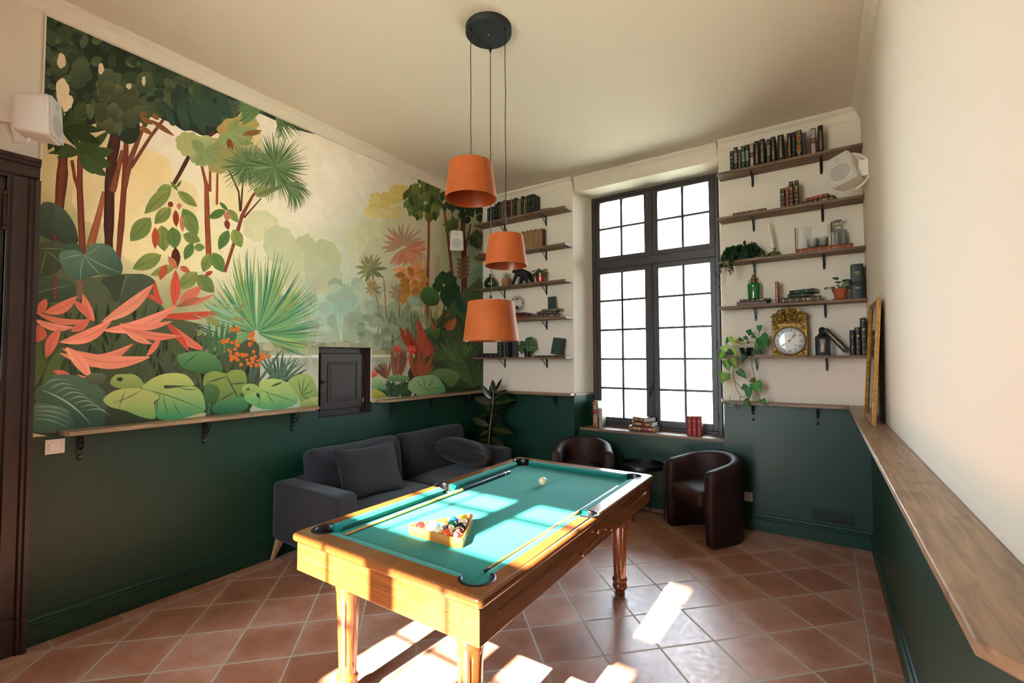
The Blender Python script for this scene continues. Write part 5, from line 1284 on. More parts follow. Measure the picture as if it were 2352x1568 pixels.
bk = book((at(1, -.12, 1254.5, 690).x, -.085, z), .018, .150, .098, '#1d2b28', 'dark green book standing face out on the pile right of the hourglass', 'plain', rot=(0, 0, PI/2)); bk.location.x += .10; bk.rotation_euler = (0, 0, PI/2)
# ---- fifth shelf left
flat(1094, 1142, -.15, S5, .052, .12, '#1a1f20', 'thick black book lying flat at the left end of the lowest left shelf', 'bands')
g5 = 'upright black books on the lowest left shelf'
upright(1142, 1151, 780, S5, -.14, '#1c2022', 'black gilt upright book, left one of the two under the lowest lamp shade', 'title', group=g5, pbase=818)
upright(1152, 1161, 780, S5, -.14, '#202526', 'dark grey gilt upright book, right one of the two under the lowest lamp shade', 'title', group=g5, pbase=818)
upright(1162, 1166, 778, S5, -.14, '#18191b', 'thin black album right of the two gilt books, lowest left shelf', 'plain', group=g5, pbase=818)
bk = book((at(1, -.05, 1187, 800).x, -.03, S5+.0005), .012, .225, .10, '#3d3a36', 'mottled grey book standing face out behind the begonia', 'plain', rot=(0, 0, PI/2))
p_ = at(1, -.11, 1213, 810); bp_ = thing('potted_plant', 'begonia with round dark-veined leaves in a black pot, lowest left shelf', 'potted plant', (p_.x, -.12, S5+.0005))
mb = MB(); mb.lathe([(.034, 0), (.047, .095), (.050, .097), (.050, .108), (.047, .108), (.045, .095), (.001, .093)], 28, cap=False); mb.obj('pot', M['black'], bp_, smooth=True, auto=40)
mb = MB(); sm = MB()
def roundleaf(c, nrm, r, up_):
    nrm = Vector(nrm).normalized(); x = nrm.cross(Vector(up_)).normalized(); y = x.cross(nrm); c = Vector(c); n = 28; ls = []; cols = []
    for j, (rr, cc) in enumerate(((.02, '#8fae7a'), (.30, '#26391f'), (.55, '#22361c'), (.80, '#3d6a36'), (1.0, '#2c4c28'))):
        for i in range(n):
            a = 2*PI*i/n; notch = 1-.35*math.exp(-((a-PI*1.5)/.18)**2); wob = 1+.04*math.sin(9*a)
            vein = (i % 4 == 0) and j in (1, 2)
            ls.append(c + (x*math.cos(a)+y*math.sin(a))*r*rr*notch*wob - nrm*r*.22*rr*rr + nrm*r*.03*math.sin(9*a)*rr); cols.append(lin('#55854a' if (i % 4 in (1, 2)) and j in (2, 3) else cc))
    fs = [(j*n+i, j*n+(i+1) % n, (j+1)*n+(i+1) % n, (j+1)*n+i) for j in range(4) for i in range(n)]
    mb.add(ls, fs, col=cols)
for (dx, dz, r, nx, nz) in ((.045, .195, .056, .15, .25), (.062, .125, .060, .3, .35), (-.075, .165, .045, -.3, .35), (-.030, .165, .042, .0, .5), (-.115, .115, .048, -.5, .2), (-.07, .07, .035, -.4, -.2), (.015, .215, .035, .1, .6), (.012, .085, .035, .1, .1)):
    e_ = Vector((dx, -.03+random.uniform(-.02, .02), dz)); roundleaf(e_, (nx, -1, nz), r, (0, 0, 1)); sm.tube([(0, 0, .09), e_*.5+Vector((0, 0, .06)), e_+Vector((0, .004, 0))], .0022, 6, col=lin('#8a6a50'))
mb.obj('foliage', M['leafcol'], bp_, smooth=True); sm.obj('stems', M['leafcol'], bp_, smooth=True)
z = flat(1228, 1287, -.15, S5, .020, .14, '#3a1f18', 'slim brown book lying under the leaning green marbled book', 'bands', pages='pageswhite', ang=.04)
bk = book((at(1, -.10, 1290, 800).x, -.095, z), .022, .20, .155, '#0f2f2c', 'green marbled book leaning face out on the lowest left shelf', 'plain', rot=(0, 0, PI/2))
bk.rotation_euler = (Euler((-.16, .13, 0)).to_matrix() @ Matrix.Rotation(PI/2, 3, 'Z')).to_euler()
mb = MB(); mb.box((-.0008, -.001, .001), (-.0003, .030, .199)); mb.obj('spine_cloth', M['blackmatt'], bk)
# ---- window sill books
SZB = SZ+.0005; ws = 'books on the window sill'
upright(1360.5, 1374, 921, SZ, .20, '#14171c', 'tall black book with gold medallion spine at the left end of the window sill', 'medallion', group=ws, pbase=980, d=.135, pages='pageswhite')
upright(1375.5, 1383, 938, SZ, .19, '#8f8a78', 'small pale grey book beside the tall medallion book on the window sill', 'scroll', group=ws, pbase=981, d=.12, gold='pages')
z = flat(1444, 1508, .175, SZ, .052, .16, '#14171c', 'black medallion-spined book at the bottom of the pile in the middle of the window sill', 'medallion', group=ws)
z = flat(1450, 1499, .18, z, .050, .155, '#14171c', 'black medallion-spined book in the middle of the window sill pile', 'medallion', ang=-.14, group=ws, pages='pageswhite')
z = flat(1449, 1484, .18, z, .048, .175, '#14171c', 'black medallion-spined book on top of the window sill pile', 'medallion', ang=-.52, group=ws, pages='pageswhite')
for a, b, n_ in ((1577.5, 1589, 'leftmost'), (1589.3, 1600, 'middle'), (1600.3, 1611.5, 'rightmost')):
    upright(a, b, 956, SZ, .155, '#8f2320', n_ + ' of three small red books standing on the right of the window sill', 'title', group=ws, pbase=997, d=.10, gold='pages')

# ---- trailing plants on the right-hand shelves
def fern():
    p_ = at(1, -.12, 1707, 583); r = thing('trailing_plant', 'small-leaved trailing plant in a blue-green pot at the left of the third right shelf', 'potted plant', (p_.x, -.12, S3+.0005))
    M['tealpot'] = mat('teal_glazed_pot', '#1c3a40', .4, var=.25, scale=20)
    mb = MB(); mb.lathe([(.045, 0), (.050, .004), (.056, .085), (.058, .092), (.054, .092), (.052, .08), (.001, .078)], 28, cap=False); mb.obj('pot', M['tealpot'], r, smooth=True, auto=40)
    rnd = random.Random(21); fo = MB(); stm = MB()
    def strand(a, reach, rise, drop, front=0):
        pts = []; s0 = Vector((.03*math.cos(a), .03*math.sin(a), .088)); dx = math.cos(a); dy = math.sin(a)
        n = 14
        for i in range(n+1):
            t = i/n; rr = reach*(1-(1-t)**2.0); z_ = .088 + rise*math.sin(min(1, t*2.2)*PI/2) - (drop+rise)*max(0, t-.30)**1.5/.7**1.5
            y_ = .03*dy + dy*rr; x_ = .03*dx + dx*rr
            if z_ < .012 and -.082 < y_ and x_ > -.145: z_ = .012 + rnd.uniform(0, .01)
            y_ = min(y_, .095); pts.append(Vector((x_+rnd.uniform(-.004, .004), y_, z_)))
        stm.tube(pts, .0012, 4, col=lin('#5a4a2a'))
        for i in range(1, n+1):
            d = (pts[i]-pts[i-1])
            for k in range(7):
                p = pts[i-1].lerp(pts[i], rnd.random()); sd_ = Vector((rnd.uniform(-1, 1), rnd.uniform(-1, .6), rnd.uniform(-.7, .7)))
                c = rnd.choice(['#1f3d20', '#2a4d28', '#35602f', '#24442a', '#447038'])
                leafmesh(fo, p, sd_, (rnd.uniform(-.5, .5), -.6, 1), rnd.uniform(.014, .023), rnd.uniform(.010, .015), c, c, .2, n=3)
    for i in range(36): strand(rnd.uniform(0, 2*PI), rnd.uniform(.05, .13), rnd.uniform(.02, .06), rnd.uniform(.03, .09))
    for i in range(18): strand(PI+rnd.uniform(-.55, .75), rnd.uniform(.10, .17), rnd.uniform(.02, .05), rnd.uniform(.04, .14))
    strand(PI-.02, .185, .03, .38); strand(PI+.16, .175, .02, .30); strand(PI+.25, .18, .02, .22)
    for i in range(5): strand(PI*1.5-rnd.uniform(.35, .75), rnd.uniform(.12, .15), .02, rnd.uniform(.16, .28))
    strand(0.3, .155, .03, .08); strand(-.3, .14, .02, .07); strand(1.4, .03, .11, .02)
    fo.obj('foliage', M['leafcol'], r, smooth=True); stm.obj('stems', M['leafcol'], r)
fern()
def philo():
    Y = -.15; p_ = at(1, Y, 1713, 800); r = thing('trailing_plant', 'heart-leaved vine in a black pot trailing down from the lowest right shelf past the ledge', 'potted plant', (p_.x, -.12, S5+.0005)); O = Vector(r.location)
    mb = MB(); mb.lathe([(.040, 0), (.055, .060), (.060, .062), (.061, .078), (.057, .078), (.054, .06), (.001, .058)], 28, cap=False); mb.obj('pot', M['black'], r, smooth=True, auto=40)
    fo = MB(); st = MB(); vi = 1640; 
    X_ = lambda x: 1640 + x*140/998
    Y_ = lambda y: 740 + y*220/1568
    def P3(x, y, yy=-.19): return at(1, yy, X_(x), Y_(y)) - O
    def vine(pts, c='#6d7a34', rr=.0028, yy=-.215):
        q = [P3(x, y, yy) for x, y in pts]; s_ = []
        for a, b in zip(q, q[1:]): s_ += [a, a.lerp(b, .5)]
        s_.append(q[-1]); st.tube(s_, rr, 6, col=lin(c))
    vine([(330, 735), (322, 790), (300, 830), (320, 910), (345, 990), (360, 1080), (430, 1200), (432, 1290), (400, 1390), (330, 1460), (270, 1495), (220, 1460), (215, 1430)])
    vine([(600, 420), (618, 520), (620, 720), (660, 860), (680, 930)], '#4d6a2c'); vine([(700, 1120), (745, 1200), (735, 1270), (680, 1330), (600, 1335), (545, 1290)], '#5a7a34'); vine([(340, 960), (390, 1020), (430, 1062), (470, 1062)]); vine([(430, 1210), (480, 1222), (530, 1205)])
    vine([(560, 345), (460, 345), (400, 395), (330, 410)], '#9aa34a', yy=-.19); vine([(740, 215), (742, 150)], '#4d6a2c', yy=-.14)
    vine([(370, 430), (440, 360), (600, 335), (690, 330)], '#8a9a44', yy=-.19); vine([(375, 1420), (345, 1390)], '#a05a2c'); vine([(250, 1330), (262, 1200)], '#8a8a3c')
    # leaves: (base x,y) -> (tip x,y), width factor, colours
    Lf = [((175, 820), (125, 995), 1.15, '#3f7a36', '#8fae3a'), ((290, 590), (385, 745), .95, '#1f4a30', '#9ab54a'), ((160, 470), (80, 640), .80, '#1d4428', '#8fb83e'), ((200, 620), (245, 800), .75, '#2c6a34', '#86b040'),
          ((215, 470), (340, 530), .8, '#1f3f2a', '#2e5a3a'), ((170, 380), (210, 480), 1.5, '#a7cf6a', '#b9dc7c'), ((255, 245), (360, 360), .55, '#a9c84c', '#8fb83e'), ((240, 250), (190, 370), .5, '#1e4a28', '#2c6a34'), ((290, 430), (370, 560), .55, '#8fb83e', '#b0d24a'),
          ((395, 780), (540, 925), .62, '#2c5a2c', '#5a8a44'), ((665, 985), (765, 1155), 1.05, '#2f7a2a', '#57a03c'), ((465, 1045), (615, 1110), .75, '#4a7a44', '#3a6a38'), ((560, 1070), (570, 1270), .60, '#1f5a2a', '#3c8a3c'), ((510, 1250), (545, 1450), .38, '#2f5a24', '#6a8a34'), ((520, 1255), (600, 1300), .7, '#1f4a1f', '#2f6a2a'),
          ((785, 1255), (845, 1375), .8, '#2a6a28', '#3f8a34'), ((680, 940), (570, 975), .9, '#7a8424', '#5a4a20'), ((500, 530), (465, 655), .7, '#1f4a3c', '#2a5a44'), ((745, 50), (745, 165), .75, '#2f6a30', '#3a7a36'), ((755, 235), (880, 350), 1.35, '#1f5a20', '#2f7a2a'), ((560, 125), (600, 210), .9, '#1f4a24', '#2f6a30'),
          ((560, 190), (670, 180), .6, '#3a6a34', '#2f5a2c'), ((500, 230), (560, 300), .7, '#24502a', '#2f6a30'), ((400, 270), (500, 310), .6, '#24502a', '#3a6a34'), ((770, 330), (660, 490), .75, '#2a5a24', '#4a7a34'), ((790, 340), (830, 450), .7, '#2f6a2a', '#1f5a20'), ((790, 470), (650, 520), .7, '#1a3f1c', '#24502a'), ((860, 300), (900, 400), .9, '#1a4a1c', '#245a22'),
          ((620, 220), (700, 260), .7, '#2f5a2a', '#3a6a34'), ((300, 265), (345, 300), .5, '#7a3a20', '#8a5a24'), ((340, 310), (460, 345), .3, '#a8802c', '#8a6a24'), ((240, 1380), (350, 1310), .5, '#2a4a34', '#8aa4b4'), ((205, 1320), (240, 1420), .5, '#3a6a2c', '#4a7a34'), ((690, 330), (710, 420), .5, '#4a8a34', '#6aa03c'), ((540, 320), (600, 330), .6, '#24502a', '#2f6a30')]
    for k, (b_, t_, w_, c1, c2) in enumerate(Lf):
        yy = -.215 if b_[1] > 480 or b_[0] < 330 else -.175; yy -= .012*math.sin(k*2.3)
        a = P3(*b_, yy); t = P3(*t_, yy-.012); d = t-a
        leafmesh(fo, a, d, (0.15*math.sin(k), -1, .25), d.length, d.length*w_, c1, c2, .10, heart=w_ > .45, n=8, fold=.14)
    fo.obj('foliage', M['leafcol'], r, smooth=True); st.obj('vines', M['leafcol'], r, smooth=True)
philo()
# ---- rubber plant in the corner behind the sofa
def rubber():
    r = thing('rubber_plant', 'tall rubber plant tied to a stake in the dark corner behind the sofa', 'potted plant', (.34, -.30, 0)); O = Vector(r.location)
    mb = MB(); mb.lathe([(.11, 0), (.15, .26), (.155, .30), (.14, .30), (.13, .26), (.001, .25)], 32, cap=False); mb.obj('pot', M['blackmatt'], r, smooth=True, auto=40)
    X_ = lambda x: 1060 + x*140/1220
    Y_ = lambda y: 860 + y*180/1568
    def P3(x, y, yy=-.30): return at(1, yy, X_(x), Y_(y)) - O
    mb = MB(); q = [P3(545, 1340), P3(600, 800), P3(645, 330)]; q = [Vector((q[0].x+.004, 0, .26))] + q; mb.tube(q, .005, 8); mb.obj('stake', M['bamboo'], r, smooth=True)
    mb = MB(); mb.tube([Vector((0, .012, .25)), P3(510, 1340, -.288), P3(545, 1050, -.288), P3(600, 820, -.288), P3(655, 540, -.288), P3(665, 440, -.288)], .006, 8, col=lin('#3a4a28')); mb.obj('stem', M['leafcol'], r, smooth=True)
    fo = MB(); D1, D2, D3 = '#1b2c1a', '#4a5a34', '#24361f'
    Lf = [((665, 370), (605, 100), .42, '#26401c', '#3c5428', 0), ((680, 330), (800, 60), .22, '#10180e', '#1a2616', .03), ((600, 340), (580, 190), .4, '#0f170e', D1, .05), ((605, 490), (372, 190), .30, '#39421f', '#5a6236', -.05), ((665, 480), (890, 290), .34, '#26301a', D2, -.06), ((640, 620), (225, 440), .45, '#1c2c22', '#3c4a34', -.08), ((620, 590), (1040, 475), .34, D1, D2, -.03),
          ((620, 740), (890, 575), .5, '#20281a', '#3a4020', .02), ((470, 590), (545, 710), .8, D3, D2, -.1), ((560, 760), (300, 840), .55, D1, D2, .04), ((540, 1030), (175, 850), .40, D3, D2, -.04), ((600, 950), (805, 950), .7, D1, '#2c3c24', .03), ((600, 1080), (1015, 1155), .36, D1, '#44502c', -.05), ((545, 1130), (335, 1215), .6, D1, D2, -.05), ((560, 1270), (835, 1400), .40, D3, '#44502c', -.06), ((520, 1320), (160, 1310), .35, D1, D2, .02), ((500, 1140), (240, 1080), .5, D1, D1, .04), ((630, 830), (730, 780), .6, D1, D2, -.03)]
    for k, (b_, t_, w_, c1, c2, dy) in enumerate(Lf):
        a = P3(*b_, -.30); t = P3(*t_, -.30+dy); d = t-a; leafmesh(fo, a, d, (.2*math.sin(k*1.7), -.8, .6), d.length, d.length*w_, c1, c2, .12, n=9, fold=.22)
    fo.obj('foliage', M['glossleaf'], r, smooth=True)
M['bamboo'] = mat('bamboo_stake', '#a8805c', .6); M['glossleaf'] = colmat('rubber_leaf', .25, .15, 12, gain=.42)
rubber()
# ---- gilt-framed picture leaning in the corner on the right ledge
def picture():
    zb = RT+.0006
    n0 = Vector((at(2, zb, 2002, 976).x, at(2, zb, 2002, 976).y, zb)); f0 = Vector((at(2, zb, 1985, 953).x, at(2, zb, 1985, 953).y, zb))
    n0.x = 4.012; f0.x = 4.012; n0.y = -1.375; f0.y = -.80
    lean = 4.086-4.012-.028; Hh = .775; el = math.asin(lean/Hh)
    r = thing('framed_picture', 'gilt-framed glazed picture leaning against the right wall on the wooden ledge', 'picture frame', (4.012, (n0.y+f0.y)/2, zb))
    L_ = (f0.y-n0.y); R4 = Matrix.Rotation(el, 4, 'Y')
    # local: y along the wall, z up, x into the wall (thickness 0..0.028)
    mb = MB(); hw = L_/2; w_ = .030
    prof = [(0.020, 0), (.002, 0), (0, .005), (.004, .009), (-.003, .014), (-.003, .020), (.006, .025), (.009, w_), (.020, w_)]
    ls = []
    for (sy, sz) in ((-1, 0), (1, 0), (1, 1), (-1, 1)):
        ls.append([(a, sy*(hw-b), (b if sz == 0 else Hh-b)) for a, b in prof])
    mb.loops(ls+[ls[0]], cap=False, M=R4); mb.obj('frame', M['frameg'], r, smooth=True, auto=30)
    mb = MB(); mb.box((.013, -hw+w_-.004, w_-.004), (.015, hw-w_+.004, Hh-w_+.004), M=R4); mb.obj('print', M['printm'], r)
    mb = MB(); mb.box((.0105, -hw+w_-.004, w_-.004), (.012, hw-w_+.004, Hh-w_+.004), M=R4); mb.obj('glass', glass_pane, r)
    mb = MB(); mb.box((.0155, -hw+.006, .006), (.0195, hw-.006, Hh-.006), M=R4); mb.obj('backing', M['pages'], r)
M['frameg'] = mat('worn_gilt_frame', '#a8783a', .35, metal=.6, var=.4, scale=45, bump=.5, bscale=80)
M['printm'] = mat('faded_print', '#b5b0a4', .7, var=.12, scale=5)
picture()
# ---------------------------------------------------------------- painted jungle wallpaper on the left wall
MU0, MU1, MZ0, MZ1 = -4.243, -.003, RT-.026, 3.662
REG = [(MU0, NY0, MZ0, MZ1), (NY1, MU1, MZ0, MZ1), (NY0, NY1, NZ1, MZ1)]
class Mural:
    def __init__(s): s.v = []; s.f = []; s.c = []; s.k = 0; s.g = {}
    def clip(s, poly, r):
        for ax, lim, sg in ((0, r[0], 1), (0, r[1], -1), (1, r[2], 1), (1, r[3], -1)):
            out = []; n = len(poly)
            for i in range(n):
                a, b = poly[i], poly[(i+1) % n]; da, db = sg*(a[ax]-lim), sg*(b[ax]-lim)
                if da >= 0: out.append(a)
                if (da > 0 > db) or (da < 0 < db):
                    t = da/(da-db); out.append(tuple(p+(q-p)*t for p, q in zip(a, b)))
            poly = out
            if len(poly) < 3: return []
        return poly
    def add(s, vs, cols, fs, wall=False):
        """vs in survey pixels of the wall (or wall metres), painted as one more layer"""
        W_ = []
        for (a, b), c in zip(vs, cols):
            if wall: W_.append((a, b, *c))
            else:
                p = at(0, 0, a, b); W_.append((p.y, p.z, *c))
        ys = [q[0] for q in W_]; zs = [q[1] for q in W_]; G_ = .03
        cells = [(i, j) for i in range(int(min(ys)//G_), int(max(ys)//G_)+1) for j in range(int(min(zs)//G_), int(max(zs)//G_)+1)]
        s.k = 1 + max(s.g.get(c, 0) for c in cells); x = .0008 + s.k*5e-6
        for c in cells: s.g[c] = s.k
        for f in fs:
            for r in REG:
                q = s.clip([W_[i] for i in f], r)
                if q:
                    n0 = len(s.v); s.v += [(x, t[0], t[1]) for t in q]; s.c += [t[2:] for t in q]; s.f.append(list(range(n0, n0+len(q))))
MU = Mural(); mr_ = random.Random(42)
def mixc(a, b, t): return tuple(x+(y-x)*t for x, y in zip(a, b))
def jit(c, a=.12): k = 1+mr_.uniform(-a, a); return tuple(max(0, min(1, x*k*(1+mr_.uniform(-a*.3, a*.3)))) for x in c)
def poly(pts, c1, c2=None, ang=PI/2, conv=None):
    """filled outline; colour runs from c1 to c2 along ang"""
    if conv: pts = [conv(*p) for p in pts]
    # smooth the outline
    P_ = []; n = len(pts)
    for i in range(n):
        p0, p1, p2, p3 = [pts[(i+k-1) % n] for k in range(4)]
        for t in (0, .33, .67):
            P_.append(tuple(.5*((2*p1[k]) + (-p0[k]+p2[k])*t + (2*p0[k]-5*p1[k]+4*p2[k]-p3[k])*t*t + (-p0[k]+3*p1[k]-3*p2[k]+p3[k])*t**3) for k in (0, 1)))
    c1 = lin(c1); c2 = lin(c2) if c2 else c1; ds = [p[0]*math.cos(ang)+p[1]*math.sin(ang) for p in P_]; a, b = min(ds), max(ds)
    tri = tessellate_polygon([[Vector((p[0], p[1], 0)) for p in P_]])
    MU.add(P_, [mixc(c1, c2, (d-a)/(b-a+1e-9)) for d in ds], [tuple(t) for t in tri])
def lf(x0, y0, x1, y1, w_, c1, c2=None, bend=0, tip=.0, n=9, vein=.75, shape=.9, j=.1):
    """single leaf from base to tip"""
    c1 = jit(lin(c1), j); c2 = jit(lin(c2), j) if c2 else mixc(c1, (0, 0, 0), .3)
    dx, dy = x1-x0, y1-y0; L_ = math.hypot(dx, dy)+1e-6; nx, ny = -dy/L_, dx/L_; V_ = []; K = []
    for i in range(n+1):
        t = i/n; b = bend*math.sin(PI*t); hw = w_*.5*max(0, math.sin(PI*t**shape))**.8 if i not in (0, n) else .4
        cx, cy = x0+dx*t+nx*b, y0+dy*t+ny*b
        V_ += [(cx+nx*hw, cy+ny*hw), (cx+nx*hw*.12, cy+ny*hw*.12), (cx, cy), (cx-nx*hw*.12, cy-ny*hw*.12), (cx-nx*hw, cy-ny*hw)]
        e = mixc(c1, c2, t*.8); e2 = mixc(c2, c1, .35+.4*t); K += [e, mixc(e, e2, .25), tuple(q*vein for q in e), mixc(e2, e, .3), e2]
    fs = []
    for i in range(n):
        for k in range(4): fs.append((i*5+k, i*5+k+1, i*5+k+6, i*5+k+5))
    MU.add(V_, K, fs)
def trunk(pts, c1, c2):
    c1, c2 = lin(c1), lin(c2); V_ = []; K = []
    P_ = []
    for a, b in zip(pts, pts[1:]):
        for t in (0, .33, .67): P_.append(tuple(p+(q-p)*t for p, q in zip(a, b)))
    P_.append(pts[-1])
    for i, (x, y, w_) in enumerate(P_):
        a = P_[max(0, i-1)]; b = P_[min(len(P_)-1, i+1)]; L_ = math.hypot(b[0]-a[0], b[1]-a[1])+1e-6; nx, ny = (b[1]-a[1])/L_, -(b[0]-a[0])/L_; ww = w_*(.5+mr_.uniform(-.05, .05))
        V_ += [(x-nx*ww, y-ny*ww), (x-nx*ww*.2, y-ny*ww*.2), (x+nx*ww*.5, y+ny*ww*.5), (x+nx*ww, y+ny*ww)]; K += [jit(c2, .15), jit(c1, .15), jit(mixc(c1, c2, .3), .15), jit(c2, .2)]
    MU.add(V_, K, [(i*4+k, i*4+k+1, i*4+k+5, i*4+k+4) for i in range(len(P_)-1) for k in range(3)])
def blob(cx, cy, rx, ry, c, c2=None, bumps=9, amp=.14, n=40, j=.06, rot=0):
    c = jit(lin(c), j); c2 = lin(c2) if c2 else c; ph = mr_.uniform(0, 6); V_ = [(cx, cy)]; K = [mixc(c, c2, .5)]
    for i in range(n):
        a = 2*PI*i/n; r = 1+amp*abs(math.sin(a*bumps/2+ph))+amp*.4*math.sin(3*a+ph); X, Y = rx*r*math.cos(a), ry*r*math.sin(a)
        V_.append((cx+X*math.cos(rot)-Y*math.sin(rot), cy+X*math.sin(rot)+Y*math.cos(rot))); K.append(mixc(c, c2, .5+.5*math.sin(a)))
    MU.add(V_, K, [(0, i+1, (i+1) % n+1) for i in range(n)])
def fan(cx, cy, r, n, a0, a1, cs, w_=5, droop=0, rj=.2, inner=0, bend=0, tipc=None):
    for i in range(n):
        a = math.radians(a0+(a1-a0)*(i+mr_.uniform(-.3, .3))/max(1, n-1)); R_ = r*(1-mr_.uniform(0, rj)) if not callable(r) else r(math.degrees(a))*(1-mr_.uniform(0, rj))
        x1, y1 = cx+R_*math.cos(a), cy-R_*math.sin(a)+droop*R_*abs(math.cos(a))
        lf(cx+inner*math.cos(a), cy-inner*math.sin(a), x1, y1, w_*mr_.uniform(.7, 1.2), mr_.choice(cs), tipc if tipc and mr_.random() < .35 else mr_.choice(cs), bend=bend*(1 if math.cos(a) > 0 else -1)*R_, n=6, vein=.85)
c5 = lambda x, y: (60+.3571*x, 500+.3571*y)
c4 = lambda x, y: (60+.3316*x, 20+.3316*y)
c6 = lambda x, y: (660+.3954*x, 380+.3954*y)
# washed background
BGS = [(760, 380, '#f0e2d3'), (550, 400, '#eedcb4'), (350, 430, '#ecd7a8'), (300, 560, '#ecdcae'), (480, 560, '#ecdfb8'), (600, 520, '#e8debf'), (700, 470, '#ecdccb'), (850, 350, '#e8dccf'), (930, 400, '#ddd2c2'), (640, 600, '#d8d4b2'), (720, 600, '#c4c8aa'), (800, 600, '#c2c6b0'), (860, 560, '#c8c8b2'), (960, 520, '#c2bb9a'), (1050, 540, '#98946a'), (760, 700, '#a8c0aa'),
       (830, 700, '#a8b9a4'), (900, 700, '#aeac92'), (980, 700, '#a89c74'), (1080, 600, '#84927a'), (1080, 700, '#6d846a'), (700, 770, '#a0b4a0'), (760, 790, '#96a290'), (700, 860, '#aab09a'), (870, 870, '#b0aa98'), (640, 850, '#9aa68e'), (400, 700, '#9a9a70'), (200, 600, '#97955f'), (150, 400, '#d0b886'), (120, 550, '#97925f'), (430, 350, '#efdfc8'), (400, 300, '#efe0cc'), (620, 300, '#f0e2d2'), (200, 270, '#dcc4a0'), (650, 420, '#ecdcc6')]
BGP = [(at(0, 0, x, y), lin(c)) for x, y, c in BGS]
nu_, nv_ = 90, 52; V_ = []; K = []
for j in range(nv_+1):
    for i in range(nu_+1):
        y = MU0+(MU1-MU0)*i/nu_; z = MZ0+(MZ1-MZ0)*j/nv_; sw_ = 0; c = [0, 0, 0]
        for p, cc in BGP:
            d = ((p.y-y)**2+(p.z-z)**2+.012)**1.6; w1 = 1/d; sw_ += w1; c = [a+b*w1 for a, b in zip(c, cc)]
        V_.append((y, z)); K.append(tuple(a/sw_ for a in c))
MU.add(V_, K, [(j*(nu_+1)+i, j*(nu_+1)+i+1, (j+1)*(nu_+1)+i+1, (j+1)*(nu_+1)+i) for j in range(nv_) for i in range(nu_)], wall=True)
# hazy distant foliage
for cx, cy, rx, ry, c in ((330, 400, 62, 50, '#ebd09a'), (280, 470, 60, 55, '#ead2a0'), (390, 470, 60, 60, '#ebd6a6'), (520, 440, 50, 60, '#ebd8a8'), (210, 440, 40, 70, '#d6c294'), (560, 330, 40, 40, '#e6cc98'), (340, 540, 70, 60, '#e6d4a0'), (450, 570, 60, 50, '#e2d6a6'), (600, 520, 40, 34, '#d2cca4'), (640, 560, 34, 40, '#c6c6a0'),
                          (700, 590, 26, 50, '#bab996'), (745, 600, 34, 48, '#b3b490'), (760, 640, 26, 40, '#adb294'), (722, 640, 24, 40, '#b2b596'), (675, 620, 24, 60, '#bfc29e'), (820, 560, 26, 34, '#c8c6a6'), (850, 540, 34, 34, '#c8c39e'), (870, 600, 40, 50, '#bfc0a4'), (905, 520, 30, 30, '#c8c2a0'), (780, 720, 36, 42, '#98b8a4'), (795, 690, 22, 22, '#94b6a4'), (740, 730, 24, 30, '#a2baa6'), (830, 740, 26, 36, '#98aa94'), (850, 700, 22, 24, '#a9b29a'), (885, 720, 24, 40, '#8f9c84'), (930, 730, 34, 40, '#84937a'), (965, 710, 24, 34, '#8c967a'),
                          (790, 770, 30, 24, '#9aa68f'), (850, 775, 26, 18, '#8c967e'), (900, 770, 26, 26, '#7e8a72'), (700, 770, 30, 26, '#9db09a')):
    blob(cx, cy, rx, ry, c, bumps=8, amp=.12)
for i in range(40): x = mr_.uniform(640, 960); blob(x, mr_.uniform(640, 770), mr_.uniform(8, 20), mr_.uniform(8, 20), mr_.choice(['#a6b49a', '#9aac98', '#b0b394', '#93a08a']), bumps=6)
for x in (700, 722, 778, 792, 800, 905, 925): trunk([(x, 640+mr_.uniform(0, 60), 2), (x+mr_.uniform(-3, 3), 780, 2.5)], '#a4a88e', '#98a088')
for x, y in ((775, 718), (785, 718)): trunk([(784, 790, 4), (x, y, 2)], '#b8c6b4', '#a8bcae')
# far yellow tree and top-right canopy
for i in range(26): a = mr_.uniform(0, 6.28); r_ = mr_.uniform(0, 1)**.5; blob(895+50*r_*math.cos(a), 468+26*r_*math.sin(a)-8*math.cos(a), 13, 10, mr_.choice(['#cdb76e', '#d0bd78', '#c9b468', '#cfc080']), bumps=6)
blob(870, 490, 22, 12, '#cfc088'); blob(920, 440, 26, 14, '#cdb970')
# shore and water
poly([(560, 790), (640, 786), (700, 780), (760, 790), (860, 786), (900, 792), (905, 822), (560, 822)], '#8f9272', '#a09f80')
for i in range(34): x = mr_.uniform(600, 900); blob(x, mr_.uniform(786, 808), mr_.uniform(8, 16), mr_.uniform(5, 10), mr_.choice(['#8a8d6a', '#9a9a78', '#7d8262', '#a5a486']), bumps=6)
poly([(560, 822), (900, 820), (900, 900), (560, 920)], '#9aa08c', '#b9b7a4')
poly([(560, 817), (900, 815), (900, 819), (560, 821)], '#d0cfc2'); 
for i in range(16): x = mr_.uniform(640, 880); poly([(x, 826), (x+mr_.uniform(6, 14), 828), (x+mr_.uniform(4, 10), mr_.uniform(845, 875)), (x+1, 850)], '#8c927e', '#a6a896')
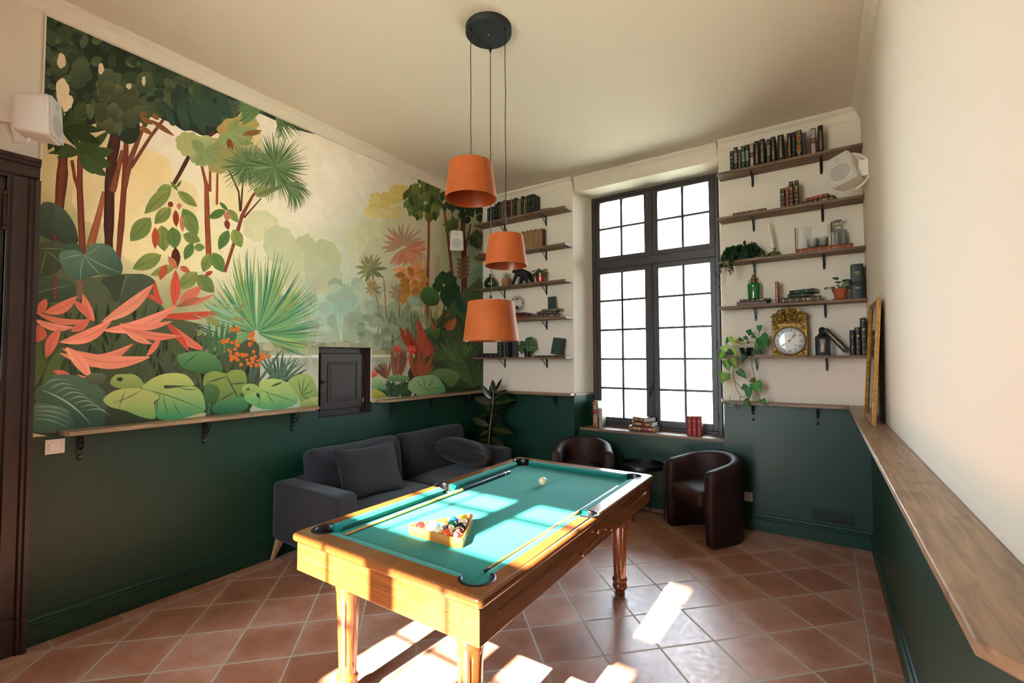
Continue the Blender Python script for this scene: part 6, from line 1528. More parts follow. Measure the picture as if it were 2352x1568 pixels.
# ---- left half: trunks
trunk([(146, 330, 22), (143, 400, 26), (135, 488, 22)], '#6e3422', '#4a2218'); trunk([(184, 350, 12), (183, 430, 14), (190, 590, 15)], '#7c3c26', '#5a2a1a'); trunk([(165, 368, 8), (172, 410, 8), (183, 440, 10)], '#7c3c26', '#5a2a1a')
trunk([(240, 440, 10), (224, 505, 17), (206, 572, 20)], '#a4603f', '#8a4a30'); trunk([(290, 320, 11), (287, 400, 14), (278, 520, 15), (270, 612, 12)], '#7e3c26', '#5e2a1c')
trunk([(272, 280, 26), (260, 340, 28), (252, 420, 22), (250, 520, 22), (249, 612, 18)], '#4a241a', '#2c1812'); trunk([(282, 345, 10), (268, 400, 14), (258, 440, 16)], '#8a4a32', '#6a3424')
trunk([(346, 255, 9), (322, 310, 9), (300, 365, 12), (286, 430, 14)], '#7e4632', '#653424'); trunk([(380, 268, 7), (345, 315, 8), (300, 385, 10)], '#7e4632', '#5e3022')
trunk([(566, 240, 9), (520, 285, 10), (448, 332, 10), (412, 400, 9), (398, 424, 8)], '#54301f', '#3e2216')
trunk([(461, 372, 5), (474, 425, 9), (476, 510, 13), (480, 600, 14)], '#9c4c2e', '#7c3a22'); trunk([(483, 362, 5), (482, 440, 7)], '#9a4a2c', '#7a3822'); trunk([(500, 360, 4), (498, 470, 6)], '#a05030', '#84402a')
trunk([(500, 355, 3), (528, 395, 4), (548, 440, 4), (552, 485, 6)], '#5a3422', '#3e2418'); trunk([(560, 385, 3), (553, 485, 5)], '#5a3422', '#3e2418'); trunk([(612, 412, 4), (580, 450, 6), (556, 495, 9), (540, 550, 8), (516, 625, 7)], '#8e4229', '#70321f'); trunk([(600, 455, 3), (560, 500, 5)], '#7a3822', '#5a2a1a')
# ---- dark canopy
poly([(100, 20), (700, 286), (690, 300), (640, 280), (600, 262), (560, 248), (534, 280), (514, 312), (490, 300), (468, 312), (440, 300), (421, 300), (398, 285), (378, 276), (345, 262), (318, 258), (322, 300), (312, 325), (290, 330), (265, 310), (246, 278), (215, 285), (193, 290), (160, 270), (140, 225), (125, 255), (100, 260)], '#232b1c', '#2c3824', ang=0)
for i in range(230):
    x = mr_.uniform(95, 585); top = 38+.432*(x-105); low = 250 if x < 180 else (310 if 240 < x < 330 else (265 if x < 400 else (300 if x < 530 else 240))); y = mr_.uniform(top-10, low)
    if y > low-mr_.uniform(0, 30) or (140 < x < 180 and y > 190 and mr_.random() < .6): continue
    a = mr_.uniform(-.6, 1.9); L_ = mr_.uniform(22, 46); lf(x, y, x+L_*math.cos(a), y+L_*math.sin(a), L_*mr_.uniform(.55, .85), mr_.choice(['#34442c', '#3e4e32', '#4a583a', '#3c5040', '#2b3c30', '#56603e', '#2a3624', '#47573c', '#66724e', '#5d6a4c', '#4c6150']), mr_.choice(['#26321f', '#32402a', '#3e4c32']), shape=.8)
for x, y in ((246, 372-370+180), (300, 215), (332, 190), (136, 150), (185, 60+100)): blob(x, y, 20, 24, '#566044', '#3a462e', bumps=4, amp=.08)
for i in range(26): a = mr_.uniform(.9, 2.2); x = mr_.uniform(230, 320); y = mr_.uniform(200, 290); blob(x, y, 14, 15, mr_.choice(['#5c5f40', '#666848', '#4e5438']), '#3c4229', bumps=4, amp=.1)
for i in range(24): x = mr_.uniform(380, 500); y = mr_.uniform(200, 285); lf(x, y-18, x+mr_.uniform(-4, 18), y+24, 17, mr_.choice(['#3a5040', '#46604c', '#2e4032']), '#2a3a2e')
for b in ((470, 215, 515, 305), (500, 205, 535, 280), (440, 230, 470, 310), (455, 220, 500, 300), (410, 240, 432, 300)): lf(*b, 22, '#3c5444', '#2a3c30')
# pale sky gaps
for b in ((141, 140, 9, 16), (232, 158, 6, 12), (330, 186, 4, 10), (296, 172+26, 6, 6), (143, 208, 14, 26), (150, 235, 16, 20)): blob(*b, '#dcc6a4', bumps=5)
# brown seed pods
for b in ((318, 262, 340, 262), (322, 268, 352, 286), (320, 290, 352, 310), (345, 275, 400, 312), (350, 262, 365, 275)): lf(*b, 12, '#8f5e36', '#6e4226')
# left palm fans
fan(140, 292, 60, 16, -50, 200, ['#2e3a1c', '#3c4a24', '#26301a'], 14, droop=.15); fan(168, 262, 40, 12, -60, 60, ['#34421f', '#46522a'], 14)
for x1, y1, w_ in ((250, 300, 22), (262, 345, 30), (256, 380, 34), (246, 405, 26), (215, 400, 18), (130, 362, 18), (110, 352, 16), (120, 330, 14), (160, 310, 12), (235, 320, 20), (185, 310, 10), (205, 305, 12)): lf(184, 352, x1, y1, w_, '#2f4420', '#4a5a2c', bend=4)
for b in ((165, 296, 232, 330), (160, 290, 235, 300), (150, 300, 210, 325), (140, 300, 128, 352), (135, 300, 110, 345)): lf(*b, 20, '#37471f', '#222c16')
# fan palms right of the canopy
G_ = ['#5c7648', '#6f8656', '#47633a', '#839468', '#39542f']
blob(470, 345, 40, 32, '#a8ad78', '#8f9b68', bumps=10); blob(432, 330, 26, 26, '#aaaa6c', bumps=8); blob(545, 300, 40, 30, '#b89a5e', '#a48a52', bumps=8); blob(565, 285, 26, 20, '#b0a262', bumps=8); blob(505, 370, 30, 26, '#a29a5c', bumps=8); blob(520, 350, 30, 34, '#94905a', bumps=7)
for b in ((470, 350, 440, 322), (470, 352, 505, 335), (470, 352, 450, 380), (470, 352, 500, 372), (528, 308, 500, 330), (528, 310, 580, 330), (528, 308, 545, 275), (530, 305, 600, 302)): lf(*b, 26, '#94a06a', '#7f8e58')
for b in ((560, 305, 602, 300), (555, 310, 598, 306), (527, 318, 535, 345), (523, 318, 526, 342)): lf(*b, 8, '#8a4a2c' if b[3] > 320 else '#9a7440', '#7a3a20')
fan(642, 232, lambda a: 98, 54, -100, -25, G_, 4, rj=.35, bend=.10); fan(600, 250, 60, 14, 150, 220, ['#5f7a50', '#6f8a5a'], 12, rj=.3)
fan(569, 378, 68, 80, 0, 360, G_, 3.2, droop=.12, rj=.35); fan(632, 384, 84, 90, -30, 330, G_, 3.2, droop=.06, rj=.35); fan(655, 423, 66, 30, -85, 15, G_, 2.8, rj=.3, droop=.35, bend=-.12); blob(602, 440, 18, 12, '#848a54', bumps=5); lf(590, 448, 655, 425, 12, '#7d8250')
# hanging leaf clusters
H1, H2, H3 = '#5f7a3e', '#93984e', '#3f6236'
for b in (((1005, 1235), (820, 1420), 95), ((1010, 1230), (905, 1265), 60), ((1050, 1265), (1185, 1370), 62), ((1000, 1375), (890, 1490), 85), ((1085, 1385), (1190, 1560), 95), ((1000, 1200), (1050, 1260), 22), ((1040, 1240), (1075, 1190), 20), ((1380, 1395), (1262, 1450), 58), ((1400, 1390), (1470, 1480), 52), ((1340, 1340), (1400, 1400), 26)):
    p, q = c4(*b[0]), c4(*b[1]); lf(*p, *q, b[2]*.3316*1.05, mr_.choice([H1, H2]), mr_.choice([H3, H1]), vein=.6)
for b, c_ in ((((1035, 1395), (1040, 1510), 44), '#9c3a22'), (((1075, 1430), (1085, 1545), 34), '#d07a58'), (((985, 1340), (1015, 1370), 40), '#8a3a24'), (((1385, 1460), (1400, 1530), 40), '#8e3c26'), (((1390, 1400), (1395, 1470), 50), '#c4805e'), (((1060, 1345), (1060, 1390), 36), '#c88468')):
    p, q = c4(*b[0]), c4(*b[1]); lf(*p, *q, b[2]*.3316, c_)
for b in (((800, 0), (670, 150), 110), ((870, 50), (890, 215), 100), ((940, 60), (960, 200), 90), ((1020, -20), (1100, 110), 80), ((870, 240), (685, 330), 95), ((1010, 110), (1120, 150), 70), ((1070, 160), (1020, 270), 60), ((1080, 190), (1150, 190), 50), ((1300, 80), (1240, 205), 65), ((1330, 75), (1385, 190), 75), ((1180, 230), (1140, 350), 70), ((1200, 225), (1270, 350), 80), ((960, 310), (800, 370), 60), ((1100, 350), (980, 460), 90), ((1100, 370), (1210, 480), 90)):
    p, q = c5(*b[0]), c5(*b[1]); lf(*p, *q, b[2]*.3571*1.05, mr_.choice([H1, H2, '#7a8848']), mr_.choice([H3, H1]), vein=.6)
for b, c_ in ((((830, 60), (830, 200), 46), '#c05032'), (((900, 300), (860, 400), 50), '#c4573a'), (((960, 190), (965, 330), 60), '#5a2418'), (((915, 250), (970, 330), 44), '#cc7452'), (((990, 315), (1055, 350), 40), '#c86444'), (((1150, 370), (1200, 345), 30), '#a8452e')):
    p, q = c5(*b[0]), c5(*b[1]); lf(*p, *q, b[2]*.3571, c_)
# dark undergrowth base
poly([(45, 100), (90, 60), (180, 160), (330, 170), (330, 380), (500, 370), (640, 360), (760, 370), (830, 430), (870, 560), (960, 640), (1180, 700), (1300, 760), (1480, 800), (1500, 900), (1500, 1075), (1440, 1230), (1300, 1270), (45, 1385)], '#5f6848', '#283220', conv=c5)
for i in range(200):
    x = mr_.uniform(45, 1420); y = mr_.uniform(620 if x < 900 else 800, 1230); p = c5(x, y); L_ = mr_.uniform(25, 60); a = mr_.uniform(1.1, 2.0); lf(p[0], p[1]+14, p[0]+L_*math.cos(a), p[1]+14-L_*math.sin(a), mr_.uniform(6, 12), mr_.choice(['#2c3a22', '#3a4a2a', '#4a5a34', '#222c1a', '#56623c', '#33462c']), mr_.choice(['#26321c', '#3c4c2c', '#1c2416']))
# large dark leaves at the left
poly([(60, 0), (110, -100), (220, -75), (300, 20), (330, 110), (325, 165), (215, 165), (60, 90)], '#4a5a48', '#2c3a2c', conv=c5)
poly([(70, 195), (140, 150), (225, 155), (260, 250), (200, 350), (110, 380), (65, 370)], '#4a5038', '#3a442c', conv=c5); poly([(230, 175), (330, 165), (365, 225), (300, 215), (240, 215)], '#42523e', conv=c5)
poly([(60, 400), (180, 385), (290, 410), (330, 470), (290, 520), (60, 540)], '#42553f', '#33452f', conv=c5); poly([(485, 400), (560, 372), (640, 375), (610, 470), (590, 540), (500, 480)], '#39422e', conv=c5); poly([(640, 400), (720, 360), (800, 380), (830, 430), (760, 500), (640, 600), (600, 560)], '#4c5642', '#3a4632', conv=c5); poly([(380, 470), (430, 410), (500, 430), (550, 510), (440, 500)], '#4e5c44', conv=c5)
trunk([(*c5(345, 400), 16), (*c5(345, 520), 18)], '#7a5e4a', '#6a5040'); trunk([(*c5(186, 370), 7), (*c5(185, 520), 8)], '#7c3c2c', '#5e2c20'); trunk([(*c5(180, 110), 12), (*c5(190, 145), 14)], '#6a3424', '#4e241a')
poly([(212, 240), (240, 212), (330, 208), (375, 240), (392, 190), (440, 165), (530, 175), (590, 240), (620, 310), (605, 365), (520, 368), (440, 375), (350, 405), (270, 370), (225, 300)], '#5e7a66', '#37503c', conv=c5, ang=1.2)
for a_, b_ in (((375, 240), (350, 400)), ((375, 240), (600, 350)), ((375, 240), (225, 270)), ((375, 240), (470, 180)), ((375, 240), (480, 365))): p, q = c5(*a_), c5(*b_); lf(*p, *q, 2.2, '#8ba089', '#7a907a', bend=3, j=.03)
for a_, b_ in (((130, 210), (90, 370)), ((135, 210), (240, 300)), ((70, 195), (240, 200)), ((640, 375), (610, 500)), ((60, 480), (300, 430))): p, q = c5(*a_), c5(*b_); lf(*p, *q, 2, '#77875f', j=.03)
# coral bromeliad
CO = ['#e98d72', '#ee967a', '#e28266', '#f0a184']; CD = ['#d06c55', '#c46250', '#d8775f']
def co(a_, b_, w_, bend=0, cs=CO): p, q = c5(*a_), c5(*b_); lf(*p, *q, w_*.3571*.95, mr_.choice(cs), mr_.choice(CD if cs is not RD else RD), bend=bend*.3571, vein=.66, n=12, shape=1.0)
for st_, en in (((40, 1100), (150, 820)), ((100, 1080), (230, 830)), ((60, 1000), (90, 760)), ((120, 1100), (260, 830))): p, q = c5(*st_), c5(*en); lf(*p, *q, 18, '#5c6e3c', '#43552e')
RD = ['#bd4a34', '#c9543c', '#a8402e']
co((950, 570), (960, 335), 70, 5, RD); co((880, 560), (828, 400), 36, -18, RD); co((870, 560), (735, 478), 30, 12, RD); co((985, 535), (1125, 440), 74, 10, CD); co((960, 565), (1210, 492), 34, 14, CD); co((965, 570), (1130, 520), 50, -6, ['#7a4a38']); co((955, 560), (905, 620), 30, 0, CD)
co((820, 630), (1320, 600), 52, 16, RD); co((900, 670), (1160, 855), 62, 22, CD); co((890, 660), (1050, 860), 44, -6, RD); co((770, 895), (870, 755), 40, 6, CD)
co((80, 620), (130, 520), 60, 0, CD); co((60, 800), (95, 690), 120, 0, CD); co((110, 610), (328, 505), 76, 24); co((440, 665), (365, 490), 56, -10); co((430, 665), (300, 530), 50, 8, CD); co((485, 670), (818, 428), 84, 26); co((50, 600), (420, 655), 42, 40); co((50, 650), (310, 705), 50, 26)
co((490, 725), (965, 568), 82, 44); co((600, 680), (940, 665), 46, 30); co((610, 705), (1000, 760), 56, 26); co((630, 722), (812, 812), 44, 10, ['#e89a7c'])
co((130, 900), (220, 712), 78, -12, CD); co((215, 800), (555, 655), 84, 34); co((290, 730), (410, 650), 60, 6, CD); co((215, 870), (690, 810), 84, 80); co((230, 840), (800, 895), 92, 60); co((255, 830), (418, 1030), 82, -8); co((175, 985), (290, 1015), 40, 0, CD); co((330, 1010), (450, 1065), 50, 10, CD)
# great sword-leaf plant
def rr(a): return (150 if a < 0 else 165 if a < 30 else 175 if a < 60 else 200 if a < 110 else 160 if a < 150 else 130)
for k in range(2):
    fan(588, 764, rr, 120, -22, 205, ['#34704f', '#4c8a60', '#6fa070', '#2a5c44', '#5a9468', '#86a868'], 4.6, rj=.42, inner=6, droop=.06, tipc='#b3b45e', bend=.03)
for i in range(26): x = mr_.uniform(455, 530); y = mr_.uniform(680, 760); lf(x+40, y+20, x-14, y, 3, '#86a58a', '#9ab49a')
fan(640, 885, 90, 12, 30, 130, ['#3f5a48', '#4e6a54', '#35503c'], 6, rj=.4)
for b in (((1480, 1070), (1660, 830)), ((1500, 1070), (1780, 935)), ((1520, 1060), (1740, 900)), ((1450, 1060), (1520, 850)), ((1490, 1070), (1620, 870)), ((1510, 1080), (1760, 1000)), ((1440, 1060), (1450, 860))): p, q = c5(*b[0]), c5(*b[1]); lf(*p, *q, 6, '#3f5a48', '#5a7460')
for i in range(16): x = mr_.uniform(1120, 1330); p, q = c5(x, 900), c5(x+mr_.uniform(-30, 40), mr_.uniform(660, 740)); lf(*p, *q, 7, '#3c5a3c', '#4e6c4a')
for b in (((1150, 640), (1250, 690), 50), ((1130, 720), (1100, 760), 30), ((1350, 610), (1410, 540), 30), ((1290, 650), (1440, 655), 22)): p, q = c5(*b[0]), c5(*b[1]); lf(*p, *q, b[2]*.36, '#8a9058', '#6f7a44')
for cx, cy in ((1350, 800), (1470, 760), (1440, 800), (1330, 870), (1350, 920), (1470, 930), (1490, 880), (1390, 900), (1270, 790), (1350, 730), (1540, 885), (1430, 935)):
    for k in range(5): p = c5(cx+mr_.uniform(-32, 32), cy+mr_.uniform(-26, 26)); blob(*p, mr_.uniform(3.0, 5.2), mr_.uniform(2.6, 4.6), '#d0702a', '#b85a1e', bumps=4, n=14)
# big leaves along the bottom
VE = '#2c4a30'
poly([(45, 1150), (110, 1060), (200, 1010), (330, 1015), (450, 1070), (515, 1140), (512, 1260), (480, 1345), (280, 1365), (120, 1240)], '#4e6650', '#2f4634', conv=c5)
for k in range(8): a_ = (110+40*k, 1085+22*k); p, q = c5(*a_), c5(a_[0]+150, a_[1]-40+26*k*.4); lf(*p, *q, 2.4, '#8ea08c', '#7b907b', bend=-9, j=.03); 
p, q = c5(100, 1105), c5(420, 1330); lf(*p, *q, 4, '#93a591', bend=-10)
poly([(45, 1205), (150, 1200), (250, 1225), (290, 1280), (290, 1365), (45, 1375)], '#52705a', '#3a5440', conv=c5)
for k in range(4): p, q = c5(60, 1220+24*k), c5(270, 1245+36*k); lf(*p, *q, 2.2, '#8ea08c', bend=-6, j=.03)
poly([(420, 1000), (480, 1000), (515, 1015), (500, 1060), (440, 1075), (370, 1040)], '#5a6650', '#4a4f3e', conv=c5)
poly([(968, 895), (1010, 870), (1090, 857), (1170, 865), (1240, 915), (1262, 985), (1180, 1005), (1080, 990), (1000, 955)], '#5a8550', '#2f5a34', conv=c5); p, q = c5(1100, 870), c5(1010, 950); lf(*p, *q, 2, '#1f3c24')
poly([(1140, 1080), (1150, 1010), (1210, 985), (1290, 1000), (1320, 980), (1400, 985), (1420, 1060), (1405, 1090), (1340, 1180), (1230, 1195), (1200, 1120)], '#7f8e44', '#56703a', conv=c5)
for b in (((1280, 1000), (1400, 1230)), ((1290, 1020), (1160, 1060)), ((1310, 1070), (1420, 1060)), ((1340, 1120), (1230, 1180))): p, q = c5(*b[0]), c5(*b[1]); lf(*p, *q, 3, VE)
poly([(1205, 1200), (1330, 1160), (1400, 1150), (1425, 1220), (1330, 1262), (1215, 1258)], '#4a8052', '#2e5c3a', conv=c5); poly([(1145, 1080), (1200, 1070), (1245, 1110), (1220, 1190), (1150, 1190)], '#4a6a3c', '#32502e', conv=c5); trunk([(*c5(1180, 1190), 8), (*c5(1170, 1270), 7)], '#4a6a40', '#3a5632')
poly([(540, 1065), (570, 1012), (640, 1005), (705, 1010), (755, 1065), (735, 1100), (600, 1097)], '#8c9a56', '#74864a', conv=c5); p = c5(603, 1038); blob(*p, 6.5, 4.6, '#34443a', bumps=3, n=18)
poly([(495, 1168), (560, 1115), (640, 1098), (745, 1100), (855, 1140), (850, 1165), (822, 1190), (832, 1288), (740, 1280), (640, 1240), (540, 1215)], '#a4aa64', '#7f9a58', conv=c5)
poly([(745, 1097), (800, 1040), (880, 1005), (970, 998), (1035, 1015), (1080, 1072), (1040, 1080), (900, 1076), (888, 1086), (905, 1098), (1060, 1082), (1120, 1110), (1145, 1170), (1143, 1250), (1010, 1288), (850, 1292), (828, 1200), (862, 1140)], '#a9ae62', '#3f8a5a', conv=c5)
for b, bd in ((((745, 1097), (1145, 1235)), -4), (((560, 1190), (745, 1105)), 3), (((860, 1140), (840, 1280)), 3), (((880, 1140), (920, 1280)), 2), (((980, 1090), (1100, 1100)), 3), (((640, 1110), (600, 1220)), 2), (((950, 1180), (1000, 1280)), 2)): p, q = c5(*b[0]), c5(*b[1]); lf(*p, *q, 2.0, '#3f5c34', bend=bd, j=.03)
poly([(1000, 1292), (1145, 1252), (1145, 1280), (1080, 1292)], '#b0a878', conv=c5)
poly([(1386, 1105), (1400, 1078), (1440, 1066), (1485, 1078), (1492, 1110), (1430, 1145), (1400, 1140)], '#8fa65a', '#74924e', conv=c5); p = c5(1427, 1102); blob(*p, 3.6, 3.2, '#4a5a3c', bumps=3, n=14)
poly([(1405, 1145), (1490, 1108), (1500, 1060), (1560, 1036), (1640, 1042), (1700, 1080), (1745, 1140), (1740, 1195), (1640, 1228), (1520, 1228), (1430, 1190)], '#a6b464', '#4f9560', conv=c5)
for b in (((1495, 1105), (1740, 1185)), ((1540, 1115), (1600, 1210)), ((1500, 1110), (1500, 1215))): p, q = c5(*b[0]), c5(*b[1]); lf(*p, *q, 2, '#4a6a3a', j=.03)
p, q = c5(1575, 1085), c5(1650, 1055); lf(*p, *q, 5, '#3c5a34'); p, q = c5(1482, 1125), c5(1500, 1160); lf(*p, *q, 7, '#2c4428')
poly([(1685, 1060), (1720, 1020), (1790, 1002), (1840, 1030), (1870, 1100), (1878, 1195), (1780, 1205), (1745, 1140)], '#90a25c', '#6f8a4e', conv=c5)
for b in ((1745, 1030), (1790, 1020), (1830, 1050), (1855, 1110), (1840, 1180)): p, q = c5(1770, 1140), c5(*b); lf(*p, *q, 2, '#4a5e34', j=.03)
poly([(1760, 1190), (1870, 1150), (1885, 1210), (1780, 1225)], '#b4b468', '#6f8a4e', conv=c5)
# ---- right half
for i in range(110):
    a = mr_.uniform(0, 6.28); r_ = mr_.uniform(0, 1)**.5; x, y = 800+105*r_*math.cos(a), 185+120*r_*math.sin(a)
    p, q = c6(x, y-22), c6(x+mr_.uniform(-25, 25), y+34); lf(*p, *q, 13, mr_.choice(['#5c6e34', '#707e40', '#46582c', '#7d8848', '#3a4a24']), mr_.choice(['#3c4c26', '#56662f']))
trunk([(*c6(822, 280), 6), (*c6(820, 500), 6), (*c6(812, 700), 8), (*c6(815, 940), 8)], '#8e4a34', '#6e3424'); trunk([(*c6(905, 220), 4), (*c6(925, 350), 6), (*c6(945, 520), 6), (*c6(965, 700), 7)], '#84452f', '#66301f')
for x in (865, 800, 880, 770): trunk([(*c6(x, 520), 2), (*c6(x+mr_.uniform(-10, 10), 880), 3)], '#a08a5c', '#94805a')
trunk([(*c6(1015, 255), 5), (*c6(1018, 400), 12), (*c6(1028, 560), 13), (*c6(1025, 800), 11), (*c6(1020, 1000), 8)], '#5e3224', '#3e2018'); trunk([(*c6(1040, 230), 3), (*c6(1022, 430), 5)], '#6a3a2a', '#4a261c'); trunk([(*c6(1065, 340), 3), (*c6(1035, 480), 5)], '#6a3a2a', '#4a261c'); trunk([(*c6(960, 245), 2), (*c6(955, 380), 4)], '#7c4430', '#5c3020')
for i in range(70):
    x = mr_.uniform(905, 1140); y = mr_.uniform(120, 330); 
    if y > 250 and x < 1000: continue
    p, q = c6(x, y-20), c6(x+mr_.uniform(-20, 25), y+26); lf(*p, *q, 13, mr_.choice(['#2f3e24', '#3c4c2c', '#46563a', '#26321e']), '#222c1a')
for c_, n_, r_, cs, w_ in (((1105, 430), 30, 62, ['#3a4a2c', '#4c5a38', '#2c3a22'], 7), ((1135, 640), 26, 90, ['#6f8a70', '#5c7a60'], 2.6), ((955, 345), 9, 50, ['#56662f', '#46562c'], 14)):
    p = c6(*c_); fan(*p, r_*.42, n_, 0 if n_ != 26 else 90, 360 if n_ != 26 else 270, cs, w_, rj=.3)
for i in range(10): y = 530+i*12; s_ = -1 if i % 2 else 1; p, q = c6(1022, y+20), c6(1022+s_*38, y); lf(*p, *q, 8, '#7a5a3c', '#5e4430')
ORG = ['#c88468', '#bd7a64', '#d49678', '#b88472']
for c_, r_, n_, a0, a1, cs, w_ in (((668, 462), 145, 14, -10, 200, ['#b08a76', '#bf8870', '#a58c7a'], 13), ((690, 480), 135, 13, -140, 20, ORG, 20), ((705, 595), 115, 11, -170, 30, ['#d08058', '#c87654', '#dc9868'], 18), ((486, 600), 95, 14, 0, 360, ['#7a7c52', '#68704a', '#8a8a5e'], 13), ((480, 590), 95, 7, 60, 150, ['#a8906c', '#7a7450'], 5), ((493, 712), 62, 11, 0, 360, ['#9a8a64', '#b08e66', '#84805a'], 12), ((645, 740), 66, 10, 20, 300, ['#a4907a', '#94826c'], 13), ((530, 890), 48, 14, -20, 200, ['#66785a', '#7a8a6a'], 4)):
    p = c6(*c_); fan(*p, r_*.40, n_, a0, a1, cs, w_*.66, rj=.3)
for pts in (((500, 640), (497, 700)), ((515, 750), (535, 860), (528, 950), (520, 1040)), ((560, 660), (568, 760), (575, 890)), ((655, 690), (645, 910)), ((690, 780), (725, 860), (730, 950))): trunk([(*c6(*p), 3) for p in pts], '#9c7a5a', '#8a6a4c')
for i in range(22): p = c6(735+mr_.uniform(-65, 65), 700+mr_.uniform(-85, 85)); a = mr_.uniform(0, 6.28); lf(*p, p[0]+24*math.cos(a), p[1]+24*math.sin(a), 15, mr_.choice(['#c48c3c', '#b87c34', '#cf9c50', '#a8783a']), '#a06c30')
for i in range(60):
    x = mr_.uniform(590, 900); p, q = c6(x, 1000+mr_.uniform(-20, 60)), c6(x+mr_.uniform(-25, 25), mr_.uniform(830, 930)); lf(*p, *q, 6, mr_.choice(['#7f9068', '#6c805c', '#94a07a', '#5a6e4c']), '#5f7350')
for i in range(34): x = mr_.uniform(420, 700); p = c6(x, mr_.uniform(880, 1060)); blob(*p, mr_.uniform(6, 13), mr_.uniform(5, 10), mr_.choice(['#8d9a84', '#84927a', '#98a28c', '#78866e']), bumps=6)
poly([(740, 1110), (780, 1000), (900, 860), (960, 780), (1060, 700), (1140, 700), (1140, 1320), (820, 1320), (700, 1240)], '#4c5c38', '#26321c', conv=c6)
# dark split leaves
for b in (((910, 690), (900, 612), 70), ((915, 690), (985, 650), 60), ((915, 695), (1000, 720), 70), ((915, 700), (990, 790), 60), ((910, 700), (940, 830), 70), ((905, 700), (840, 700), 70), ((900, 695), (860, 650), 50), ((920, 690), (950, 610), 50)): p, q = c6(*b[0]), c6(*b[1]); lf(*p, *q, b[2]*.42, mr_.choice(['#2c4a28', '#355630', '#24401f']), '#1c3018')
poly([(770, 760), (800, 705), (850, 715), (885, 760), (870, 808), (810, 812)], '#4a7038', '#2c4a22', conv=c6); poly([(785, 960), (850, 938), (912, 955), (870, 995), (790, 1018)], '#4c7038', '#24401f', conv=c6); poly([(980, 730), (1000, 700), (1010, 780), (1045, 840), (1010, 860), (975, 800)], '#1c3a30', '#24463a', conv=c6)
trunk([(*c6(915, 790), 3), (*c6(900, 900), 4), (*c6(880, 1060), 5)], '#2c3c22', '#202c18'); trunk([(*c6(1000, 830), 3), (*c6(960, 980), 4)], '#3c5a34', '#2c4428')
for b, c_ in ((((855, 960), (850, 880), 34), '#a05a34'), (((930, 960), (935, 860), 44), '#a8552c'), (((920, 930), (905, 835), 30), '#5a4a24'), (((945, 960), (980, 880), 30), '#b4683c')): p, q = c6(*b[0]), c6(*b[1]); lf(*p, *q, b[2]*.42, c_)
for i in range(46):
    x = mr_.uniform(860, 1140); y = mr_.uniform(900, 1280); p = c6(x, y); a = mr_.uniform(.7, 2.4); L_ = mr_.uniform(24, 50); lf(*p, p[0]+L_*math.cos(a), p[1]-L_*math.sin(a), 7, mr_.choice(['#33452a', '#46583a', '#26361e', '#56683f', '#2e4a2c']), '#2a3a20')
p = c6(985, 1150); fan(*p, 70, 26, 20, 175, ['#4a6238', '#5a7242', '#384e2c'], 7, rj=.3); p = c6(1080, 1290); fan(*p, 95, 34, 30, 165, ['#3c5030', '#2e4226', '#4c6038'], 7, rj=.35)
# red plants by the water
for b in (((770, 1100), (652, 930), 34, -8), ((775, 1090), (755, 885), 44, 4), ((780, 1090), (690, 940), 40, -6), ((785, 1100), (800, 960), 30, 4), ((780, 1110), (860, 1045), 24, 5), ((775, 1110), (715, 1010), 40, -4), ((790, 1120), (830, 1010), 34, 4)): p, q = c6(*b[0]), c6(*b[1]); lf(*p, *q, b[2]*.42, mr_.choice(['#a8452e', '#b85440', '#8e3826']), '#7c3022', bend=b[3])
for i in range(46): x = mr_.uniform(600, 700); p, q = c6(640+(x-650)*.5, 1220), c6(x, mr_.uniform(1050, 1130)); lf(*p, *q, 4, mr_.choice(['#8f5848', '#7c4c3c', '#a06a58', '#6c5a40']), '#7a4a3a')
for i in range(44): x = mr_.uniform(700, 860); p, q = c6(765+(x-780)*.35, 1230), c6(x, mr_.uniform(1060, 1170)); lf(*p, *q, 4.5, mr_.choice(['#a85a3c', '#8e4a30', '#b86a48', '#6e5a34']), '#8a4a30')
for cx, cy, r_ in ((638, 1070, 30), (722, 1075, 34), (500, 1215, 26)): p = c6(cx, cy); fan(*p, r_*.42, 9, 0, 200, ['#d05440', '#c04430', '#e06a50'], 5, rj=.2); fan(*p, r_*.3, 5, 200, 340, ['#c04430'], 4)
for i in range(22): a = mr_.uniform(1.3, 2.6); p = c6(580, 1240); lf(*p, p[0]+40*math.cos(a), p[1]-40*math.sin(a), 3.5, mr_.choice(['#8a5a48', '#6e4a3c', '#5a4434']))
for i in range(30): x = mr_.uniform(520, 760); p, q = c6(x, 1345), c6(x+mr_.uniform(-40, 40), mr_.uniform(1240, 1290)); lf(*p, *q, 9, mr_.choice(['#2f4a30', '#3c5a3a', '#4a6a44']), '#2c4430')
poly([(480, 1290), (480, 1240), (520, 1230), (560, 1260), (580, 1300), (540, 1300)], '#9ab480', '#5a8a5c', conv=c6); poly([(480, 1300), (530, 1305), (580, 1345), (480, 1350)], '#b0a84c', '#8a9040', conv=c6)
poly([(578, 1230), (640, 1213), (700, 1225), (705, 1245), (640, 1255), (600, 1250)], '#7d9c60', '#4f7c4c', conv=c6); poly([(820, 1215), (880, 1180), (950, 1185), (1000, 1215), (990, 1250), (950, 1290), (890, 1240)], '#66824e', '#46643a', conv=c6)
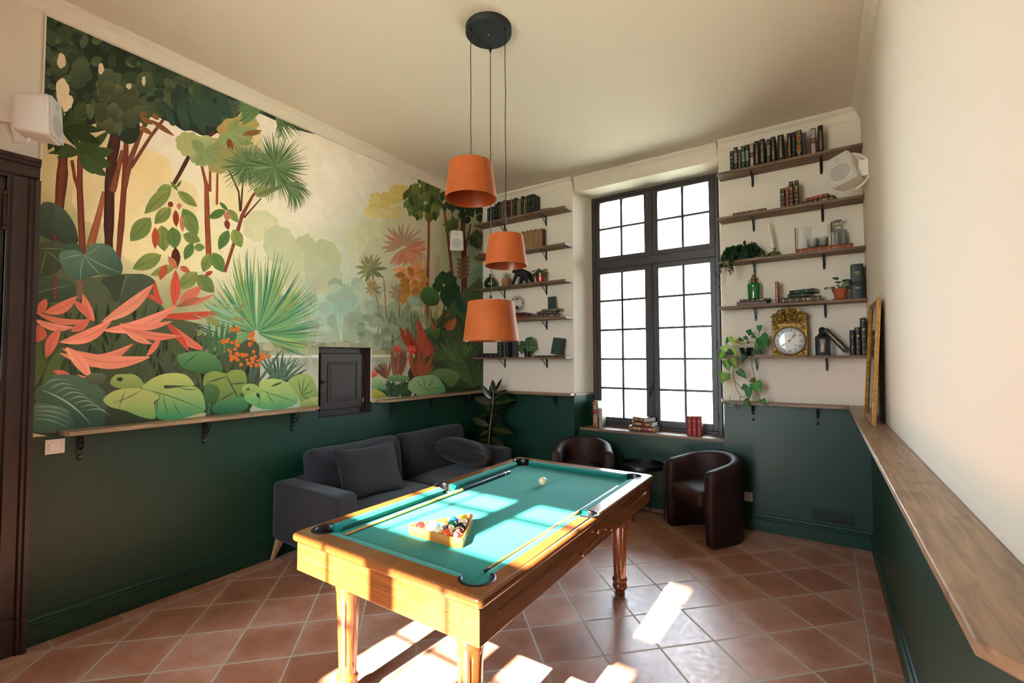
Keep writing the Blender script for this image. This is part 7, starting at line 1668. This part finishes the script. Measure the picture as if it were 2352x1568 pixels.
poly([(698, 1280), (730, 1235), (790, 1220), (860, 1220), (905, 1270), (915, 1315), (850, 1335), (770, 1335), (715, 1310)], '#93b480', '#5f9060', conv=c6, ang=.6)
for b in ((740, 1245), (790, 1228), (860, 1240), (900, 1290), (850, 1325)): p, q = c6(800, 1300), c6(*b); lf(*p, *q, 1.6, '#4c7048', j=.03)
poly([(610, 1320), (640, 1280), (700, 1275), (680, 1320), (620, 1345)], '#2e4c30', '#3c6440', conv=c6)

def muralmat():
    m, nt, b, N, L = nodes('mural_print'); setp(b, rough=.72, spec=.25)
    a = N('ShaderNodeAttribute'); a.attribute_name = 'Col'
    tc = N('ShaderNodeTexCoord'); n = N('ShaderNodeTexNoise'); n.inputs['Scale'].default_value = 7; n.inputs['Detail'].default_value = 7; n.inputs['Roughness'].default_value = .62; n.inputs['Distortion'].default_value = .6
    L(tc.outputs['Object'], n.inputs['Vector']); mr2 = N('ShaderNodeMapRange'); mr2.inputs['From Min'].default_value = .3; mr2.inputs['From Max'].default_value = .7; mr2.inputs['To Min'].default_value = 1.0; mr2.inputs['To Max'].default_value = 1.14; L(n.outputs['Fac'], mr2.inputs['Value'])
    vm = N('ShaderNodeVectorMath'); vm.operation = 'SCALE'; L(a.outputs['Color'], vm.inputs[0]); L(mr2.outputs['Result'], vm.inputs['Scale']); L(vm.outputs['Vector'], b.inputs['Base Color']); return m
me = bpy.data.meshes.new('wall_mural'); me.from_pydata(MU.v, [], MU.f); me.materials.append(muralmat())
ca = me.color_attributes.new('Col', 'FLOAT_COLOR', 'POINT'); fl_ = []
for c in MU.c: fl_ += [c[0], c[1], c[2], 1]
ca.data.foreach_set('color', fl_)
wm = bpy.data.objects.new('wall_mural', me); C.objects.link(wm)
tag(wm, 'large painted jungle mural of palms, coral leaves and lake covering the left wall', 'mural')
mb = MB(); mb.box((.0005, -4.251, RT), (.005, -4.243, 3.68)); mb.box((.0005, -4.251, 3.662), (.004, -.003, 3.668)); struct(mb.obj('trim_11', M['cream']))
